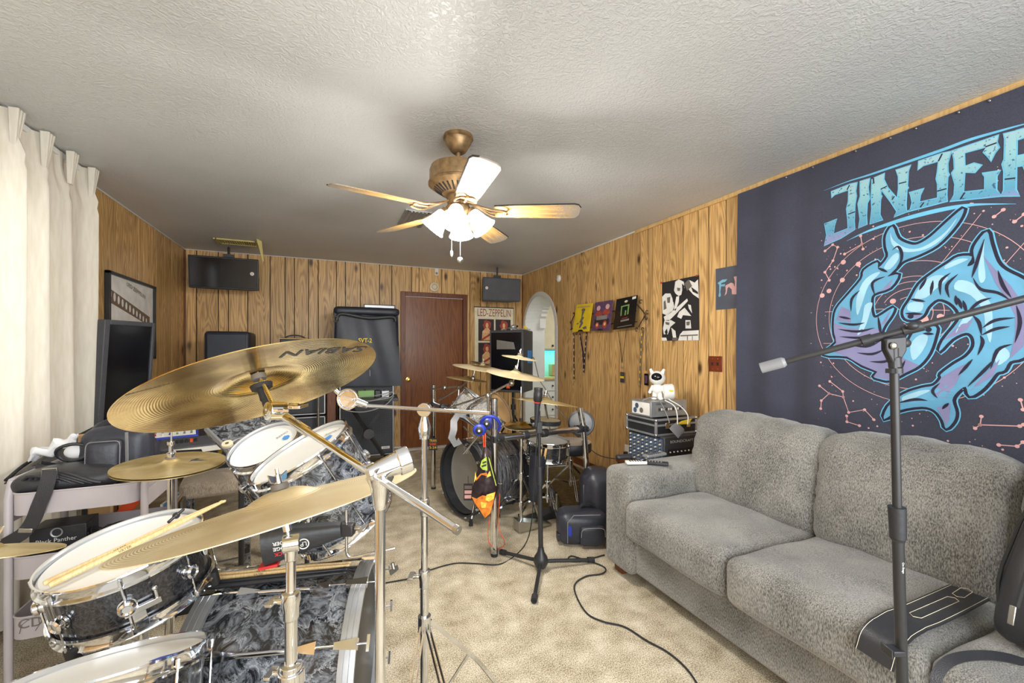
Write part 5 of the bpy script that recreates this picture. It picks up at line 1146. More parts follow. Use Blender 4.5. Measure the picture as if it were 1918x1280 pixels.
# drum key on the sticks
kq = to_local(MS, 335, 985); kp = MS @ V((kq.x, kq.y, 0.034)); kx = (MS @ V((to_local(MS, 345, 976).x, to_local(MS, 345, 976).y, 0.034))-kp).normalized()
mb = MB('black_metal').cyl(kp-kx*0.035, kp+kx*0.035, 0.0045, n=12).sphere(kp, 0.010); tag(mb.build('drum_key'), 'small black drum key lying on the sticks across the snare', 'drum key')
ss = thing('snare_stand', 'chrome snare stand basket and tripod under the black snare', 'drum stand', (SCn.x, SCn.y, 0))
bz = SCn-SN*0.19
for i in range(3):
    a = 0.9+2*PI*i/3; dd = MS.to_3x3() @ V((math.cos(a), math.sin(a), 0)); e = bz+dd*0.185
    MB('chrome').tube([bz-V((0, 0, 0.03)), bz+dd*0.12, e, e+SN*0.035, e+SN*0.045-dd*0.015], 0.006, 8).build('basket_arm', parent=ss); MB('rubber').box(e+SN*0.02-dd*0.004, (0.03, 0.02, 0.045), frame(SN, dd)).build('rubber_grip', parent=ss, bevel=0.004)
MB('chrome').cyl((bz.x, bz.y, 0.10), bz-V((0, 0, 0.03)), 0.012, n=20).sphere(bz-V((0, 0, 0.03)), 0.026).build('stand_tube', parent=ss)
tripod(ss, V((bz.x, bz.y, 0)), 0.33, [(bz.x+0.26*math.cos(a), bz.y+0.26*math.sin(a), 0.01) for a in (1.4, 3.5, 5.4)])

# ---- floor tom at bottom left
ft, MF = drum('floor_tom', 'drum with a white head and chrome hoop cut off by the lower left corner', 'drum', V((-.425, 1.18, .64)), V((-.016, .344, .939)), 0.165, 0.30, 'carbon_shell', 8, turn=0.1, style='bar')
q = to_local(MF, 318, 1229); kid(MB('blue').prism([(-0.032, -0.004), (-0.018, 0.010), (0.024, 0.016), (0.034, 0.008), (0.018, -0.008), (-0.018, -0.012)], V((q.x, q.y, 0.0008)), V((1, 0, 0)), V((0, 1, 0)), 0.0005), 'head_logo', ft)
for i in range(3):
    a = 0.8+2*PI*i/3; rdv = V((math.cos(a), math.sin(a), 0)); b = MF @ (rdv*0.18+V((0, 0, -0.15))); MB('chrome').tube([b, V((b.x, b.y, 0.04)), V((b.x, b.y, 0.0))], 0.006, 8).build('leg', parent=ft)
# ---- splash at the far left
fd = V((FW.x, FW.y, 0)).normalized(); SP = P(-25, 1034, 1.0)
sp, M, zt = cymbal('splash_cymbal', 'small cymbal poking in at the left edge beside the snare', SP, (fd*0.27+V((0, 0, 0.963))), 0.133, 'cymbal_bronze')
s4_ = thing('cymbal_stand', 'cymbal stand at the left edge carrying the small cymbal', 'cymbal stand', (SP.x, SP.y, 0)); MB('chrome').cyl((SP.x, SP.y, 0.08), SP-V((0, 0, 0.02)), 0.010).build('tube', parent=s4_); felts(SP, fd*0.27+V((0, 0, 0.963)), zt, '', s4_)
tripod(s4_, SP, 0.30, [(SP.x+0.22*math.cos(a), SP.y+0.22*math.sin(a), 0.01) for a in (0.5, 2.6, 4.7)])

# ================================================================== grey utility trolley with bags (left)
tr_ = thing('utility_trolley', 'grey three-tier metal trolley loaded with bags by the curtain', 'trolley', (-0.90, 2.4, 0))
X0, X1, Y0, Y1 = -1.095, -0.715, 2.19, 2.62
for zt in (0.78, 0.54, 0.315):
    mb = MB('grey_cart'); h = 0.082
    def rr(x0, x1, y0, y1, r, n=5):
        o = []
        for cx, cy, a in ((x1-r, y0+r, -90), (x1-r, y1-r, 0), (x0+r, y1-r, 90), (x0+r, y0+r, 180)):
            for i in range(n+1): b = math.radians(a+90*i/n); o.append((cx+r*math.cos(b), cy+r*math.sin(b)))
        return o
    A1, A2 = rr(X0, X1, Y0, Y1, 0.05), rr(X0+0.002, X1-0.002, Y0+0.002, Y1-0.002, 0.048); k = len(A1)
    mb.add([(x, y, zt-h) for x, y in A1]+[(x, y, zt) for x, y in A1]+[(x, y, zt) for x, y in A2]+[(x, y, zt-h+0.003) for x, y in A2],
           [(i, (i+1) % k, k+(i+1) % k, k+i) for i in range(k)]+[(k+i, k+(i+1) % k, 2*k+(i+1) % k, 2*k+i) for i in range(k)]+[(2*k+i, 2*k+(i+1) % k, 3*k+(i+1) % k, 3*k+i) for i in range(k)]+[tuple(reversed(range(k))), tuple(range(3*k, 4*k))])
    mb.tube([(x, y, zt) for x, y in A1], 0.0035, 6, closed=True); mb.build('tray', parent=tr_, smooth=40)
for x in (X0-0.010, X1+0.016):
    for y in (Y0+0.03, Y1-0.03): MB('grey_cart').tube([(x, y, 0.06), (x, y, 0.76), (x, y+(0.02 if y < 2.4 else -0.02), 0.82)], 0.013, 10).build('post', parent=tr_)
    MB('grey_cart').tube([(x, Y0+0.05, 0.82), (x, Y1-0.05, 0.82)], 0.013, 10).box((x, (Y0+Y1)/2, 0.70), (0.004, Y1-Y0-0.08, 0.07)).build('handle', parent=tr_)
    for y in (Y0+0.03, Y1-0.03): MB('rubber').cyl((x-0.012, y, 0.03), (x+0.012, y, 0.03), 0.03, n=20).build('caster', parent=tr_)
yf = Y0-0.0035
MB('ink_grey').text('CD', 0.035, onY(57, 1167, yf), (1, 0, 0), (0, 0, 1), 0.0).tube([onY(x, y, yf) for x, y in ((36, 1188), (40, 1172), (55, 1160), (72, 1158), (74, 1170), (66, 1182))], 0.0012, 5).build('marker_drawing', parent=tr_)
# leather bags on the top tray
def bag(name, label, c, size, rot, m='soft_black', rnd_=0.05, parts=(), cat='bag', puff=(0.01, 0.01, 0.02), grp=None):
    t = thing(name, label, cat, c, group=grp); MB(m).cushion(c, size, rnd_, puff, rot=rot, n=12).build('body', parent=t, smooth=70); return t
def onbag(c, rot, p): return V(c)+rot @ V(p)
R1 = Matrix.Rotation(0.10, 3, 'Y') @ Rz(-0.35)
c = (-0.955, 2.31, 0.800); b1 = bag('leather_bag', 'crumpled black leather bag folded into the front of the top tray of the trolley', c, (0.31, 0.19, 0.075), Rz(0.05), 'black_leather', 0.035)
for i in range(5): MB('black_leather').tube(spline([onY(38+10*i, 912-3*i, 2.225), onY(52+16*i, 893-2*i, 2.215), onY(95+18*i, 896+1*i, 2.21), onY(125+16*i, 908-1*i, 2.215)], 4), 0.007, 8).build('fold', parent=b1, smooth=80)
MB('steel').tube([onY(80, 880, 2.195), onY(106, 878, 2.195), onY(108, 896, 2.195), onY(78, 898, 2.195)], 0.004, 6, closed=True).build('buckle', parent=b1)
hs = leather_strap('bag_strap', 'black webbing strap with a metal slider hanging over the front of the trolley', spline([onY(95, 882, 2.185), onY(86, 915, 2.178), onY(72, 950, 2.175), onY(62, 975, 2.175), onY(45, 998, 2.175), onY(18, 1015, 2.178), onY(-10, 1030, 2.18)], 5), 0.045, V((0, -1, 0.05)), 0.004, stitch=False)
MB('steel').bar(onY(35, 994, 2.168), onY(62, 994, 2.168), 0.010, 0.016).build('slider', parent=hs, bevel=0.002)
R2 = Rz(0.10) @ Matrix.Rotation(-0.08, 3, 'X'); c2 = P(222, 850, 1.90)
b2 = bag('pocket_bag', 'black padded bag with a big square zipped pocket standing on the trolley', c2, (0.23, 0.12, 0.22), R2, 'soft_black', 0.035)
pc = P(197, 855, 1.79); MB('soft_black').cushion(pc, (0.118, 0.06, 0.138), 0.022, (0, 0.006, 0), rot=R2, n=12).build('pocket', parent=b2, smooth=70)
MB('grey').tube([onbag(pc, R2, (sq(2*PI*i/40, 0.054, 0.064, 7)[0], -0.031, sq(2*PI*i/40, 0.054, 0.064, 7)[1])) for i in range(40)], 0.0016, 6, closed=True).build('zip', parent=b2)
MB('soft_black').tube(spline([P(172, 820, 1.92), P(185, 800, 2.0), P(212, 788, 2.08), P(240, 782, 2.14), P(262, 792, 2.18)], 5), 0.016, 10).build('shoulder_pad', parent=b2, smooth=80)
MB('grey').ribbon([P(237, 810, 1.82), P(238, 885, 1.80)], 0.012, -FW, 0.003).build('side_strap', parent=b2)
c3 = P(273, 847, 1.98); t = bag('pouch', 'small black pouch bag beside the square-pocket bag', c3, (0.085, 0.07, 0.115), Rz(-0.1), 'soft_black', 0.022); MB('silver').tube([c3+V((-0.05, -0.03, 0.05)), c3+V((-0.052, -0.035, 0.0)), c3+V((-0.045, -0.03, -0.02))], 0.005, 6).build('clip', parent=t)
b3 = thing('open_gig_bag', 'open black gig bag spilling over the back of the trolley towards the curtain', 'bag', (-1.15, 2.5, 0.8))
top = [onX(8, 905, -1.22), onX(40, 878, -1.22), onX(85, 850, -1.20), onX(135, 825, -1.18), onX(178, 803, -1.14)]
low = [onY(70, 900, 2.42), onY(78, 866, 2.42), onY(112, 872, 2.43), onY(140, 868, 2.45), onY(166, 842, 2.48)]
def at4(L, u): i = min(int(u*4), 3); return L[i].lerp(L[i+1], u*4-i)
mb = MB('dark_grey').grid(lambda u, v: at4(top, u).lerp(at4(low, u), v)+V((0, 0, 0.03*math.sin(v*PI)-0.006*math.sin(v*9+u*5)-0.05*math.sin(v*PI)*math.sin(u*PI))), 24, 10, 0.01, (0.3, -0.5, 0.8)); mb.build('lining', parent=b3, smooth=80)
fl_ = [onY(70, 870, 2.34), onY(100, 876, 2.33), onY(128, 876, 2.34), onY(150, 866, 2.37), onY(170, 842, 2.42)]
MB('black_leather').grid(lambda u, v: at4(fl_, u)-V((0, 0.012*math.sin(v*PI), 0.075*v)), 20, 6, 0.008, (0, 1, 0)).build('front_wall', parent=b3, smooth=80)
MB('rubber').tube(spline(fl_, 5), 0.004, 8).build('zip_edge', parent=b3, smooth=80)
MB('rubber').tube(spline([p+V((0.01, -0.01, 0.012)) for p in top], 6), 0.007, 8).build('piping', parent=b3, smooth=80)
hp = onY(140, 850, 2.40)
t = thing('headphones', 'black over-ear headphones resting in the open gig bag', 'headphones', hp); MB('black_plastic').tube([hp+V((0.050*math.cos(a), 0.01*math.sin(a*2)-0.02, 0.036*math.sin(a)+0.008)) for a in [PI*2*i/24 for i in range(24)]], 0.007, 8, closed=True).build('headband', parent=t, smooth=80)
MB('white_cloth').sphere(hp+V((0, 0.01, 0.006)), 0.040, (1, 0.5, 0.72)).build('ear_pad', parent=t, smooth=80)
pb_ = onY(112, 838, 2.52); tag(MB('white_cloth').cushion(pb_+V((-0.02, 0, 0.0)), (0.17, 0.05, 0.032), 0.015, (0.005, 0, 0.005), rot=Matrix.Rotation(-0.42, 3, 'Y'), n=14, fn=lambda q, p: q+V((0.006*math.sin(q.z*160), 0, 0.012*math.sin(q.x*90)+0.006*math.sin(q.y*120+q.x*50)))).build('plastic_bag', smooth=30), 'crumpled clear-white plastic bag lying along the gig bag edge', 'bag')
tag(MB('tan').box(P(160, 822, 2.10), (0.05, 0.03, 0.045), Rz(0.3)).build('tissue_box', bevel=0.004), 'small orange and white box tucked behind the open gig bag', 'box')
# strips of tape etc. on the second tray
bx = onY(118, 1003, 2.34); t = thing('black_box', 'black cardboard box with white script lettering on the middle tray of the trolley', 'box', (bx.x, bx.y, 0.46)); bw = MB('black_plastic').box((bx.x, 2.36, 0.535), (0.17, 0.12, 0.145), Rz(0.05)); bw.build('body', parent=t, bevel=0.003)
MB('white_paint').text('Black Panther', 0.016, (bx.x, 2.2955, 0.556), (1, 0.05, 0), (0, 0, 1), 0.001, width=0.12).build('lettering', parent=t)
MB('silver').lathe([(0.014, 0), (0.019, 0.001), (0.019, 0.0)], (bx.x+0.0, 2.2955, 0.586), (0.05, -1, 0), 24).build('round_logo', parent=t)
rnd = random.Random(11); cc_ = V((-0.83, 2.33, 0.525))
pts = [cc_+V(((0.085+0.02*rnd.random())*math.cos(a)+0.01*rnd.random(), 0.06*math.sin(a)+0.02*rnd.random(), 0.035*(rnd.random())+0.012*math.sin(a*2.3))) for a in [i*0.7 for i in range(60)]]
tag(MB('rubber').tube(spline(pts, 4), 0.0032, 6).build('cable_coil', smooth=80), 'tangled coil of black cable on the middle tray of the trolley', 'cable')
ob = leather_strap('orange_strap', 'bright orange webbing strap behind the trolley, below its top tray', [onY(262, 902, 2.632), onY(252, 935, 2.64), onY(238, 952, 2.64), onY(222, 976, 2.64), onY(215, 992, 2.64)], 0.055, (0, -1, 0.2), 0.003, stitch=False)
for m_ in list(ob.children): m_.data.materials[0] = MATS['orange']
MB('cream').box(onY(232, 820+30, 3.3), (0.1, 0.02, 0.1))
for i, (x0_, m_) in enumerate(((-1.05, 'tan'), (-0.93, 'tan'))):
    tag(MB(m_).box((x0_, 2.80, 0.32), (0.10, 0.06, 0.64)).build('cardboard_tube', bevel=0.01), ('left' if i == 0 else 'right')+' of the two tan cardboard boxes standing upright behind the trolley', 'box')
# ---- bookcase strip between curtain and television
bk = thing('bookcase', 'narrow shelf unit between the curtain and the television', 'bookcase', (-1.38, 3.70, 0))
MB('trim_wood').box((-1.448, 3.86, 0.65), (0.008, 0.5, 1.3)).box((-1.39, 3.625, 0.41), (0.12, 0.012, 0.82)).box((-1.39, 4.105, 0.65), (0.12, 0.012, 1.3)).box((-1.39, 3.86, 1.305), (0.12, 0.5, 0.012)).box((-1.39, 3.86, 0.83), (0.12, 0.5, 0.012)).box((-1.39, 3.86, 1.13), (0.12, 0.5, 0.012)).build('shelves', parent=bk, bevel=0.001)
tag(MB('tan').box((-1.39, 3.74, 1.387), (0.12, 0.22, 0.147)).box((-1.39, 3.74, 1.40), (0.124, 0.224, 0.03)).build('storage_box', bevel=0.004), 'tan storage box on top of the narrow shelf unit', 'box')
for i in range(5):
    tag(MB('blue' if i % 2 == 0 else 'skyblue').box((-1.39, 3.655+0.034*i, 0.836+0.125), (0.11, 0.030, 0.25)).build('magazine_file', bevel=0.002), ['blue magazine file at the front end of the shelf, nearest the curtain', 'light blue file, second along the shelf from the curtain', 'dark blue file in the middle of the shelf row', 'light blue file, second from the far end of the shelf row', 'blue file at the far end of the shelf row'][i], 'book')
for i in range(3): tag(MB(('black_plastic', 'paper_yellow', 'black_plastic')[i]).box((-1.39, 3.66+0.04*i, 1.136+0.07), (0.10, 0.034, 0.14)).build('book', bevel=0.002), ['dark paperback at the front of the upper shelf', 'yellow-spined paperback on the upper shelf', 'dark paperback behind the yellow one on the upper shelf'][i], 'book')
# ---- desk with mixer
dk = thing('desk', 'black desk behind the trolley carrying the television and small mixer', 'desk', (-0.78, 3.35, 0))
MB('black_plastic').box((-0.77, 3.37, 0.735), (0.96, 0.64, 0.03)).build('top', parent=dk, bevel=0.003)
for x in (-1.22, -0.33):
    for y in (3.09, 3.65): MB('black_metal').box((x, y, 0.36), (0.04, 0.04, 0.72)).build('leg', parent=dk)
mx_ = thing('mixer', 'small blue-sided mixing desk with white knobs on the black desk', 'mixer', (-0.98, 3.12, 0.75))
fr = P(303, 840, 2.55); 
mc0 = P(306, 817, 2.72)+V((0, 0, 0.012)); RM = Matrix.Rotation(0.30, 3, 'X') 
MB('blue').box(mc0, (0.36, 0.24, 0.06), Rz(0.25) @ RM).build('case', parent=mx_, bevel=0.008, seg=3)
MB('white_plastic').box(mc0+(Rz(0.25) @ RM) @ V((0, 0, 0.031)), (0.33, 0.215, 0.003), Rz(0.25) @ RM).build('panel', parent=mx_)
rk_ = Rz(0.25) @ RM; k_ = 0
for i in range(9):
    for j in range(6):
        col = ('grey', 'red', 'white_plastic', 'blue', 'green', 'ink_grey')[(i+j*2) % 6]; MB(col).cyl(mc0+rk_ @ V((-0.145+0.036*i, 0.085-0.034*j, 0.033)), mc0+rk_ @ V((-0.145+0.036*i, 0.085-0.034*j, 0.043)), 0.0062, 0.005, 10).build('knob', parent=mx_)
t = thing('drum_module', 'grey rubber-edged electronic unit in front of the blue mixer', 'electronic module', (-0.68, 3.12, 0.75)); cu_ = P(352, 836, 2.52)+V((0, 0, 0.004)); MB('grey_black').cushion(cu_, (0.27, 0.17, 0.05), 0.016, rot=Rz(0.25) @ Matrix.Rotation(0.2, 3, 'X'), n=10).build('case', parent=t, smooth=60)
for i in range(5): MB('orange' if i == 3 else 'black_metal').box(cu_+Rz(0.25) @ V((-0.05+0.022*i, 0.0, 0.028)), (0.014, 0.04, 0.010), Rz(0.25) @ Matrix.Rotation(0.2, 3, 'X')).build('button', parent=t, bevel=0.002)
t = thing('tape_roll', 'yellow roll of tape on the desk by the tom', 'tape', (-0.47, 3.05, 0.75)); MB('yellow').lathe([(0.026, -0.012), (0.045, -0.012), (0.045, 0.012), (0.026, 0.012), (0.026, -0.012)], P(400, 846, 2.75), (0.4, -0.8, 0.5), 32).build('tape', parent=t, smooth=40); MB('tan').lathe([(0.023, -0.012), (0.026, -0.012), (0.026, 0.012), (0.023, 0.012), (0.023, -0.012)], P(400, 846, 2.75), (0.4, -0.8, 0.5), 32).build('core', parent=t, smooth=40)
for i, (x, y, w_, h_, lab) in enumerate(((-0.55, 2.98, 0.26, 0.20, 'white sheet of paper at the front edge of the black desk'), (-0.72, 3.0, 0.20, 0.14, 'second sheet of paper under the electronic unit'))):
    tag(MB('paper_white').box((x, y+0.02, 0.7515+0.001*i), (w_, h_, 0.001), Rz(0.3-0.4*i)).build('paper_sheet', smooth=0), lab, 'paper')
# ---- television standing on its side
tv = thing('television', 'old black television standing on its side near the left wall', 'television', (-1.18, 3.55, 0.75))
tl, tr2 = P(197, 598, 2.60), P(292, 615, 2.95); z1, z0_ = tl.z, 0.752
ex = V((tr2.x-tl.x, tr2.y-tl.y, 0)); wv = ex.length; ex.normalize(); nb = V((-ex.y, ex.x, 0)); nb = nb if nb.y > 0 else -nb   # nb points backwards
lean = V((0.035, 0, 0)); zc = V((0, 0, 1)); org = V((tl.x-0.04, tl.y, z0_)); hv = z1-z0_
upv = (V((tl.x, tl.y, z1))-org).normalized()
def TVp(x, z, d): return org+ex*x+upv*z+nb*d
def tvbox(mb, x0, x1, z0, z1, d0, d1, sh=1.0):
    return mb.hexa([TVp(x0, z0, d0), TVp(x1, z0, d0), TVp(x1, z0, d1), TVp(x0, z0, d1), TVp(x0, z1, d0), TVp(x1, z1, d0), TVp(x1, z1, d1), TVp(x0, z1, d1)])
mb = MB('grey_black'); f_ = 0.035
tvbox(mb, 0, f_, 0, hv, 0, 0.05); tvbox(mb, wv-f_*0.6, wv, 0, hv, 0, 0.05); tvbox(mb, f_, wv-f_*0.6, hv-0.03, hv, 0, 0.05); tvbox(mb, f_, wv-f_*0.6, 0, 0.03, 0, 0.05); mb.build('bezel', parent=tv, bevel=0.004)
tvbox(MB('screen'), f_, wv-f_*0.6, 0.03, hv-0.03, 0.012, 0.03).build('screen', parent=tv)
mb = MB('grey_black'); mb.hexa([TVp(0.004, 0.01, 0.05), TVp(wv-0.004, 0.01, 0.05), TVp(wv-0.06, 0.06, 0.11), TVp(0.03, 0.06, 0.11), TVp(0.004, hv-0.01, 0.05), TVp(wv-0.004, hv-0.01, 0.05), TVp(wv-0.06, hv-0.06, 0.11), TVp(0.03, hv-0.06, 0.11)]); mb.build('rear_case', parent=tv, bevel=0.01)
sp0 = TVp(0.0, hv*0.5, 0.06)
tvbox(MB('orange'), -0.001, 0.012, hv*0.47, hv*0.54, 0.055, 0.09).build('socket_panel', parent=tv); tvbox(MB('white_plastic'), -0.001, 0.012, hv*0.38, hv*0.405, 0.055, 0.085).build('label_sticker', parent=tv)
for i in range(3): MB('white_plastic').cyl(TVp(-0.004, hv*(0.485+0.02*i), 0.072), TVp(0.002, hv*(0.485+0.02*i), 0.072), 0.004, n=10).build('socket', parent=tv)
for i in range(6): tvbox(MB('grey'), -0.002, 0.01, hv*(0.60+0.016*i), hv*(0.607+0.016*i), 0.06, 0.085).build('button', parent=tv)
# ---- framed print on the left wall
WXL = XL+0.004
def flat(mb, pts, mp, lay=0): return mb
pr_ = thing('framed_print', 'dark-framed sepia print of an aeroplane engine on the left wall above the television', 'picture', (WXL, 4.35, 1.25))
PY0, PY1, PZ0, PZ1 = 3.91, 4.80, 1.24, 1.89
mb = MB('black_plastic')
for (y0, y1, z0, z1) in ((PY0, PY1, PZ1-0.022, PZ1), (PY0, PY1, PZ0, PZ0+0.022), (PY0, PY0+0.022, PZ0, PZ1), (PY1-0.022, PY1, PZ0, PZ1)): mb.box((WXL+0.015, (y0+y1)/2, (z0+z1)/2), (0.03, y1-y0, z1-z0))
mb.build('frame', parent=pr_, bevel=0.002)
def W(px, py): p = onX(px, py, WXL+0.012); return (p.y, p.z)
def wp(mb, pts, lay): return mb.prism(pts, (WXL+0.010+0.0012*lay, 0, 0), (0, 1, 0), (0, 0, 1), 0.0008)
a = MB('sepia', 'sepia_dark', 'paper_white', 'ink_grey'); a.use('paper_white'); wp(a, [(PY0+0.02, PZ0+0.02), (PY1-0.02, PZ0+0.02), (PY1-0.02, PZ1-0.02), (PY0+0.02, PZ1-0.02)], 0)
a.use('sepia'); wp(a, [(PY0+0.02, PZ0+0.02), (PY1-0.02, PZ0+0.02), (PY1-0.02, PZ0+0.18), (PY0+0.30, PZ0+0.30), (PY0+0.02, PZ0+0.24)], 1)
a.use('sepia_dark'); wp(a, [(PY0+0.02, PZ1-0.12), (PY1-0.10, PZ1-0.28), (PY1-0.10, PZ1-0.36), (PY0+0.02, PZ1-0.22)], 1); wp(a, [(PY0+0.02, PZ0+0.30), (PY0+0.42, PZ0+0.22), (PY0+0.42, PZ0+0.20), (PY0+0.02, PZ0+0.26)], 2)
a.use('paper_white')
for i in range(11):
    y = PY0+0.05+0.066*i; z = PZ1-0.165-0.0155*i; s_ = 1-0.03*i; wp(a, [(y+0.018*s_*math.cos(2*PI*j/12), z+0.034*s_*math.sin(2*PI*j/12)) for j in range(12)], 3)
a.use('sepia_dark'); wp(a, [(PY0+0.22, PZ0+0.10), (PY1-0.18, PZ0+0.06), (PY1-0.16, PZ0+0.18), (PY0+0.24, PZ0+0.26)], 4); wp(a, [(PY1-0.13+0.05*math.cos(2*PI*j/16), PZ0+0.16+0.10*math.sin(2*PI*j/16)) for j in range(16)], 5)
a.use('sepia_dark').text('LED ZEPPELIN', 0.030, (WXL+0.0165, PY0+0.50, PZ1-0.085), (0, 1, -0.18), (0, 0, 1), 0.0, width=0.36)
a.build('print', parent=pr_, smooth=0)
# ---- stool
so = thing('stool', 'stool with a worn beige padded seat between the hi-hat and the rack toms', 'stool', P(408, 905, 2.4))
sc = P(412, 902, 2.42); sz = sc.z
MB('bench_fabric').cushion((sc.x, sc.y, sz), (0.34, 0.28, 0.085), 0.025, (0.008, 0.004, 0.012), rot=Rz(0.15), n=14).build('seat', parent=so, smooth=70)
for dx in (-0.14, 0.13):
    for dy in (-0.10, 0.10): p = Rz(0.15) @ V((dx, dy, 0)); MB('marble_shell').box((sc.x+p.x, sc.y+p.y, (sz-0.04)/2), (0.035, 0.035, sz-0.04)).build('leg', parent=so, bevel=0.002)
for z in (0.15, 0.30): MB('dull_metal').bar(V((sc.x, sc.y, z))+Rz(0.15) @ V((-0.14, -0.10, 0)), V((sc.x, sc.y, z))+Rz(0.15) @ V((0.13, -0.10, 0)), 0.02, 0.012).build('crossbar', parent=so)
for i, m_ in enumerate(('paper_white', 'skyblue', 'paper_white', 'tan', 'ink_grey')):
    x = onY(309+6*i, 930, 2.62).x; tag(MB(m_).box((x, 2.74, 0.40+0.0), (0.010, 0.24, 0.31), Rz(0.06*(i-2))).build('record_sleeve', smooth=0), ['white record sleeve, first of the upright row under the hi-hat', 'blue record sleeve in the upright row under the hi-hat', 'white record sleeve in the middle of the upright row', 'tan record sleeve in the upright row', 'dark record sleeve at the stool end of the upright row'][i], 'record')
rc = thing('record_crate', 'low black crate holding upright record sleeves by the stool', 'crate', (onY(320, 930, 2.62).x, 2.74, 0)); MB('black_plastic').box((onY(320, 930, 2.62).x, 2.74, 0.12), (0.20, 0.30, 0.24)).build('body', parent=rc, bevel=0.004)
# ---- black board with clamps behind the toms
bo = [P(385, 803, 2.15), P(452, 868, 1.98), P(575, 812, 2.20), P(505, 770, 2.42)]
t = thing('folding_board', 'black textured board on legs behind the rack toms, with chrome clamps on it', 'board', bo[1]); dn = V((0, 0, -0.03))
MB('marble_shell').hexa([bo[1]+dn, bo[2]+dn, bo[3]+dn, bo[0]+dn, bo[1], bo[2], bo[3], bo[0]]).build('top', parent=t, bevel=0.003)
MB('silver').bar(bo[0], bo[1], 0.012, 0.02).build('edge_strip', parent=t)
for p in bo[1:]: MB('black_metal').cyl((p.x, p.y, 0.0), p+dn*0.5, 0.012, n=10).build('leg', parent=t)
bn = (bo[2]-bo[1]).cross(bo[0]-bo[1]).normalized(); bn = bn if bn.z > 0 else -bn
for i, (u, v, L_, lab) in enumerate(((0.22, 0.42, 0.11, 'chrome drum clamp on the black board, nearer the mixer'), (0.66, 0.46, 0.12, 'chrome wrench-shaped clamp on the black board, nearer the toms'))):
    o = bo[1].lerp(bo[2], u).lerp(bo[0].lerp(bo[3], u), v)+bn*0.012; ex_ = (bo[3]-bo[0]).normalized() if i == 0 else (bo[1]-bo[0]).normalized(); c = thing('drum_clamp', lab, 'clamp', o)
    MB('chrome').tube([o-ex_*L_/2, o-ex_*L_*0.1+bn*0.01, o+ex_*L_/2], 0.009, 10).build('arm', parent=c, smooth=70); MB('chrome').lathe([(0.011, -0.008), (0.021, -0.008), (0.021, 0.008), (0.011, 0.008), (0.011, -0.008)], o+ex_*L_*0.55, bn, 24).build('ring', parent=c, bevel=0.002)
    if i == 0: MB('cream').lathe([(0.008, -0.008), (0.024, -0.008), (0.024, 0.008), (0.008, 0.008)], o-ex_*L_*0.55, bn, 24).build('wing', parent=c, bevel=0.002)

# ================================================================== back wall gear
def cab(name, label, cat, x0, x1, y0, y1, z0, z1, m='black_plastic', rot=0.0, bev=0.02, grille='dark_grey', frame_m=None, grp=None, fm=0.03):
    t = thing(name, label, cat, ((x0+x1)/2, (y0+y1)/2, z0), group=grp); c = V(((x0+x1)/2, (y0+y1)/2, (z0+z1)/2))
    MB(m).box(c, (x1-x0, y1-y0, z1-z0)).build('cabinet', parent=t, bevel=bev, seg=3)
    if grille: MB(grille).box((c.x, y0-0.004, c.z), (x1-x0-2*fm, 0.012, z1-z0-2*fm)).build('grille', parent=t, bevel=0.003)
    if frame_m:
        mb = MB(frame_m); a, b = (x1-x0)/2-fm*0.5, (z1-z0)/2-fm*0.5
        for s in (-1, 1): mb.box((c.x+s*a, y0-0.010, c.z), (0.010, 0.008, 2*b)).box((c.x, y0-0.010, c.z+s*b), (2*a, 0.008, 0.010))
        mb.build('trim_frame', parent=t)
    return t
def grille_mat():
    m, t, b = newmat('grille_cloth'); v = coords(t, (1, 1, 1)); w1 = N(t, 'ShaderNodeTexWave', i_Scale=28.0, bands_direction='Z'); w2 = N(t, 'ShaderNodeTexWave', i_Scale=28.0, bands_direction='X'); t.links.new(v, w1.inputs[0]); t.links.new(v, w2.inputs[0])
    mu = N(t, 'ShaderNodeMath', operation='MULTIPLY'); t.links.new(w1.outputs['Fac'], mu.inputs[0]); t.links.new(w2.outputs['Fac'], mu.inputs[1])
    r = ramp(t, [(0.1, (0.015, 0.017, 0.022)), (0.6, (0.11, 0.12, 0.14))]); t.links.new(mu.outputs[0], r.inputs[0]); t.links.new(r.outputs[0], b.inputs['Base Color']); b.inputs['Roughness'].default_value = 0.6
grille_mat()
gy = 5.02; gx0, gx1 = onY(634, 800, gy).x, onY(739, 800, gy).x
bc = cab('speaker_cabinet', 'tall bass speaker cabinet with grey grille beside the brown door', 'speaker', gx0, gx1, gy+0.012, gy+0.42, 0.12, 1.28, 'soft_black', grille='grille_cloth', frame_m='silver')
MB('white_paint').box((gx1-0.10, gy-0.004, 0.21), (0.09, 0.004, 0.028)).build('name_plate', parent=bc); MB('ink').text('AMPEG', 0.014, (gx1-0.10, gy-0.0065, 0.21), (1, 0, 0), (0, 0, 1), 0.0002).build('plate_lettering', parent=bc)
for x in (gx0+0.06, gx1-0.06):
    for y in (gy+0.06, gy+0.36): MB('rubber').cyl((x-0.015, y, 0.06), (x+0.015, y, 0.06), 0.06, n=18).build('caster', parent=bc)

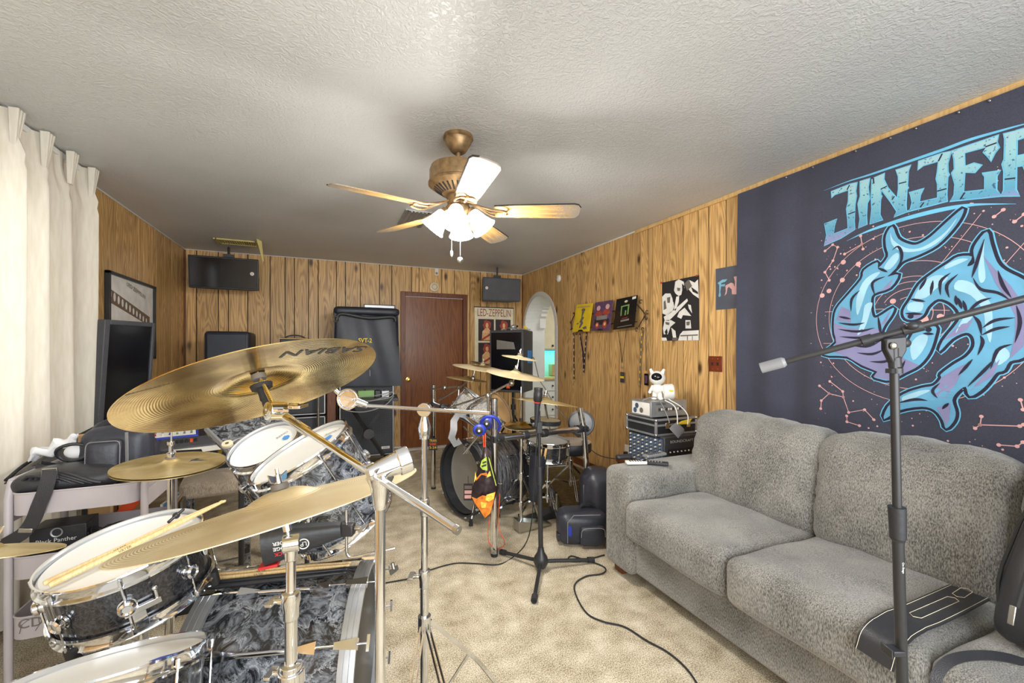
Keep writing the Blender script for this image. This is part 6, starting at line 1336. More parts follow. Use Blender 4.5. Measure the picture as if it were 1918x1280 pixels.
cv = thing('amplifier_cover', 'black quilted cover with small yellow lettering draped over the bass amplifier by the door', 'cover', ((gx0+gx1)/2, gy, 1.0))
zt_, zb_ = 1.32-(600-656)/796*4.7, 1.32-(722-656)/796*4.7
def cf(u, v):
    x = lerp(gx0-0.035-0.02*(1-v), gx1+0.02+0.05*(1-v), u); bulge = 0.02*math.sin(u*PI); return V((x, gy-0.035-bulge*math.sin(v*PI)-0.03*(1-v)+0.006*math.sin(u*16+v*4), lerp(zb_-0.02*u, zt_+0.09, v)))
mb = MB('navy_cloth').grid(cf, 24, 24, 0.006, (0, -1, 0)); mb.build('front_panel', parent=cv, smooth=80)
for s, xx in ((-1, gx0-0.04), (1, gx1+0.03)):
    MB('navy_cloth').grid(lambda u, v: V((xx+s*(0.03*(1-v)*(1-u)+0.004*math.sin(v*9)), lerp(gy-0.04, gy+0.42, u), lerp(zb_-0.01, zt_+0.09, v))), 10, 10, 0.006, (s, 0, 0)).build('side_panel', parent=cv, smooth=80)
MB('navy_cloth').cushion(((gx0+gx1)/2, gy+0.18, zt_+0.10), (gx1-gx0+0.10, 0.50, 0.09), 0.04, (0, 0, 0.01), n=10).build('top_panel', parent=cv, smooth=70)
MB('black_leather').tube(spline([onY(630, 600, gy-0.05), onY(640, 588, gy-0.06), onY(690, 596, gy-0.07), onY(735, 594, gy-0.06), onY(741, 602, gy-0.05)], 5), 0.020, 8).build('rolled_strap', parent=cv, smooth=80)
MB('yellow').text('SVT-2', 0.05, onY(684, 638, gy-0.088), (1, 0, 0), (0, 0, 1), 0.003, width=0.14, bold=0.02).build('cover_lettering', parent=cv)
MB('white_cloth').tube([onY(692, 650, gy-0.066), onY(693, 705, gy-0.07)], 0.0015, 5).build('seam', parent=cv)
MB('steel').tube([onY(629+6*math.cos(a), 598+5*math.sin(a), gy-0.08) for a in [2*PI*i/12 for i in range(12)]], 0.004, 6, closed=True).build('strap_ring', parent=cv)
# framed photo on wall above
fx0, fx1 = onY(681, 590, YB).x, onY(740, 590, YB).x; fzt = onY(710, 571, YB).z
t = thing('framed_photo', 'small framed glass picture on the back wall just left of the door', 'picture', ((fx0+fx1)/2, YB, fzt-0.35)); MB('black_plastic').box(((fx0+fx1)/2, YB-0.008, fzt-0.14), (fx1-fx0, 0.014, 0.28)).build('frame', parent=t); MB('silver').box(((fx0+fx1)/2, YB-0.0165, fzt-0.14), (fx1-fx0-0.025, 0.003, 0.255)).build('glass', parent=t); MB('ink_grey').prism([(0, 0), (0.09, 0.02), (0.16, 0.07), (0.24, 0.05), (0.3, 0.08), (0.3, -0.05), (0.02, -0.06)], (fx0+0.05, YB-0.019, fzt-0.12), (1, 0, 0), (0, 0, 1), -0.001).build('image', parent=t)
# folding X stand with pedals
xs = thing('keyboard_stand', 'black folding X stand with pedals on it in front of the bass cabinet', 'stand', P(690, 880, 4.2)); a, b, c, d = P(648, 760, 4.3), P(730, 742, 4.3), P(722, 856, 4.2), P(655, 850, 4.2); ct = P(690, 812, 4.22)
MB('black_metal').bar(P(650, 752, 4.3), P(718, 853, 4.2), 0.03, 0.03).build('leg', parent=xs); MB('black_metal').bar(P(730, 745, 4.38), P(658, 850, 4.3), 0.03, 0.03).build('leg', parent=xs)
MB('black_plastic').cyl(ct-V((0, 0.05, 0)), ct+V((0, 0.03, 0)), 0.05, n=24).build('hub', parent=xs)
for z in (0.012,): MB('black_metal').bar(P(655, 850, 4.3)*1.0, V((P(655, 850, 4.3).x, P(655, 850, 4.3).y, 0.01)), 0.03, 0.03).build('foot', parent=xs)
py = P(690, 745, 4.1); MB('black_plastic').box((py.x+0.03, py.y+0.06, py.z-0.015), (0.50, 0.34, 0.03), Rz(-0.1)).build('shelf', parent=xs, bevel=0.004)
for i, (x, m_, w_, lab) in enumerate(((657, 'silver', 0.07, 'grey effects pedal at the left on the X stand shelf'), (686, 'green', 0.15, 'wide green effects pedal in the middle of the X stand shelf'), (708, 'black_plastic', 0.05, 'small black pedal beside the green one'), (722, 'silver', 0.07, 'grey effects pedal at the right of the X stand shelf'))):
    p = P(x, 733, 4.1); t = thing('effects_pedal', lab, 'effects pedal', (p.x, p.y+0.05, py.z)); MB(m_).box((p.x, p.y+0.05, py.z+0.033), (w_, 0.10, 0.065)).build('case', parent=t, bevel=0.004); MB('ink').cyl((p.x-0.01, p.y+0.03, py.z+0.066), (p.x-0.01, p.y+0.03, py.z+0.078), 0.008, n=10).build('knob', parent=t)
for i, q in enumerate(([(640, 742), (660, 752), (700, 750), (733, 738)], [(636, 735), (642, 765), (680, 772), (720, 760), (738, 742)], [(655, 745), (700, 742), (735, 735), (730, 745), (690, 752)])):
    cable('pedal_cable', ['pale cable looping under the pedals', 'longest pale cable hanging below the X stand shelf', 'pale cable crossing the pedals on the X stand'][i], [P(x, y, 3.98-0.02*i) for x, y in q], 0.005, 'silver')
# stacked cabs at left of it
ya = 5.0; a0_, a1_ = onY(500, 750, ya).x, onY(611, 750, ya).x
cab('guitar_cabinet', 'lower black guitar cabinet with a mesh grille behind the rack toms', 'speaker', a0_, a1_, ya, ya+0.4, 0.0, 0.62, grille='grille_cloth', frame_m='dull_metal')
cab('guitar_cabinet', 'upper black guitar cabinet stacked behind the big crash cymbal', 'speaker', a0_, a1_, ya, ya+0.4, 0.625, 1.20, grille='grille_cloth', frame_m='dull_metal')
h0, h1 = onY(520, 650, ya).x, onY(579, 650, ya).x
hd = cab('guitar_amplifier', 'small black amplifier head with orange piping showing above the big crash cymbal', 'amplifier', h0, h1, ya+0.05, ya+0.35, 1.202, 1.45, grille='grille_cloth', frame_m='tan', fm=0.02); MB('black_leather').tube(bez((h0+0.05, ya+0.2, 1.45), (h0+0.08, ya+0.2, 1.49), (h1-0.08, ya+0.2, 1.49), (h1-0.05, ya+0.2, 1.45), 8), 0.008, 8).build('handle', parent=hd, smooth=80)
p0_, p1_ = onY(381, 650, 4.8).x, onY(468, 650, 4.8).x
pa_ = cab('powered_speaker', 'black rounded loudspeaker standing behind the left side of the big crash', 'speaker', p0_, p1_, 4.8, 5.2, 0.75, 1.50, m='navy_cloth', grille='navy_cloth', bev=0.035)
cab('subwoofer', 'black subwoofer box under the rounded loudspeaker', 'speaker', p0_-0.03, p1_+0.03, 4.78, 5.25, 0.0, 0.75, grille='grille_cloth')
t = thing('speaker_stand', 'thin chrome stand pole beside the guitar cabinets', 'stand', P(596, 900, 4.5)); pp = P(596, 700, 4.4); MB('chrome').cyl((pp.x, pp.y, 0.2), (pp.x, pp.y, 0.98), 0.014, n=14).build('pole', parent=t); tripod(t, pp, 0.3, [(pp.x+0.25*math.cos(a), pp.y+0.25*math.sin(a), 0.01) for a in (0.5, 2.6, 4.7)])
tag(MB('trim_wood').box((onY(621, 770, 5.05).x, 5.15, 0.55), (0.09, 0.25, 1.10)).build('wooden_board', bevel=0.004), 'dark brown board standing between the guitar cabinets and the bass cabinet', 'board')
# ---- speakers hung in the corners
def wall_speaker(label, c, size, rot, badge, m):
    t = thing('hanging_speaker', label, 'speaker', c); w_, d_, h_ = size; R_ = rot
    pts = []
    for z in (-h_/2, h_/2):
        for x, y in ((-w_/2, -d_/2), (w_/2, -d_/2), (w_*0.36, d_/2), (-w_*0.36, d_/2)): pts.append(V(c)+R_ @ V((x, y, z)))
    MB(m).hexa(pts).build('cabinet', parent=t, bevel=0.008); MB('screen' if m == 'black_plastic' else 'grey_black').box(V(c)+R_ @ V((0, -d_/2-0.003, 0)), (w_-0.03, 0.012, h_-0.03), R_).build('grille', parent=t, bevel=0.003)
    b_ = V(c)+R_ @ V((badge*w_*0.40, -d_/2-0.011, 0.01)); bd = MB('white_paint').lathe([(0, 0.002), (0.017, 0.002), (0.019, 0)], b_, R_ @ V((0, -1, 0)), 20).build('badge', parent=t); MB('orange').text('a', 0.016, b_+R_ @ V((0, -0.0025, 0)), R_ @ V((1, 0, 0)), R_ @ V((0, 0, 1)), 0.0003, bold=0.02).build('badge_letter', parent=t)
    MB('black_metal').box(V(c)+V((0, 0.05, h_/2+0.03)), (0.10, 0.03, 0.06), R_).tube([V(c)+V((0.0, 0.05, h_/2+0.05)), V((c[0], c[1]+0.05, ZC))], 0.012, 8).build('bracket', parent=t)
    return t
wc = P(420, 509, 4.42); wall_speaker('black trapezoid speaker hung under the ceiling in the back left corner', wc+V((0, 0.17, 0)), (0.62, 0.36, 0.33), Matrix.Rotation(0.10, 3, 'X') @ Rz(0.02), 1, 'black_plastic')
wc = P(940, 541, 5.55); wall_speaker('dark grey trapezoid speaker hung under the ceiling in the back right corner', wc+V((0.02, 0.17, 0)), (0.52, 0.34, 0.30), Matrix.Rotation(0.06, 3, 'X') @ Rz(-0.10), -1, 'grey_black')
# ---- ceiling vents and small fittings
def vent(label, cx, cy, w_, l_, m, n, a=0.0, hang=False):
    t = thing('ceiling_vent', label, 'vent', (cx, cy, ZC)); R_ = Rz(a); mb = MB(m); z = ZC-0.006
    for s in (-1, 1): mb.box(V((cx, cy, z))+R_ @ V((s*w_/2, 0, 0)), (0.03, l_+0.03, 0.012), R_); mb.box(V((cx, cy, z))+R_ @ V((0, s*l_/2, 0)), (w_, 0.03, 0.012), R_)
    mb.build('frame', parent=t, bevel=0.002); MB('ink' if n > 9 else 'dark_grey').box((cx, cy, ZC-0.0015), (w_, l_, 0.002), R_).build('duct', parent=t)
    for i in range(n): MB(m).box(V((cx, cy, z))+R_ @ V((-w_/2+w_*(i+1)/(n+1), 0, 0)), (0.010 if n > 9 else 0.026, l_, 0.010), R_ @ Matrix.Rotation(0.6, 3, 'Y')).build('louvre', parent=t)
    if hang: p = V((cx, cy, ZC)); MB('vent_yellow').hexa([onY(480, 447, 4.95), onY(490, 452, 4.95), onY(491, 452, 4.97), onY(481, 447, 4.97), onY(492, 489, 4.88), onY(494, 490, 4.88), onY(494.5, 490, 4.89), onY(492.5, 489, 4.89)]).build('loose_strip', parent=t)
    return t
p = onZ(446, 454, ZC); vent('yellowed ceiling vent above the back left speaker with one strip hanging loose', p.x, p.y, 0.36, 0.20, 'vent_yellow', 16, 0.0, True)
p = onZ(775, 409, ZC); vent('white ceiling vent partly hidden behind a fan blade', p.x, p.y, 0.18, 0.42, 'silver', 5, 0.0)
p = onY(813, 538, YB); t = thing('door_chime', 'round cream fitting on the back wall above the door', 'wall fitting', (p.x, YB, p.z)); MB('cream').lathe([(0, 0.03), (0.04, 0.03), (0.062, 0.022), (0.068, 0.006), (0.068, 0)], (p.x, YB, p.z), (0, -1, 0), 32).build('cover', parent=t); MB('tan').lathe([(0.03, 0.0305), (0.034, 0.033), (0.038, 0.0305)], (p.x, YB, p.z), (0, -1, 0), 28).build('ring', parent=t)
p = onY(817, 510, YB); t = thing('motion_sensor', 'small white rectangular sensor on the back wall above the round fitting', 'sensor', (p.x, YB, p.z)); MB('white_plastic').box((p.x, YB-0.012, p.z), (0.05, 0.024, 0.095)).build('case', parent=t, bevel=0.004); MB('grey').box((p.x, YB-0.025, p.z-0.02), (0.03, 0.003, 0.03)).build('lens', parent=t); MB('tan').tube([(p.x-0.02, YB-0.002, p.z-0.04), (p.x-0.03, YB-0.002, p.z-0.13)], 0.002, 5).build('wire', parent=t)
p = onX(1047, 522, XR); t = thing('thermostat', 'round white thermostat high on the right wall beside the arch', 'thermostat', (XR, p.y, p.z)); MB('white_plastic').lathe([(0, 0.025), (0.030, 0.024), (0.042, 0.014), (0.044, 0)], (XR, p.y, p.z), (-1, 0, 0), 32).build('cover', parent=t); MB('ink_grey').box((XR-0.025, p.y+0.008, p.z+0.012), (0.002, 0.006, 0.018)).build('slot', parent=t)
p = onX(1341, 682, XR); t = thing('light_switch', 'brown double light switch plate on the right wall', 'switch', (XR, p.y, p.z)); MB('switch_brown').box((XR-0.004, p.y, p.z), (0.008, 0.115, 0.115)).build('plate', parent=t, bevel=0.003)
for s in (-1, 1): MB('ink').box((XR-0.010, p.y+s*0.024, p.z), (0.012, 0.009, 0.022)).build('toggle', parent=t); MB('brass').sphere((XR-0.008, p.y+s*0.024, p.z+0.038), 0.0035, n=8, m=6).build('screw', parent=t); MB('brass').sphere((XR-0.008, p.y+s*0.024, p.z-0.038), 0.0035, n=8, m=6).build('screw', parent=t)
# ---- pa speaker on pole, right of the door
q = P(951, 677, 4.95); sc_ = V((q.x+0.14, q.y+0.16, q.z)); R_ = Rz(math.radians(-48+0)); nf = V((-.748, -.664, 0)); a = math.atan2(nf.y, nf.x)+PI/2; R_ = Rz(a)
ps = thing('loudspeaker', 'black loudspeaker on a pole between the band poster and the arch', 'speaker', (sc_.x, sc_.y, 0.83)); w_, d_, h_ = 0.44, 0.40, 0.73
pts = []
for z in (-h_/2, h_/2):
    for x, y in ((-w_/2, -d_/2), (w_/2, -d_/2), (w_*0.40, d_/2), (-w_*0.40, d_/2)): pts.append(sc_+R_ @ V((x, y, z)))
MB('grey_black').hexa(pts).build('cabinet', parent=ps, bevel=0.012)
MB('screen').box(sc_+R_ @ V((0, -d_/2+0.0, 0)), (w_-0.05, 0.010, h_-0.06), R_).build('grille', parent=ps, bevel=0.003)
MB('dull_metal').hexa([sc_+R_ @ V(p) for p in ((-0.12, -d_/2-0.006, 0.14), (0.12, -d_/2-0.006, 0.14), (0.12, -d_/2-0.002, 0.14), (-0.12, -d_/2-0.002, 0.14), (-0.12, -d_/2-0.006, 0.25), (0.10, -d_/2-0.006, 0.22), (0.10, -d_/2-0.002, 0.22), (-0.12, -d_/2-0.002, 0.25))]).build('horn', parent=ps)
MB('orange').box(sc_+R_ @ V((0.03, -d_/2-0.008, -0.29)), (0.045, 0.006, 0.055), R_).build('badge', parent=ps, bevel=0.002); MB('white_paint').text('JBL', 0.015, sc_+R_ @ V((0.03, -d_/2-0.012, -0.29)), R_ @ V((1, 0, 0)), V((0, 0, 1)), 0.0005).build('badge_lettering', parent=ps)
MB('skyblue').box(sc_+R_ @ V((w_*0.455, 0.02, 0.05)), (0.03, 0.09, 0.15), R_ @ Rz(-0.11)).build('connector_plate', parent=ps)
st_ = thing('speaker_stand', 'black pole stand under the loudspeaker', 'stand', (sc_.x, sc_.y, 0)); MB('black_metal').cyl((sc_.x, sc_.y, 0.15), (sc_.x, sc_.y, sc_.z-h_/2), 0.018, n=16).cyl((sc_.x, sc_.y, 0.60), (sc_.x, sc_.y, 0.66), 0.03, n=16).build('pole', parent=st_)
for i in range(3):
    a = 0.3+2*PI*i/3; MB('black_metal').cyl((sc_.x, sc_.y, 0.55), (sc_.x+0.35*math.cos(a), sc_.y+0.35*math.sin(a), 0.012), 0.012, n=10).build('leg', parent=st_)
zt = sc_.z+h_/2
tag(MB('silver').tube(spline([sc_+V((-0.16+0.05*i+0.03*math.sin(i*2.3), -0.05+0.06*math.sin(i*1.7), h_/2+0.008+0.010*(i % 3))) for i in range(8)], 5), 0.006, 6).build('cable_bundle', smooth=80), 'loose pale cable lying on top of the loudspeaker', 'cable')
t = thing('webcam', 'small grey gadget standing on the loudspeaker', 'gadget', sc_+V((0.0, -0.02, h_/2))); MB('silver').sphere(sc_+V((0.0, -0.02, h_/2+0.045)), 0.035, (1.3, 0.8, 0.8)).cyl(sc_+V((0.0, -0.02, h_/2)), sc_+V((0, -0.02, h_/2+0.03)), 0.02).build('body', parent=t, smooth=60); MB('ink').cyl(sc_+V((0.03, -0.045, h_/2+0.05)), sc_+V((0.035, -0.055, h_/2+0.055)), 0.012, n=12).build('lens', parent=t)
t = thing('rubber_duck', 'tiny yellow duck on the right end of the loudspeaker top', 'toy', sc_+V((0.17, 0, h_/2))); o = sc_+V((0.17, 0.0, h_/2)); MB('yellow').sphere(o+V((0, 0, 0.022)), 0.024, (1.3, 1, 0.9)).build('body', parent=t, smooth=60); MB('yellow').sphere(o+V((-0.018, 0, 0.048)), 0.016).build('head', parent=t, smooth=60); MB('orange').cyl(o+V((-0.030, 0, 0.046)), o+V((-0.042, 0, 0.045)), 0.006, 0.001, 8).build('beak', parent=t)
cable('speaker_cable', 'speaker cable hanging down in front of the arch from the loudspeaker', [sc_+R_ @ V((w_*0.5, 0.02, 0.02)), P(1000, 672, 4.75), P(1010, 710, 4.6), P(1022, 730, 4.5), P(1040, 760, 4.4), P(1060, 785, 4.3), P(1075, 810, 4.2), V((2.5, 3.9, 0.35)), P(1120, 852, 3.9), P(1165, 862, 3.6)], 0.005, 'ink_grey')
# ---- band poster on the back wall
po = thing('band_poster', 'cream band poster with red lettering and photos, right of the door', 'poster', (onY(925, 600, YB).x, YB, 1.0))
q0_, q1_ = onY(889, 575, YB), onY(961, 579, YB); pw = q1_.x-q0_.x; ph = pw*1.5; pz1 = q0_.z; YP = YB-0.004
def bp(x, z): return (q0_.x+pw*x, pz1-ph*z)
def bpoly(mb, pts, lay): return mb.prism([bp(*p) for p in pts], (0, YP-0.0012*lay, 0), (1, 0, 0), (0, 0, 1), -0.0)
def bflat(mb, pts, lay):
    vs = [V((bp(*p)[0], YP-0.0012*lay, bp(*p)[1])) for p in pts]; return mb.add(vs, [tuple(t) for t in tessellate_polygon([vs])])
pap = MB('paper').box((q0_.x+pw/2, YB-0.002, pz1-ph/2), (pw, 0.004, ph)); pap.build('sheet', parent=po, smooth=0)
MB('ink').box((q0_.x+pw/2, YB-0.006, pz1), (pw+0.02, 0.012, 0.012)).build('hanger_bar', parent=po)
MB('ink_red').text('LED-ZEPPELIN', ph*0.115, (q0_.x+pw*0.5, YP-0.001, pz1-ph*0.085), (1, 0, 0), (0, 0, 1), 0.0005, width=pw*0.86, bold=-0.005).build('poster_lettering', parent=po)
pm = MB('photo_dark', 'photo_red', 'photo_skin', 'paper'); rnd = random.Random(4)
for (x0, z0) in ((0.09, 0.19), (0.53, 0.19), (0.09, 0.57), (0.53, 0.57)):
    pm.use('photo_dark'); bflat(pm, [(x0, z0), (x0+0.40, z0), (x0+0.40, z0+0.35), (x0, z0+0.35)], 1)
    cx_ = x0+0.22; pm.use('photo_red'); bflat(pm, [(cx_+0.10*math.cos(2*PI*i/14)*(1+0.15*math.sin(i*3)), z0+0.10+0.085*math.sin(2*PI*i/14)*(1+0.15*math.cos(i*2))) for i in range(14)], 2)
    pm.use('photo_skin'); bflat(pm, [(cx_+0.035*math.cos(2*PI*i/12), z0+0.10+0.04*math.sin(2*PI*i/12)) for i in range(12)], 3)
    bflat(pm, [(cx_-0.03, z0+0.14), (cx_+0.03, z0+0.14), (cx_+0.13, z0+0.22), (cx_+0.12, z0+0.34), (cx_-0.13, z0+0.34), (cx_-0.12, z0+0.20)], 2.5)
    pm.use('photo_red'); bflat(pm, [(cx_-0.15, z0+0.32), (cx_+0.15, z0+0.20), (cx_+0.16, z0+0.23), (cx_-0.13, z0+0.35)], 3.5)
pm.build('photographs', parent=po, smooth=0)
MB('silver').box((q0_.x+pw+0.005, YB-0.003, pz1-ph/2), (0.010, 0.006, ph)).build('side_edge', parent=po)

# ================================================================== right wall decorations
def wflat(mb, pts, lay):  # pixel traced outline -> flat on the wall
    vs = []
    for x, y in pts: p = onX(x, y, XR-0.003); vs.append(V((XR-0.003-0.0012*lay, p.y, p.z)))
    return mb.add(vs, [tuple(t) for t in tessellate_polygon([vs])])
def C5(pts): return [(1000+x/4.795, 440+y/4.795) for x, y in pts]
def C6(pts): return [(1220+x/6.4, 500+y/6.4) for x, y in pts]
p = thing('music_poster', 'black and white poster of long-haired guitarists pinned to the right wall', 'poster', (XR, onX(1275, 580, XR).y, 1.35))
mb = MB('ink'); wflat(mb, C6([(128, 190), (572, 100), (575, 880), (128, 888)]), 0); mb.build('sheet', parent=p, smooth=0)
mb = MB('paper_white', 'ink_grey', 'ink')
mb.use('paper_white')
for L in ([(130, 360), (170, 320), (230, 320), (262, 400), (275, 480), (250, 540), (180, 580), (135, 560)], [(270, 190), (330, 150), (390, 180), (400, 250), (370, 330), (330, 350), (290, 320), (260, 260)], [(300, 360), (335, 350), (330, 420), (290, 530), (272, 510)],
          [(460, 160), (520, 190), (560, 150), (572, 380), (500, 330), (440, 260)], [(150, 600), (270, 520), (430, 380), (440, 410), (300, 560), (210, 650), (160, 640)], [(160, 640), (240, 640), (290, 670), (230, 720), (200, 810), (150, 810), (140, 740)], [(335, 540), (400, 490), (480, 590), (380, 580), (360, 625), (310, 600)],
          [(345, 810), (380, 770), (570, 760), (570, 880), (320, 885)], [(410, 640), (470, 640), (480, 740), (410, 740)], [(125, 850), (180, 850), (190, 885), (128, 888)], [(240, 730), (290, 770), (300, 850), (260, 850)], [(440, 450), (475, 460), (490, 560), (450, 500)]): wflat(mb, C6(L), 1)
mb.use('ink_grey')
for L in ([(190, 370), (230, 360), (225, 430), (195, 435)], [(310, 250), (350, 255), (345, 290), (315, 290)], [(400, 200), (450, 150), (490, 230), (430, 290)], [(170, 660), (220, 670), (215, 700), (175, 690)], [(350, 820), (560, 810), (560, 825), (350, 835)], [(430, 830), (440, 830), (440, 880), (430, 880)], [(490, 830), (498, 830), (498, 880), (490, 880)], [(250, 860), (320, 850), (315, 880), (255, 884)], [(420, 660), (465, 655), (460, 700), (425, 705)], [(150, 420), (170, 400), (185, 500), (150, 520)]): wflat(mb, C6(L), 2)
mb.use('ink')
for L in ([(255, 200), (290, 180), (268, 330), (285, 430), (262, 420), (248, 300)], [(372, 200), (400, 230), (395, 330), (360, 350), (375, 280)], [(480, 240), (560, 300), (565, 330), (500, 300)], [(165, 780), (190, 740), (200, 790), (180, 830)]): wflat(mb, C6(L), 3)
mb.build('photograph', parent=p, smooth=0)
for x, y in ((1240, 530), (1306, 517)): q = onX(x, y, XR); MB('red').sphere((XR-0.008, q.y, q.z), 0.008, n=8, m=6).build('push_pin', parent=p)
p = thing('letter_poster', 'dark blue-grey sheet with pale blue and pink cut letters beside the tapestry', 'poster', (XR, onX(1362, 540, XR).y, 1.5))
mb = MB('dark_paper'); wflat(mb, [(1340.5, 504), (1386, 496), (1386, 577), (1341, 581)], 0); mb.build('sheet', parent=p, smooth=0)
mb = MB('light_blue_paper', 'pink'); mb.use('light_blue_paper'); wflat(mb, C6([(795, 195), (850, 155), (912, 148), (890, 178), (840, 195), (838, 215), (885, 205), (880, 235), (838, 235), (828, 300), (835, 345), (820, 365), (805, 350), (815, 310), (815, 220)]), 1)
mb.use('pink'); wflat(mb, C6([(890, 225), (960, 190), (985, 200), (1000, 240), (1005, 180), (990, 120), (1040, 110), (1050, 200), (1050, 330), (968, 330), (965, 270), (930, 240), (915, 260), (905, 320), (880, 350), (895, 290)]), 1.6); mb.build('cut_letters', parent=p, smooth=0)
# wrought iron record rack with three sleeves
rk = thing('wall_rack', 'black scrolled iron rack holding three record sleeves on the right wall', 'rack', (XR, onX(1140, 600, XR).y, 1.5))
def wpt(x, y, off): q = onX(x, y, XR-off); return q
IR = 'black_metal'
for L in ([(1068, 618), (1080, 612), (1110, 614), (1150, 606), (1193, 603)], [(1074, 588), (1110, 588), (1150, 583), (1192, 583)]): MB(IR).tube([wpt(x, y, 0.03) for x, y in L], 0.005, 6).build('rail', parent=rk, smooth=80)
def scroll(x, y, r, a0, tr, sgn=1, off=0.03):
    c = wpt(x, y, off); return [V((c.x, c.y+r*(1-t*0.6)*math.cos(a0+sgn*tr*t*2*PI), c.z+r*(1-t*0.6)*math.sin(a0+sgn*tr*t*2*PI))) for t in [i/12 for i in range(13)]]
for pts in ([wpt(1076, 590, .03), wpt(1070, 603, .03), wpt(1070, 618, .03)], [wpt(1193, 570, .03), wpt(1203, 582, .03), wpt(1209, 590, .03)], [wpt(1209, 590, .03), wpt(1202, 602, .03), wpt(1196, 613, .03)]): MB(IR).tube(pts, 0.005, 6).build('bracket', parent=rk, smooth=80)
for (x, y, r, a0, s_) in ((1075, 588, 0.018, 0, 1), (1069, 604, 0.016, 1, -1), (1200, 566, 0.022, 2.5, -1), (1212, 584, 0.022, 4, 1), (1211, 596, 0.022, 1, -1), (1193, 617, 0.022, 5, 1), (1203, 617, 0.018, 3, -1), (1079, 625, 0.020, 2, 1), (1074, 626, 0.016, 4, -1)): MB(IR).tube(scroll(x, y, r, a0, 0.75, s_), 0.004, 6).build('scroll', parent=rk, smooth=80)
MB(IR).tube([wpt(1209, 592, 0.02), wpt(1210, 640, 0.02), wpt(1210, 695, 0.02)], 0.003, 6).build('drop_rod', parent=rk)
def sleeve(label, cn, base, arts):
    t = thing('record_sleeve', label, 'record', wpt(cn[3][0], cn[3][1], 0.05)); off = (0.045, 0.045, 0.085, 0.085)
    P4 = [wpt(x, y, o) for (x, y), o in zip(cn, off)]; e1 = (P4[1]-P4[0]); e2 = (P4[0]-P4[3]); n = e1.cross(e2).normalized(); n = n if n.x < 0 else -n
    MB(base).hexa([P4[3]-n*0.006, P4[2]-n*0.006, P4[1]-n*0.006, P4[0]-n*0.006, P4[3], P4[2], P4[1], P4[0]]).build('cover', parent=t, smooth=0)
    def sp(u, v, l): return (P4[3].lerp(P4[2], u)).lerp(P4[0].lerp(P4[1], u), v)+n*(0.0008*l)
    by = {}
    for m_, pts, l in arts: by.setdefault(m_, []).append((pts, l))
    mb = MB(*by.keys())
    for m_, Ls in by.items():
        mb.use(m_)
        for pts, l in Ls: vs = [sp(u, v, l) for u, v in pts]; mb.add(vs, [tuple(q) for q in tessellate_polygon([vs])])
    mb.build('cover_art', parent=t, smooth=0); return t, sp, n
def circ_(cx, cy, rx, ry, n=12): return [(cx+rx*math.cos(2*PI*i/n), cy+ry*math.sin(2*PI*i/n)) for i in range(n)]
sleeve('bright yellow record sleeve, first of the three in the iron rack', [(1080, 571), (1110, 568), (1103, 621), (1072, 622)], 'paper_yellow', [('ink_grey', circ_(.5, .78, .12, .06), 1), ('ink_grey', [(.42, .72), (.58, .72), (.5, .55), (.62, .5), (.52, .4), (.6, .3), (.45, .12), (.38, .14), (.45, .32), (.36, .34), (.44, .5)], 1.5), ('ink_grey', [(.2, .3), (.34, .34), (.3, .28), (.2, .26)], 1), ('ink_grey', [(.6, .15), (.8, .2), (.85, .1), (.65, .08)], 1), ('tan', [(.1, .92), (.9, .92), (.9, .87), (.1, .87)], 1), ('ink', [(.32, .0), (.68, .0), (.6, .07), (.4, .07)], 1)])
sleeve('purple record sleeve with a group of figures, middle of the iron rack', [(1115, 567), (1148, 562), (1142, 619), (1108, 620)], 'purple', [('pink', circ_(.25, .78, .11, .09), 1), ('pink', circ_(.75, .80, .11, .09), 1), ('photo_red', circ_(.3, .58, .2, .1), 1.5), ('photo_red', circ_(.72, .62, .2, .1), 1.5), ('photo_dark', [(.1, .4), (.9, .4), (.9, .2), (.1, .2)], 1), ('silver', [(.2, .50), (.8, .52), (.8, .38), (.2, .36)], 2), ('photo_red', circ_(.28, .18, .12, .12), 2), ('photo_red', circ_(.7, .2, .12, .14), 2), ('photo_skin', circ_(.28, .2, .06, .06), 3), ('photo_skin', circ_(.7, .22, .06, .06), 3), ('ink', circ_(.5, .03, .15, .03), 3)])
sleeve('black record sleeve with a green doorway design, last in the iron rack', [(1155, 561), (1194, 553), (1187, 613), (1148, 618)], 'screen', [('green', [(.28, .74), (.34, .74), (.36, .42), (.30, .42)], 1), ('green', [(.62, .76), (.68, .76), (.68, .44), (.62, .43)], 1), ('green', [(.28, .74), (.68, .76), (.68, .72), (.28, .70)], 1.3), ('green', [(.50, .58), (.56, .58), (.56, .42), (.50, .42)], 1), ('cream', circ_(.5, .87, .08, .04), 1), ('ink_red', [(.38, .34), (.66, .36), (.66, .33), (.38, .31)], 1), ('silver', [(.34, .28), (.74, .30), (.74, .24), (.34, .22)], 1), ('silver', [(.2, .07), (.9, .09), (.9, .07), (.2, .05)], 1), ('paper_white', [(.78, .97), (.95, .98), (.95, .90), (.78, .89)], 1)])
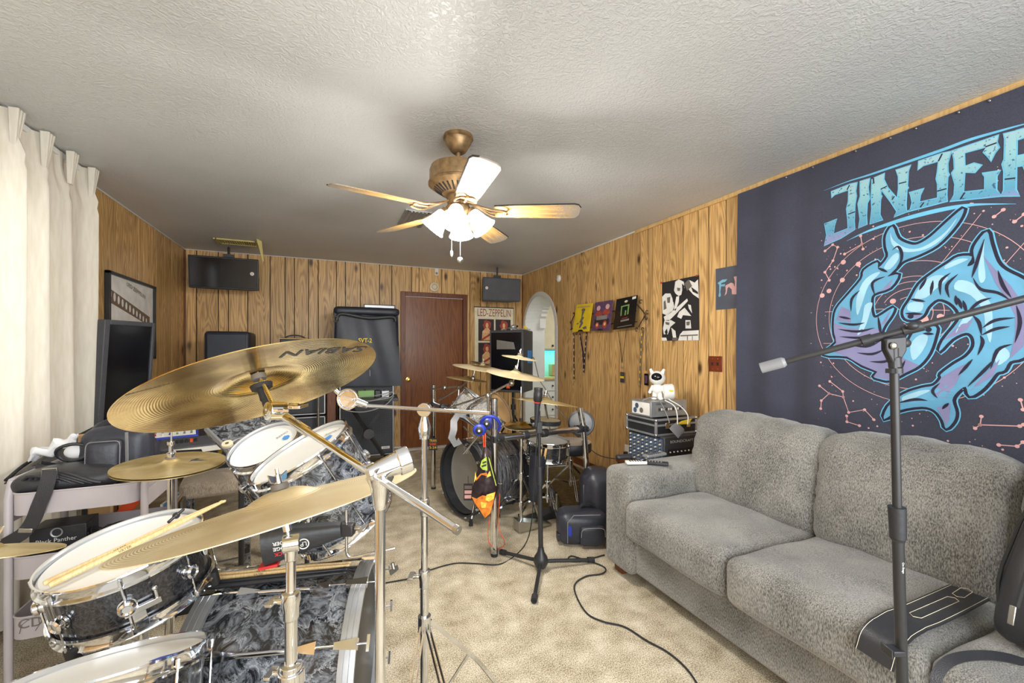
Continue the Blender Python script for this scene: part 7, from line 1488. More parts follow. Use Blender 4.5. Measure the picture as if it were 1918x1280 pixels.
# lanyards hanging on the rack
def lanyard(label, L1, L2, w_, m, end=None, m2=None):
    t = thing('lanyard', label, 'lanyard', wpt(L1[0][0], L1[0][1], 0.02))
    for L in (L1, L2):
        if L: MB(m).ribbon([wpt(x, y, 0.022+0.004*(L is L2)) for x, y in L], w_, V((-1, 0, 0)), 0.0015).build('strap', parent=t, smooth=0)
    if m2:
        for L in (L1, L2):
            if not L: continue
            for k in range(7): a = wpt(*L[0], 0.0245); b = wpt(*L[-1], 0.0245); MB(m2).box(a.lerp(b, (k+0.5)/7)-V((0.004, 0, 0)), (0.001, w_*0.6, 0.022)).build('print_mark', parent=t, smooth=0)
    if end: 
        e = wpt(end[0], end[1], 0.022); MB('steel').box(e+V((0, 0, 0.012)), (0.006, 0.010, 0.026)).build('clip', parent=t, bevel=0.002)
    return t
lanyard('dark navy lanyard with white print, leftmost hanging from the iron rack', [(1075, 626), (1075, 660), (1075.5, 710)], None, 0.018, 'ink', (1075.5, 716), 'paper_white')
lanyard('navy and coral patterned lanyard hanging second from the rack', [(1086, 625), (1092, 660), (1093.5, 698)], [(1099, 622), (1096, 660), (1093.5, 698)], 0.022, 'navy_cloth', (1093.5, 703), 'pink')
t = lanyard('thin black cord lanyard with a grey and yellow pass', [(1158, 622), (1162, 650), (1165, 680)], [(1173, 618), (1169, 650), (1165, 680)], 0.006, 'ink', (1165, 690))
o = wpt(1165.5, 707, 0.022); MB('dark_grey').box(o, (0.004, 0.062, 0.10)).build('pass', parent=t, bevel=0.001); MB('yellow').box(o+V((-0.003, 0, 0.0)), (0.001, 0.056, 0.022)).build('pass_stripe', parent=t); MB('silver').text('Guest', 0.014, o+V((-0.0035, 0, 0.032)), (0, -1, 0), (0, 0, 1), 0.0).build('pass_lettering', parent=t)
lanyard('green and black lanyard hanging below the black sleeve', [(1203, 620), (1200, 660), (1198, 718)], None, 0.018, 'ink_grey', (1198, 725), 'paper_yellow')
t = lanyard('black cord lanyard with a dark picture pass, rightmost under the rack', [(1209.5, 640), (1210, 670), (1210.5, 694)], None, 0.004, 'ink', None)
o = wpt(1210.5, 711, 0.022); MB('screen').box(o, (0.004, 0.050, 0.105)).build('pass', parent=t, bevel=0.001); MB('purple').box(o+V((-0.003, 0, 0.0)), (0.001, 0.03, 0.07)).build('pass_picture', parent=t)

# ================================================================== rear kit on a chrome rack (facing left)
def cn(a, b, c=1.0): return (RT*a+V((FW.x, FW.y, 0))*b+V((0, 0, c))).normalized()
rg_ = thing('drum_rack', 'large chrome tube drum rack with black clamps around the rear kit', 'drum rack', (1.0, 2.55, 0))
A_ = onZ(926, 1042, 0); Cc = onZ(812, 916, 0); zA = lambda y, p: H-(y-HY)/F*(p-EYE).dot(FW)
def post(p0, p1, r=0.022, name='post'): return MB('chrome').cyl(p0, p1, r, n=24).build(name, parent=rg_)
pA = V((A_.x, A_.y, 0)); pC = V((Cc.x, Cc.y, 0)); zj = zA(822, pA)
post(pA+V((0, 0, 0.02)), V((A_.x, A_.y, zA(747, pA)))); post(pC+V((0, 0, 0.02)), V((Cc.x, Cc.y, zA(722, pC))))
for q in (pA, pC): MB('rubber').cyl(q+V((0, 0, 0)), q+V((0, 0, 0.035)), 0.022, n=20).build('rubber_foot', parent=rg_)
jA = V((A_.x, A_.y, zj)); jB = P(1093, 803, 3.2); jC = V((Cc.x, Cc.y, zA(757, pC)))
post(jA, jB, name='side_bar'); fB = onZ(1107, 984, 0.0); post(P(1086, 764, 3.2), jB); post(jB, fB+V((0, 0, 0.02)), 0.022); MB('rubber').cyl(fB, fB+V((0, 0, 0.035)), 0.022, n=20).build('rubber_foot', parent=rg_)
MB('chrome').tube(bez(jA, P(895, 795, 2.9), P(850, 770, 3.4), jC, 14), 0.022, 16).build('front_bar', parent=rg_, smooth=80)
def clampb(p, d, s=1.0):
    M = frame(d); MB('black_metal').cyl(V(p)-M @ V((0, 0, 0.022*s)), V(p)+M @ V((0, 0, 0.022*s)), 0.029*s, n=14).box(V(p)+M @ V((0.03*s, 0, 0)), (0.028*s, 0.036*s, 0.040*s), M).sphere(V(p)+M @ V((0.05*s, 0.01, 0)), 0.011*s, n=8, m=6).build('clamp', parent=rg_, bevel=0.002)
dAB = (jB-jA).normalized()
for p, d in ((jA, V((0, 0, 1))), (jA+dAB*0.04, dAB), (jB, V((0, 0, 1))), (jB-dAB*0.04, dAB), (jC, V((0, 0, 1))), (jA+dAB*0.42, dAB), (P(905, 803, 2.85), jA-jC), (P(868, 777, 3.25), jA-jC), (P(830, 762, 3.7), jA-jC), (jA+dAB*0.25, dAB)): clampb(p, d, 1.0)
MB('grey').ribbon([P(872, 778, 3.2), P(858, 776, 3.15), P(850, 790, 3.1), P(850, 806, 3.05), P(846, 820, 3.05), P(853, 832, 3.05), P(862, 826, 3.05)], 0.05, -FW, 0.012).build('curved_bracket', parent=rg_, smooth=60)
# boom arms
def arm(pts, r=0.008): return MB('chrome').tube(pts, r, 10).build('cymbal_arm', parent=rg_)
arm([P(842, 764, 3.35), P(913, 740, 3.15), P(958, 717, 3.02)]); arm([P(821, 751, 3.9), P(856, 730, 3.7), P(886, 708, 3.6)]); arm([P(811, 729, 4.0), P(858, 724, 3.8)]); arm([P(918, 815, 2.9), P(914, 742, 3.1)], 0.010); arm([P(858, 765, 3.7), P(860, 722, 3.72)], 0.010)
arm([P(961, 716, 3.02), P(966, 700, 3.0)], 0.005); arm([P(886, 708, 3.6), P(890, 692, 3.6)], 0.005); arm([P(968, 698, 3.0), P(972, 668, 3.0)], 0.004); arm([P(878, 762, 3.4), P(905, 745, 3.3), P(900, 770, 3.2)], 0.007)
arm([P(868, 800, 3.2), P(890, 820, 3.05), P(873, 850, 3.05)], 0.006); arm([P(905, 806, 2.9), P(868, 850, 3.0)], 0.006); arm([P(1030, 810, 3.1), P(1023, 770, 3.05), P(1021, 757, 3.0)], 0.008)
for i, (x, y, d) in enumerate(((914, 742, 3.1), (860, 726, 3.72), (958, 718, 3.02), (886, 709, 3.6), (833, 727, 3.9), (847, 763, 3.35))): MB('steel').sphere(P(x, y, d), 0.020, (1, 1, 1.2)).build('tilter', parent=rg_, smooth=60)
# cymbals
RCY = [('crash_cymbal', 'widest cream crash in front of the loudspeaker on the rear kit, below the small splash', P(965, 703, 3.0), cn(.165, -.07), .206, 'cymbal_cream', 1),
 ('crash_cymbal', 'cream crash partly hidden behind the widest one, under the shiny inverted splash', P(903, 691, 3.6), cn(.15, -.03), .25, 'cymbal_cream', 1),
 ('crash_cymbal', 'thin crash lowest on the left of the rear kit, in front of the door frame', P(875, 711, 3.7), cn(.13, .01), .18, 'cymbal_bronze', 0),
 ('splash_cymbal', 'small splash cymbal mounted above the widest crash of the rear kit', P(973, 671, 3.0), cn(.16, -.05), .127, 'cymbal_cream', 1),
 ('splash_cymbal', 'shiny golden splash mounted upside down at the top left of the rear kit', P(900, 682, 3.55), -cn(.22, -.1), .085, 'cymbal_brass', 0),
 ('ride_cymbal', 'brown-edged ride cymbal behind the microphone at the right of the rear kit', P(1020, 754, 3.0), cn(.14, .085), .235, 'cymbal_bronze', 1)]
for nm, lab, c, n, r, m, wing in RCY:
    o, M, zt = cymbal(nm, lab, c, n, r, m, dish=0.10)
    if wing: felts(c, n, zt, '', rg_)
# toms
drum('rack_tom', 'silver-grained rack tom on the rear kit, nearer the door', 'drum', P(891, 744, 3.58), cn(.62, .05, .8), 0.122, 0.17, 'silver_shell', 6, style='bar')
drum('rack_tom', 'silver-grained rack tom on the rear kit, nearer the loudspeaker', 'drum', P(938, 766, 3.25), cn(.95, -.35, .6), 0.130, 0.19, 'silver_shell', 6, head='tan', style='bar')
# bass drum
BN = V((-.957, -.291, 0)).normalized(); BC = V((.958, 3.222, .315)); BR = 0.283; BD = 0.44
MB2 = TM(BC, frame(BN)); bd3 = thing('bass_drum', 'black grained bass drum of the rear kit with a grey front head', 'drum', M=MB2)
kid(MB('grain_shell').lathe([(BR-0.012, -0.03), (BR-0.012, -BD+0.02), (BR-0.003, -BD+0.015), (BR-0.003, -0.02), (BR-0.012, -0.03)], n=80), 'shell', bd3, smooth=50)
kid(MB('drumhead_hazy').lathe([(0, -0.085), (BR-0.03, -0.085), (BR-0.014, -0.078)], n=64), 'front_head', bd3); kid(MB('drumhead').lathe([(0, -BD+0.02), (BR-0.012, -BD+0.02)], n=48), 'batter_head', bd3)
for z0_, z1_ in ((0.018, -0.030), (-BD+0.030, -BD-0.018)): kid(MB('black_plastic').lathe([(BR-0.002, z0_), (BR+0.012, z0_), (BR+0.012, z1_), (BR-0.002, z1_), (BR-0.002, z0_)], n=80), 'hoop', bd3, smooth=30)
kid(MB('black_plastic').lathe([(BR-0.0125, 0.0), (BR-0.0125, -0.08), (BR-0.0035, -0.08), (BR-0.002, -0.0)], n=80), 'front_ring', bd3)
kid(MB('dull_metal').lathe([(BR-0.002, -0.035), (BR+0.004, -0.035), (BR+0.004, -0.045), (BR-0.002, -0.045)], n=80), 'hoop_band', bd3)
upl = MB2.inverted().to_3x3() @ V((0, 0, 1)); a_up = math.atan2(upl.y, upl.x)
for i in range(10):
    a = a_up+2*PI*i/10+0.3; rdv = V((math.cos(a), math.sin(a), 0)); tg = V((-rdv.y, rdv.x, 0)); o = rdv*(BR+0.010); Rm = Matrix((rdv, tg, V((0, 0, 1)))).transposed()
    mb = MB('chrome').box(o+V((0, 0, -0.14)), (0.018, 0.016, 0.07), Rm).box(o+V((0, 0, -BD+0.14)), (0.018, 0.016, 0.07), Rm); kid(mb, 'lug', bd3, bevel=0.003)
    mb = MB('chrome').cyl(o+V((0, 0, -0.17)), o+V((0, 0, 0.03)), 0.003, n=8).cyl(o+V((0, 0, -BD+0.17)), o+V((0, 0, -BD-0.03)), 0.003, n=8)
    for z, s in ((0.012, 1), (-BD-0.012, -1)): mb.box(o+rdv*0.004+V((0, 0, z)), (0.012, 0.022, 0.022), Rm)
    kid(mb, 'tension_rod', bd3, bevel=0.001)
tl_ = MB2.inverted().to_3x3() @ (V((0, 0, 1))); xl = MB2.inverted().to_3x3() @ (BN.cross(V((0, 0, 1)))*-1)
kid(MB('white_paint').text('TAMA', 0.045, V((0, 0, -0.0840))+tl_*(BR*0.70)+xl*-0.02, -xl if False else xl, tl_, 0.0006, width=0.15), 'head_lettering', bd3)
sp_ = onZ(882, 985, 0.0); MB('chrome').cyl(P(889, 942, 3.25), sp_+V((0, 0, 0.03)), 0.008, n=12).build('spur', parent=bd3); MB('rubber').cyl(sp_, sp_+V((0, 0, 0.05)), 0.017, 0.010, n=14).build('spur_foot', parent=bd3)
def hpass(label, x, y, d, w_, h_, cols, txt=None):
    c = P(x, y, d); t = thing('event_pass', label, 'pass', c); R_ = Rz(-TH); MB(cols[0]).box(c, (w_, 0.003, h_), R_).build('card', parent=t)
    for i, m_ in enumerate(cols[1:]): MB(m_).box(c+V((0, 0, h_*(0.28-0.28*i)))-FW*0.0022, (w_*0.8, 0.001, h_*0.20), R_).build('print_band', parent=t)
    if txt: 
        for i, (s_, m_) in enumerate(txt): MB(m_).text(s_, h_*0.20, c+V((0, 0, h_*(0.28-0.28*i)))-FW*0.0030, RT, (0, 0, 1), 0.0002, width=w_*0.8).build('lettering', parent=t)
    MB('ink').tube([c+V((0, 0, h_/2)), P(x, y-30, d+0.02)], 0.002, 5).build('cord', parent=t)
hpass('black event pass with yellow and orange print hanging on the far rack post', 811, 832, 3.98, 0.08, 0.115, ('ink',), (('TRAN', 'yellow'), ('SIBE', 'orange'), ('5-24', 'yellow')))
hpass('small pinkish event pass hanging against the rear bass drum', 877, 922, 3.02, 0.065, 0.12, ('photo_dark', 'ink_grey', 'pink', 'pink'))
# hi-hat of the rear kit
hc = P(976, 797, 3.1); hn = cn(.02, -.03)
h2 = thing('hi_hat', 'small hi-hat pair with a tall thin rod on the rear kit, left of the microphone', 'hi-hat', (hc.x, hc.y, 0))
for z, s, nm in ((0.004, 1, 'top_cymbal'), (-0.012, -1, 'bottom_cymbal')):
    mb = MB('cymbal_brass' if s > 0 else 'cymbal_cream').lathe([(0.125, 0), (0.045, s*0.010), (0.035, s*0.022), (0.008, s*0.030), (0.008, s*0.0285), (0.045, s*0.0085), (0.125, -0.0015), (0.125, 0)], n=48); place(mb, TM(hc+V((0, 0, z)), frame(hn))); mb.build(nm, parent=h2, smooth=60)
hb_ = V((hc.x, hc.y, 0)); b_ = onZ(986, 975, 0)
MB('chrome').cyl(V((hc.x, hc.y, hc.z)), V((hc.x, hc.y, hc.z+0.28)), 0.0035, n=8).build('pull_rod', parent=h2); MB('chrome').cyl(V((hc.x, hc.y, 0.08)), V((hc.x, hc.y, hc.z-0.04)), 0.012, n=16).cyl(V((hc.x, hc.y, 0.62)), V((hc.x, hc.y, 0.68)), 0.019, n=16).build('stand_tube', parent=h2); MB('ink').cyl(hc+V((0, 0, 0.03)), hc+V((0, 0, 0.05)), 0.014, n=14).build('felt', parent=h2)
tripod(h2, hb_, 0.40, [onZ(932, 968, 0.01), onZ(1010, 978, 0.01), (hc.x+0.22, hc.y+0.15, 0.01)], brace_z=0.2)
MB('steel').hexa([V((hc.x-0.04, hc.y-0.05, 0.01)), V((hc.x+0.24, hc.y-0.02, 0.01)), V((hc.x+0.24, hc.y+0.07, 0.01)), V((hc.x-0.04, hc.y+0.05, 0.01)), V((hc.x-0.04, hc.y-0.05, 0.09)), V((hc.x+0.24, hc.y-0.02, 0.02)), V((hc.x+0.24, hc.y+0.07, 0.02)), V((hc.x-0.04, hc.y+0.05, 0.09))]).build('footboard', parent=h2, bevel=0.003)
# snare, stick bag, throne, pad
drum('snare_drum', 'black snare drum with chrome hoops behind the straight microphone stand', 'drum', P(1026, 826, 3.35), cn(.06, -.02), 0.165, 0.13, 'carbon_shell', 8, style='bar', hoop='chrome')
ss2 = thing('snare_stand', 'chrome stand under the rear snare drum', 'drum stand', (P(1026, 826, 3.35).x, P(1026, 826, 3.35).y, 0)); q = P(1026, 870, 3.35)
MB('chrome').cyl((q.x, q.y, 0.12), (q.x, q.y, 0.42), 0.012, n=14).build('stand_tube', parent=ss2); tripod(ss2, q, 0.26, [(q.x+0.22*math.cos(a), q.y+0.22*math.sin(a), 0.01) for a in (0.5, 2.7, 4.6)])
for i in range(3): a = 1.0+2*PI*i/3; MB('chrome').tube([(q.x, q.y, 0.40), (q.x+0.17*math.cos(a), q.y+0.17*math.sin(a), 0.44), (q.x+0.175*math.cos(a), q.y+0.175*math.sin(a), 0.47)], 0.006, 8).build('basket_arm', parent=ss2)
sb_ = thing('stick_bag', 'slim black stick bag hanging by the rear snare with two golden sticks', 'bag', P(1003, 905, 3.05)); MB('navy_cloth').lathe([(0, 0), (0.040, 0.01), (0.052, 0.12), (0.060, 0.30), (0.062, 0.34), (0.055, 0.34), (0, 0.30)], P(1001, 940, 3.05), cn(.08, 0), 16).build('body', parent=sb_, smooth=70)
for i, (x, y, lab) in enumerate(((1014, 842, 'left golden drumstick in the stick bag'), (1023, 840, 'right golden drumstick in the stick bag'))): a, b = P(x-8, 885, 3.05), P(x, y, 3.0); stick('drumstick', lab, b, a, 'yellow' if False else 'brass_wood' if 'brass_wood' in MATS else 'pale_wood', r=0.009)
tc_ = P(1069, 826, 3.75); th_ = thing('drum_throne', 'round black drum stool with a brown top on a chrome tripod, behind the rear kit', 'stool', (tc_.x, tc_.y, 0))
MB('black_leather').lathe([(0, -0.10), (0.16, -0.10), (0.180, -0.08), (0.183, -0.03), (0.175, -0.006), (0, -0.006)], tc_, n=48).build('seat', parent=th_, smooth=60); MB('bench_fabric').lathe([(0, 0.004), (0.15, 0.002), (0.176, -0.006)], tc_, n=48).build('seat_top', parent=th_, smooth=60)
MB('chrome').cyl((tc_.x, tc_.y, 0.12), (tc_.x, tc_.y, tc_.z-0.10), 0.014, n=16).cyl((tc_.x, tc_.y, 0.30), (tc_.x, tc_.y, 0.35), 0.022, n=16).build('stand_tube', parent=th_)
tripod(th_, tc_, 0.30, [(tc_.x+0.26*math.cos(a), tc_.y+0.26*math.sin(a), 0.01) for a in (0.1, 2.4, 4.4)], brace_z=0.15)
dp = P(1088, 793, 3.35); dn_ = (-FW+RT*-0.25+V((0, 0, 0.25))).normalized(); t = thing('drum_pad', 'round blue-grey drum pad with a black rim standing behind the rack tube', 'drum pad', dp)
MB('grey').lathe([(0, 0.004), (0.088, 0.002), (0.092, 0)], dp, dn_, 40).build('head', parent=t); MB('black_plastic').lathe([(0.088, 0.006), (0.104, 0.004), (0.106, -0.03), (0.09, -0.04), (0, -0.04)], dp, dn_, 40).build('rim', parent=t, smooth=50)
t2_ = P(1052, 788, 3.25); t = thing('drum_pad', 'flat pale electronic pad lying level on the rack beside the microphone', 'drum pad', t2_); MB('cream').lathe([(0, 0.003), (0.11, 0.0), (0.112, -0.004)], P(1022, 786, 3.15), cn(.08, -.02), 40).build('head', parent=t); MB('black_plastic').lathe([(0.111, 0.002), (0.117, -0.002), (0.112, -0.03), (0, -0.035)], P(1022, 786, 3.15), cn(.08, -.02), 40).build('rim', parent=t, smooth=50)
pd_ = thing('bass_pedal', 'chrome and black foot pedal on the dark rug behind the rear kit', 'pedal', onZ(1045, 985, 0)); q = onZ(1043, 972, 0)
MB('steel').cyl(q+V((0, 0, 0.0)), q+V((0, 0, 0.19)), 0.011, n=12).build('post', parent=pd_); MB('steel').cyl(q+V((0.0, 0.10, 0)), q+V((0.0, 0.10, 0.19)), 0.011, n=12).build('post', parent=pd_); MB('black_metal').hexa([q+V(p) for p in ((-0.28, -0.02, 0.005), (0.02, 0.0, 0.005), (0.02, 0.10, 0.005), (-0.28, 0.08, 0.005), (-0.28, -0.02, 0.02), (0.02, 0.0, 0.07), (0.02, 0.10, 0.07), (-0.28, 0.08, 0.02))]).build('footboard', parent=pd_, bevel=0.003); MB('dark_grey').sphere(q+V((-0.02, 0.05, 0.19)), 0.03, (1, 1, 1.3)).cyl(q+V((-0.02, 0.05, 0.05)), q+V((-0.02, 0.05, 0.18)), 0.005, n=8).build('beater', parent=pd_, smooth=60)
mat('rug_brown', srgb(112, 96, 60), 0.95, vary=0.3, nscale=30, bump=0.4, bscale=150)
tag(MB('rug_brown').box((2.10, 3.70, 0.004), (0.94, 1.55, 0.008)).build('rug', smooth=0), 'dark olive-brown rug under the drum stool behind the rear kit', 'rug')
# drawstring bag and blue headphones on the rack post
mat('flame', srgb(228, 120, 36), 0.35, vary=0.5, nscale=40); mat('flame_light', srgb(244, 200, 80), 0.35, vary=0.3, nscale=60); mat('bag_dark', srgb(52, 40, 44), 0.3, vary=0.6, nscale=40); mat('bag_green', srgb(170, 200, 70), 0.4, vary=0.3, nscale=80)
def C9(pts, d): return [P(780+x/5.33, 820+y/5.33, d) for x, y in pts]
db = thing('drawstring_bag', 'shiny black drawstring bag with flame and green print hanging from the rack post', 'bag', P(905, 900, 2.62))
out_ = [(685, 92), (720, 130), (760, 260), (800, 400), (822, 490), (800, 560), (770, 660), (740, 760), (685, 815), (640, 740), (590, 670), (545, 610), (550, 550), (570, 460), (592, 385), (640, 225), (670, 120)]
fr_, bk_ = C9(out_, 2.60), C9(out_, 2.67); k = len(out_); cf_ = C9([(690, 450)], 2.55)[0]; cb_ = C9([(690, 450)], 2.69)[0]
mb = MB('bag_dark'); mb.add(fr_+bk_+[p.lerp(cf_, 0.5)-FW*0.018 for p in fr_]+[cf_, cb_], [(i, (i+1) % k, 2*k+(i+1) % k, 2*k+i) for i in range(k)]+[(2*k+i, 2*k+(i+1) % k, 3*k) for i in range(k)]+[(k+i, k+(i+1) % k, (i+1) % k, i) for i in range(k)]+[(k+(i+1) % k, k+i, 3*k+1) for i in range(k)])
mb.build('body', parent=db, smooth=80)
def bagflat(mb, pts, l):
    vs = [p-FW*0.0012*l for p in C9(pts, 2.537)]; return mb.add(vs, [tuple(q) for q in tessellate_polygon([vs])])
mb = MB('flame', 'flame_light', 'bag_green', 'photo_dark')
mb.use('flame'); 
for L in ([(550, 590), (600, 610), (660, 575), (720, 590), (790, 540), (765, 660), (738, 755), (685, 805), (640, 735), (590, 665)], [(585, 420), (640, 360), (700, 350), (720, 390), (650, 370), (600, 430)]): bagflat(mb, L, 1)
mb.use('flame_light')
for L in ([(700, 570), (785, 545), (770, 610), (720, 640), (690, 620)], [(640, 640), (700, 650), (690, 700), (650, 700)], [(735, 330), (745, 380), (700, 400), (720, 350)], [(590, 335), (600, 400), (575, 450)]): bagflat(mb, L, 2)
mb.use('bag_green')
for L in ([(650, 230), (700, 190), (710, 330), (660, 320), (635, 290)], [(715, 190), (730, 210), (800, 480), (792, 480)]): bagflat(mb, L, 1.5)
mb.use('photo_dark'); bagflat(mb, [(655, 250), (695, 230), (700, 245), (665, 262)], 3); bagflat(mb, [(650, 280), (698, 262), (700, 280), (655, 296)], 3)
pr2 = mb.build('print', parent=db, smooth=0)
MB('orange').tube([P(905, 815, 2.66), P(906, 838, 2.62)], 0.004, 6).tube([P(909, 812, 2.66), P(909, 838, 2.62)], 0.004, 6).build('cord', parent=db)
MB('orange').tube(spline([P(917, 968, 2.66), P(914, 1000, 2.68), P(918, 1020, 2.68), onZ(935, 1030, 0.01)], 5), 0.0025, 6).build('cord', parent=db); MB('orange').tube(spline([P(936, 925, 2.70), P(934, 985, 2.70), P(944, 1012, 2.72), onZ(944, 1022, 0.01), onZ(930, 1030, 0.01)], 5), 0.0025, 6).build('cord', parent=db)
hp = P(903, 803, 2.70); t = thing('headphones', 'blue over-ear headphones hooked on the rack post above the drawstring bag', 'headphones', hp)
MB('blue').tube([P(918+18*math.cos(a), 798+18*math.sin(a), 2.66+0.05*math.sin(a)) for a in [0.5-PI*1.35*i/16 for i in range(17)]], 0.010, 8).build('headband', parent=t, smooth=80)
for x, y, d in ((898, 806, 2.60), (912, 793, 2.74)): MB('blue').sphere(P(x, y, d), 0.042, (1, 0.55, 0.9), Rz(-TH)).build('ear_cup', parent=t, smooth=60); MB('ink').lathe([(0.0, 0.026), (0.018, 0.024), (0.024, 0.018)], P(x, y, d), -FW, 20).build('cap', parent=t); MB('white_paint').lathe([(0, 0.0275), (0.007, 0.027)], P(x, y, d), -FW, 14).build('dot_mark', parent=t)

# bags behind the sofa arm
t = thing('camera_bag', 'small black shoulder bag with a blue label at the end of the sofa', 'bag', onZ(1085, 1030, 0)); q = onZ(1088, 1026, 0); rb = Rz(-0.35); c = q+V((0.06, 0.08, 0.115)); MB('soft_black').cushion(c, (0.33, 0.20, 0.21), 0.05, (0.01, 0.01, 0.01), rot=rb, n=12).build('body', parent=t, smooth=70)
MB('soft_black').cushion(c+rb @ V((0.045, -0.115, -0.03)), (0.17, 0.05, 0.13), 0.024, rot=rb, n=8).build('front_pocket', parent=t, smooth=70); MB('blue').box(c+rb @ V((-0.105, -0.107, 0.0)), (0.022, 0.006, 0.065), rb).build('label_tab', parent=t, bevel=0.001); MB('grey').tube([c+rb @ V((0.045+sq(2*PI*i/28, 0.080, 0.06)[0], -0.142, -0.03+sq(2*PI*i/28, 0.080, 0.06)[1])) for i in range(15)], 0.003, 5).build('zip', parent=t)
MB('grey').tube([c+rb @ V((-0.12, -0.105, -0.08)), c+rb @ V((-0.12, -0.11, 0.06)), c+rb @ V((-0.08, -0.11, 0.105)), c+rb @ V((0.1, -0.11, 0.105))], 0.003, 5).build('piping', parent=t); MB('black_leather').ribbon(bez(c+rb @ V((-0.02, 0, 0.11)), c+rb @ V((0.0, 0, 0.16)), c+rb @ V((0.08, 0, 0.16)), c+rb @ V((0.10, 0, 0.11)), 8), 0.03, (0, 0, 1), 0.004).build('handle', parent=t, smooth=60); MB('black_plastic').box(c+rb @ V((-0.165, -0.04, -0.06)), (0.035, 0.06, 0.05), rb).build('buckle', parent=t, bevel=0.004)
q = onZ(1124, 1020, 0); t = thing('backpack', 'taller black backpack standing between the shoulder bag and the sofa arm', 'bag', q); c = V((q.x+0.10, q.y+0.17, 0.235)); MB('soft_black').cushion(c, (0.24, 0.26, 0.45), 0.09, (0.01, 0.01, 0.01), rot=Rz(-0.3), n=12).build('body', parent=t, smooth=70)
for k in range(2): MB('grey').tube([c+Rz(-0.3) @ V((-0.122-0.0*k, -0.06+0.07*k, -0.18+0.36*s_)) if s_ < 0.9 else c+Rz(-0.3) @ V((-0.08, -0.04+0.07*k, 0.20)) for s_ in (0, 0.3, 0.6, 0.85, 1.0)], 0.003, 5).build('piping', parent=t, smooth=60)

# ================================================================== stack of gear beyond the sofa
tb_ = thing('side_table', 'small dark side table holding the audio gear at the far end of the sofa', 'table', (2.36, 2.55, 0)); MB('trim_wood').box((2.36, 2.54, 0.445), (0.50, 0.50, 0.03)).build('top', parent=tb_, bevel=0.003)
for x in (2.14, 2.58):
    for y in (2.32, 2.76): MB('trim_wood').box((x, y, 0.215), (0.04, 0.04, 0.43)).build('leg', parent=tb_)
m3 = thing('mixer', 'grey powered mixer with rows of knobs under the flight case beside the sofa', 'mixer', (2.36, 2.5, 0.46))
mx0, my0, my1, mz0, mz1 = 2.18, 2.33, 2.72, 0.462, 0.70
MB('dark_grey').box(((mx0+2.57)/2, (my0+my1)/2, (mz0+mz1)/2), (2.57-mx0, my1-my0, mz1-mz0)).build('case', parent=m3, bevel=0.006)
mat('panel_blue', srgb(66, 86, 112), 0.5); MB('panel_blue').box((mx0-0.002, (my0+my1)/2, (mz0+mz1)/2), (0.006, my1-my0-0.03, mz1-mz0-0.03)).build('panel', parent=m3)
for i in range(8):
    y = my0+0.035+(my1-my0-0.07)*i/7
    MB('silver').box((mx0-0.006, y-0.018, (mz0+mz1)/2), (0.002, 0.003, mz1-mz0-0.04)).build('strip_line', parent=m3)
    for j in range(8): MB(('paper_white', 'grey', 'cream', 'silver')[(i+j) % 4]).cyl((mx0-0.004, y, mz0+0.03+(mz1-mz0-0.06)*j/7), (mx0-0.016, y, mz0+0.03+(mz1-mz0-0.06)*j/7), 0.0075, 0.006, 10).build('knob', parent=m3)
MB('white_paint').text('SOUNDCRAFT', 0.018, (mx0+0.16, my0-0.003, mz1-0.035), (1, 0, 0), (0, 0, 1), 0.001, width=0.22).build('lettering', parent=m3)
MB('ink').box((mx0+0.14, my0-0.001, mz0+0.09), (0.22, 0.004, 0.12)).build('vent_grille', parent=m3)
for i in range(6):
    for j in range(3): MB('paper_white').cyl((mx0+0.05+0.035*i, my0-0.002, mz0+0.06+0.035*j), (mx0+0.05+0.035*i, my0-0.008, mz0+0.06+0.035*j), 0.005, n=8).build('vent_stud', parent=m3)
fc = thing('flight_case', 'black flight case with aluminium edges on top of the mixer', 'case', (2.36, 2.54, 0.70)); fx0_, fx1_, fy0, fy1, fz0, fz1 = 2.15, 2.53, 2.38, 2.70, 0.702, 0.822
MB('black_plastic').box(((fx0_+fx1_)/2, (fy0+fy1)/2, (fz0+fz1)/2), (fx1_-fx0_, fy1-fy0, fz1-fz0)).build('shell', parent=fc)
for z in (fz0+0.006, fz1-0.006, fz1-0.045):
    for (a, b) in (((fx0_, fy0), (fx1_, fy0)), ((fx0_, fy0), (fx0_, fy1)), ((fx0_, fy1), (fx1_, fy1)), ((fx1_, fy0), (fx1_, fy1))): MB('silver').bar((*a, z), (*b, z), 0.014, 0.014).build('edge_strip', parent=fc, bevel=0.002)
for x in (fx0_, fx1_):
    for y in (fy0, fy1):
        MB('silver').box((x, y, (fz0+fz1)/2), (0.016, 0.016, fz1-fz0)).build('edge_strip', parent=fc, bevel=0.002)
        for z in (fz0+0.008, fz1-0.008): MB('chrome').sphere((x, y, z), 0.014).build('corner_cap', parent=fc)
for x in (fx0_+0.10, fx1_-0.08): MB('chrome').box((x, fy0-0.005, fz1-0.05), (0.035, 0.008, 0.045)).build('latch', parent=fc, bevel=0.002)
kb = thing('karaoke_machine', 'silver karaoke box with printed panels on top of the flight case', 'karaoke machine', (2.3, 2.53, 0.83)); kx0, kx1, ky0, ky1, kz0, kz1 = 2.14, 2.48, 2.42, 2.64, 0.830, 0.945
MB('silver').box(((kx0+kx1)/2, (ky0+ky1)/2, (kz0+kz1)/2), (kx1-kx0, ky1-ky0, kz1-kz0)).build('case', parent=kb, bevel=0.003)
MB('ink_grey').box(((kx0+kx1)/2+0.01, ky0-0.001, kz0+0.055), (0.24, 0.003, 0.030)).build('panel', parent=kb)
for i in range(10): MB('paper_white' if i % 3 else 'ink').box((kx0+0.075+0.022*i, ky0-0.003, kz0+0.055), (0.012, 0.003, 0.016)).build('key', parent=kb)
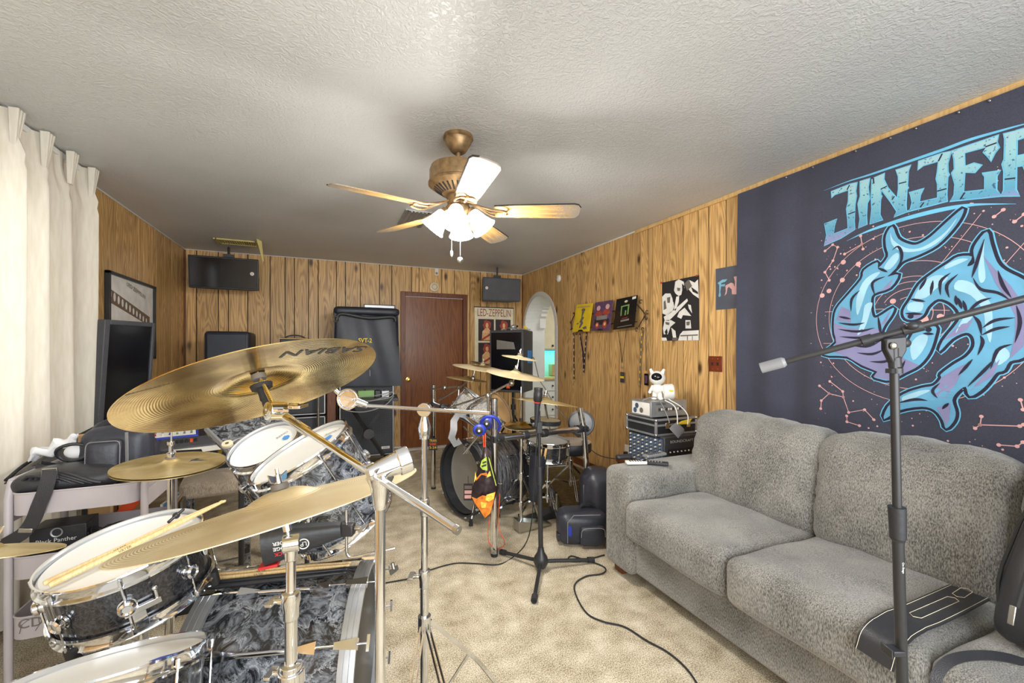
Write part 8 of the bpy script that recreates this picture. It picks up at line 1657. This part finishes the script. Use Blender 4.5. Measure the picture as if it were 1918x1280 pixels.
MB('ink').text('KARAOKE', 0.014, (kx0+0.09, ky0-0.0015, kz1-0.020), (1, 0, 0), (0, 0, 1), 0.0006).build('lettering', parent=kb)
MB('paper_white').box((kx0-0.001, (ky0+ky1)/2, (kz0+kz1)/2), (0.003, 0.19, 0.09)).build('printed_side', parent=kb)
for (dy, dz, m_) in ((0.04, 0.015, 'panel_blue'), (-0.01, -0.015, 'ink_grey'), (0.06, -0.02, 'panel_blue')): MB(m_).lathe([(0, 0), (0.020, 0)], (kx0-0.0035, (ky0+ky1)/2+dy, (kz0+kz1)/2+dz), (-1, 0, 0), 20).build('side_mark', parent=kb)
for i, q in enumerate(([(1203, 750), (1225, 744), (1236, 752), (1248, 775), (1254, 792)], [(1245, 750), (1262, 760), (1268, 775), (1269, 795)], [(1252, 748), (1275, 762), (1288, 778), (1288, 795)])):
    cable('audio_cable', ['grey cable draped over the front of the karaoke box', 'white cable hanging down the karaoke box, middle one', 'white cable at the right end of the karaoke box'][i], [P(x, y, 2.98-0.01*j) for j, (x, y) in enumerate(q)], 0.004, 'grey' if i == 0 else 'white_plastic')
# astronaut shaped night light
ac = V((2.27, 2.50, kz1)); fwd = V((-0.75, -0.66, 0)).normalized(); sd = V((fwd.y, -fwd.x, 0)); sd = sd if sd.dot(RT) > 0 else -sd
an = thing('astronaut_light', 'white astronaut figurine lamp with a dark visor standing on the karaoke box', 'figurine', ac)
WP = 'white_plastic'; mb = MB(WP)
for s in (-1, 1): mb.sphere(ac+sd*s*0.022+fwd*0.012+V((0, 0, 0.012)), 0.021, (1, 1.2, 0.6)).cyl(ac+sd*s*0.022+V((0, 0, 0.01)), ac+sd*s*0.016+V((0, 0, 0.055)), 0.017, 0.019, 14)
mb.sphere(ac+V((0, 0, 0.083)), 0.040, (1, 0.85, 1.05), frame(V((0, 0, 1)), fwd))
for s in (-1, 1): mb.cyl(ac+sd*s*0.030+V((0, 0, 0.105)), ac+sd*s*0.052+fwd*0.01+V((0, 0, 0.062)), 0.013, 0.011, 12).sphere(ac+sd*s*0.052+fwd*0.012+V((0, 0, 0.058)), 0.013)
mb.build('body', parent=an, smooth=70)
hc_ = ac+V((0, 0, 0.165)); MB(WP).sphere(hc_, 0.058, (1, 1, 0.92), n=24, m=14).build('helmet', parent=an, smooth=70)
vd = (fwd+V((0, 0, 0.22))).normalized(); MB('screen').sphere(hc_+vd*0.016, 0.047, (1, 0.85, 1.0), frame(vd), n=24, m=14).build('visor', parent=an, smooth=70)
for s in (-1, 1): MB(WP).cyl(hc_+sd*s*0.035+V((0, 0, 0.035)), hc_+sd*s*0.050+V((0, 0, 0.068)), 0.016, 0.009, 12).build('ear', parent=an, smooth=50)
MB(WP).cyl(ac+sd*0.020-fwd*0.010+sd*0.02+V((0, 0, 0.06)), ac+sd*0.115-fwd*0.03+V((0, 0, 0.065)), 0.060, 0.058, 32).build('round_pack', parent=an, bevel=0.012, seg=3)
MB('paper_yellow').box(ac+sd*0.10+fwd*0.035+V((0, 0, 0.075)), (0.03, 0.004, 0.014), Rz(math.atan2(fwd.y, fwd.x)+PI/2)).build('yellow_label', parent=an)
q = V((2.40, 2.37, 0.70)); t = thing('desktop_speaker', 'small grey wedge-shaped speaker leaning by the sofa cushion on the mixer', 'speaker', q); MB('grey').hexa([P(1253, 803, 2.9), P(1270, 822, 2.88), P(1283, 808, 2.95), P(1266, 793, 2.98), P(1258, 797, 2.92), P(1274, 812, 2.9), P(1281, 803, 2.96), P(1268, 790, 2.99)]).build('body', parent=t, bevel=0.003)
tag(MB('paper_yellow').hexa([P(1268, 795, 3.00), P(1290, 795, 3.05), P(1296, 785, 3.10), P(1276, 790, 3.1), P(1268, 794, 3.00), P(1290, 794, 3.05), P(1296, 784, 3.10), P(1276, 789, 3.1)]).build('sticky_note', smooth=0), 'yellow paper pad at the right end of the gear stack', 'paper')
op = onX(1176, 845, XR); t = thing('power_outlet', 'white wall outlet with a black plug low on the right wall by the gear stack', 'outlet', (XR, op.y, op.z)); MB('white_plastic').box((XR-0.004, op.y, op.z), (0.008, 0.075, 0.115)).build('plate', parent=t, bevel=0.002); MB('black_plastic').box((XR-0.025, op.y, op.z-0.02), (0.035, 0.03, 0.03)).build('plug', parent=t, bevel=0.004); MB('orange').tube([(XR-0.03, op.y, op.z-0.03), (XR-0.04, op.y+0.01, op.z-0.2)], 0.004, 6).build('lead', parent=t)
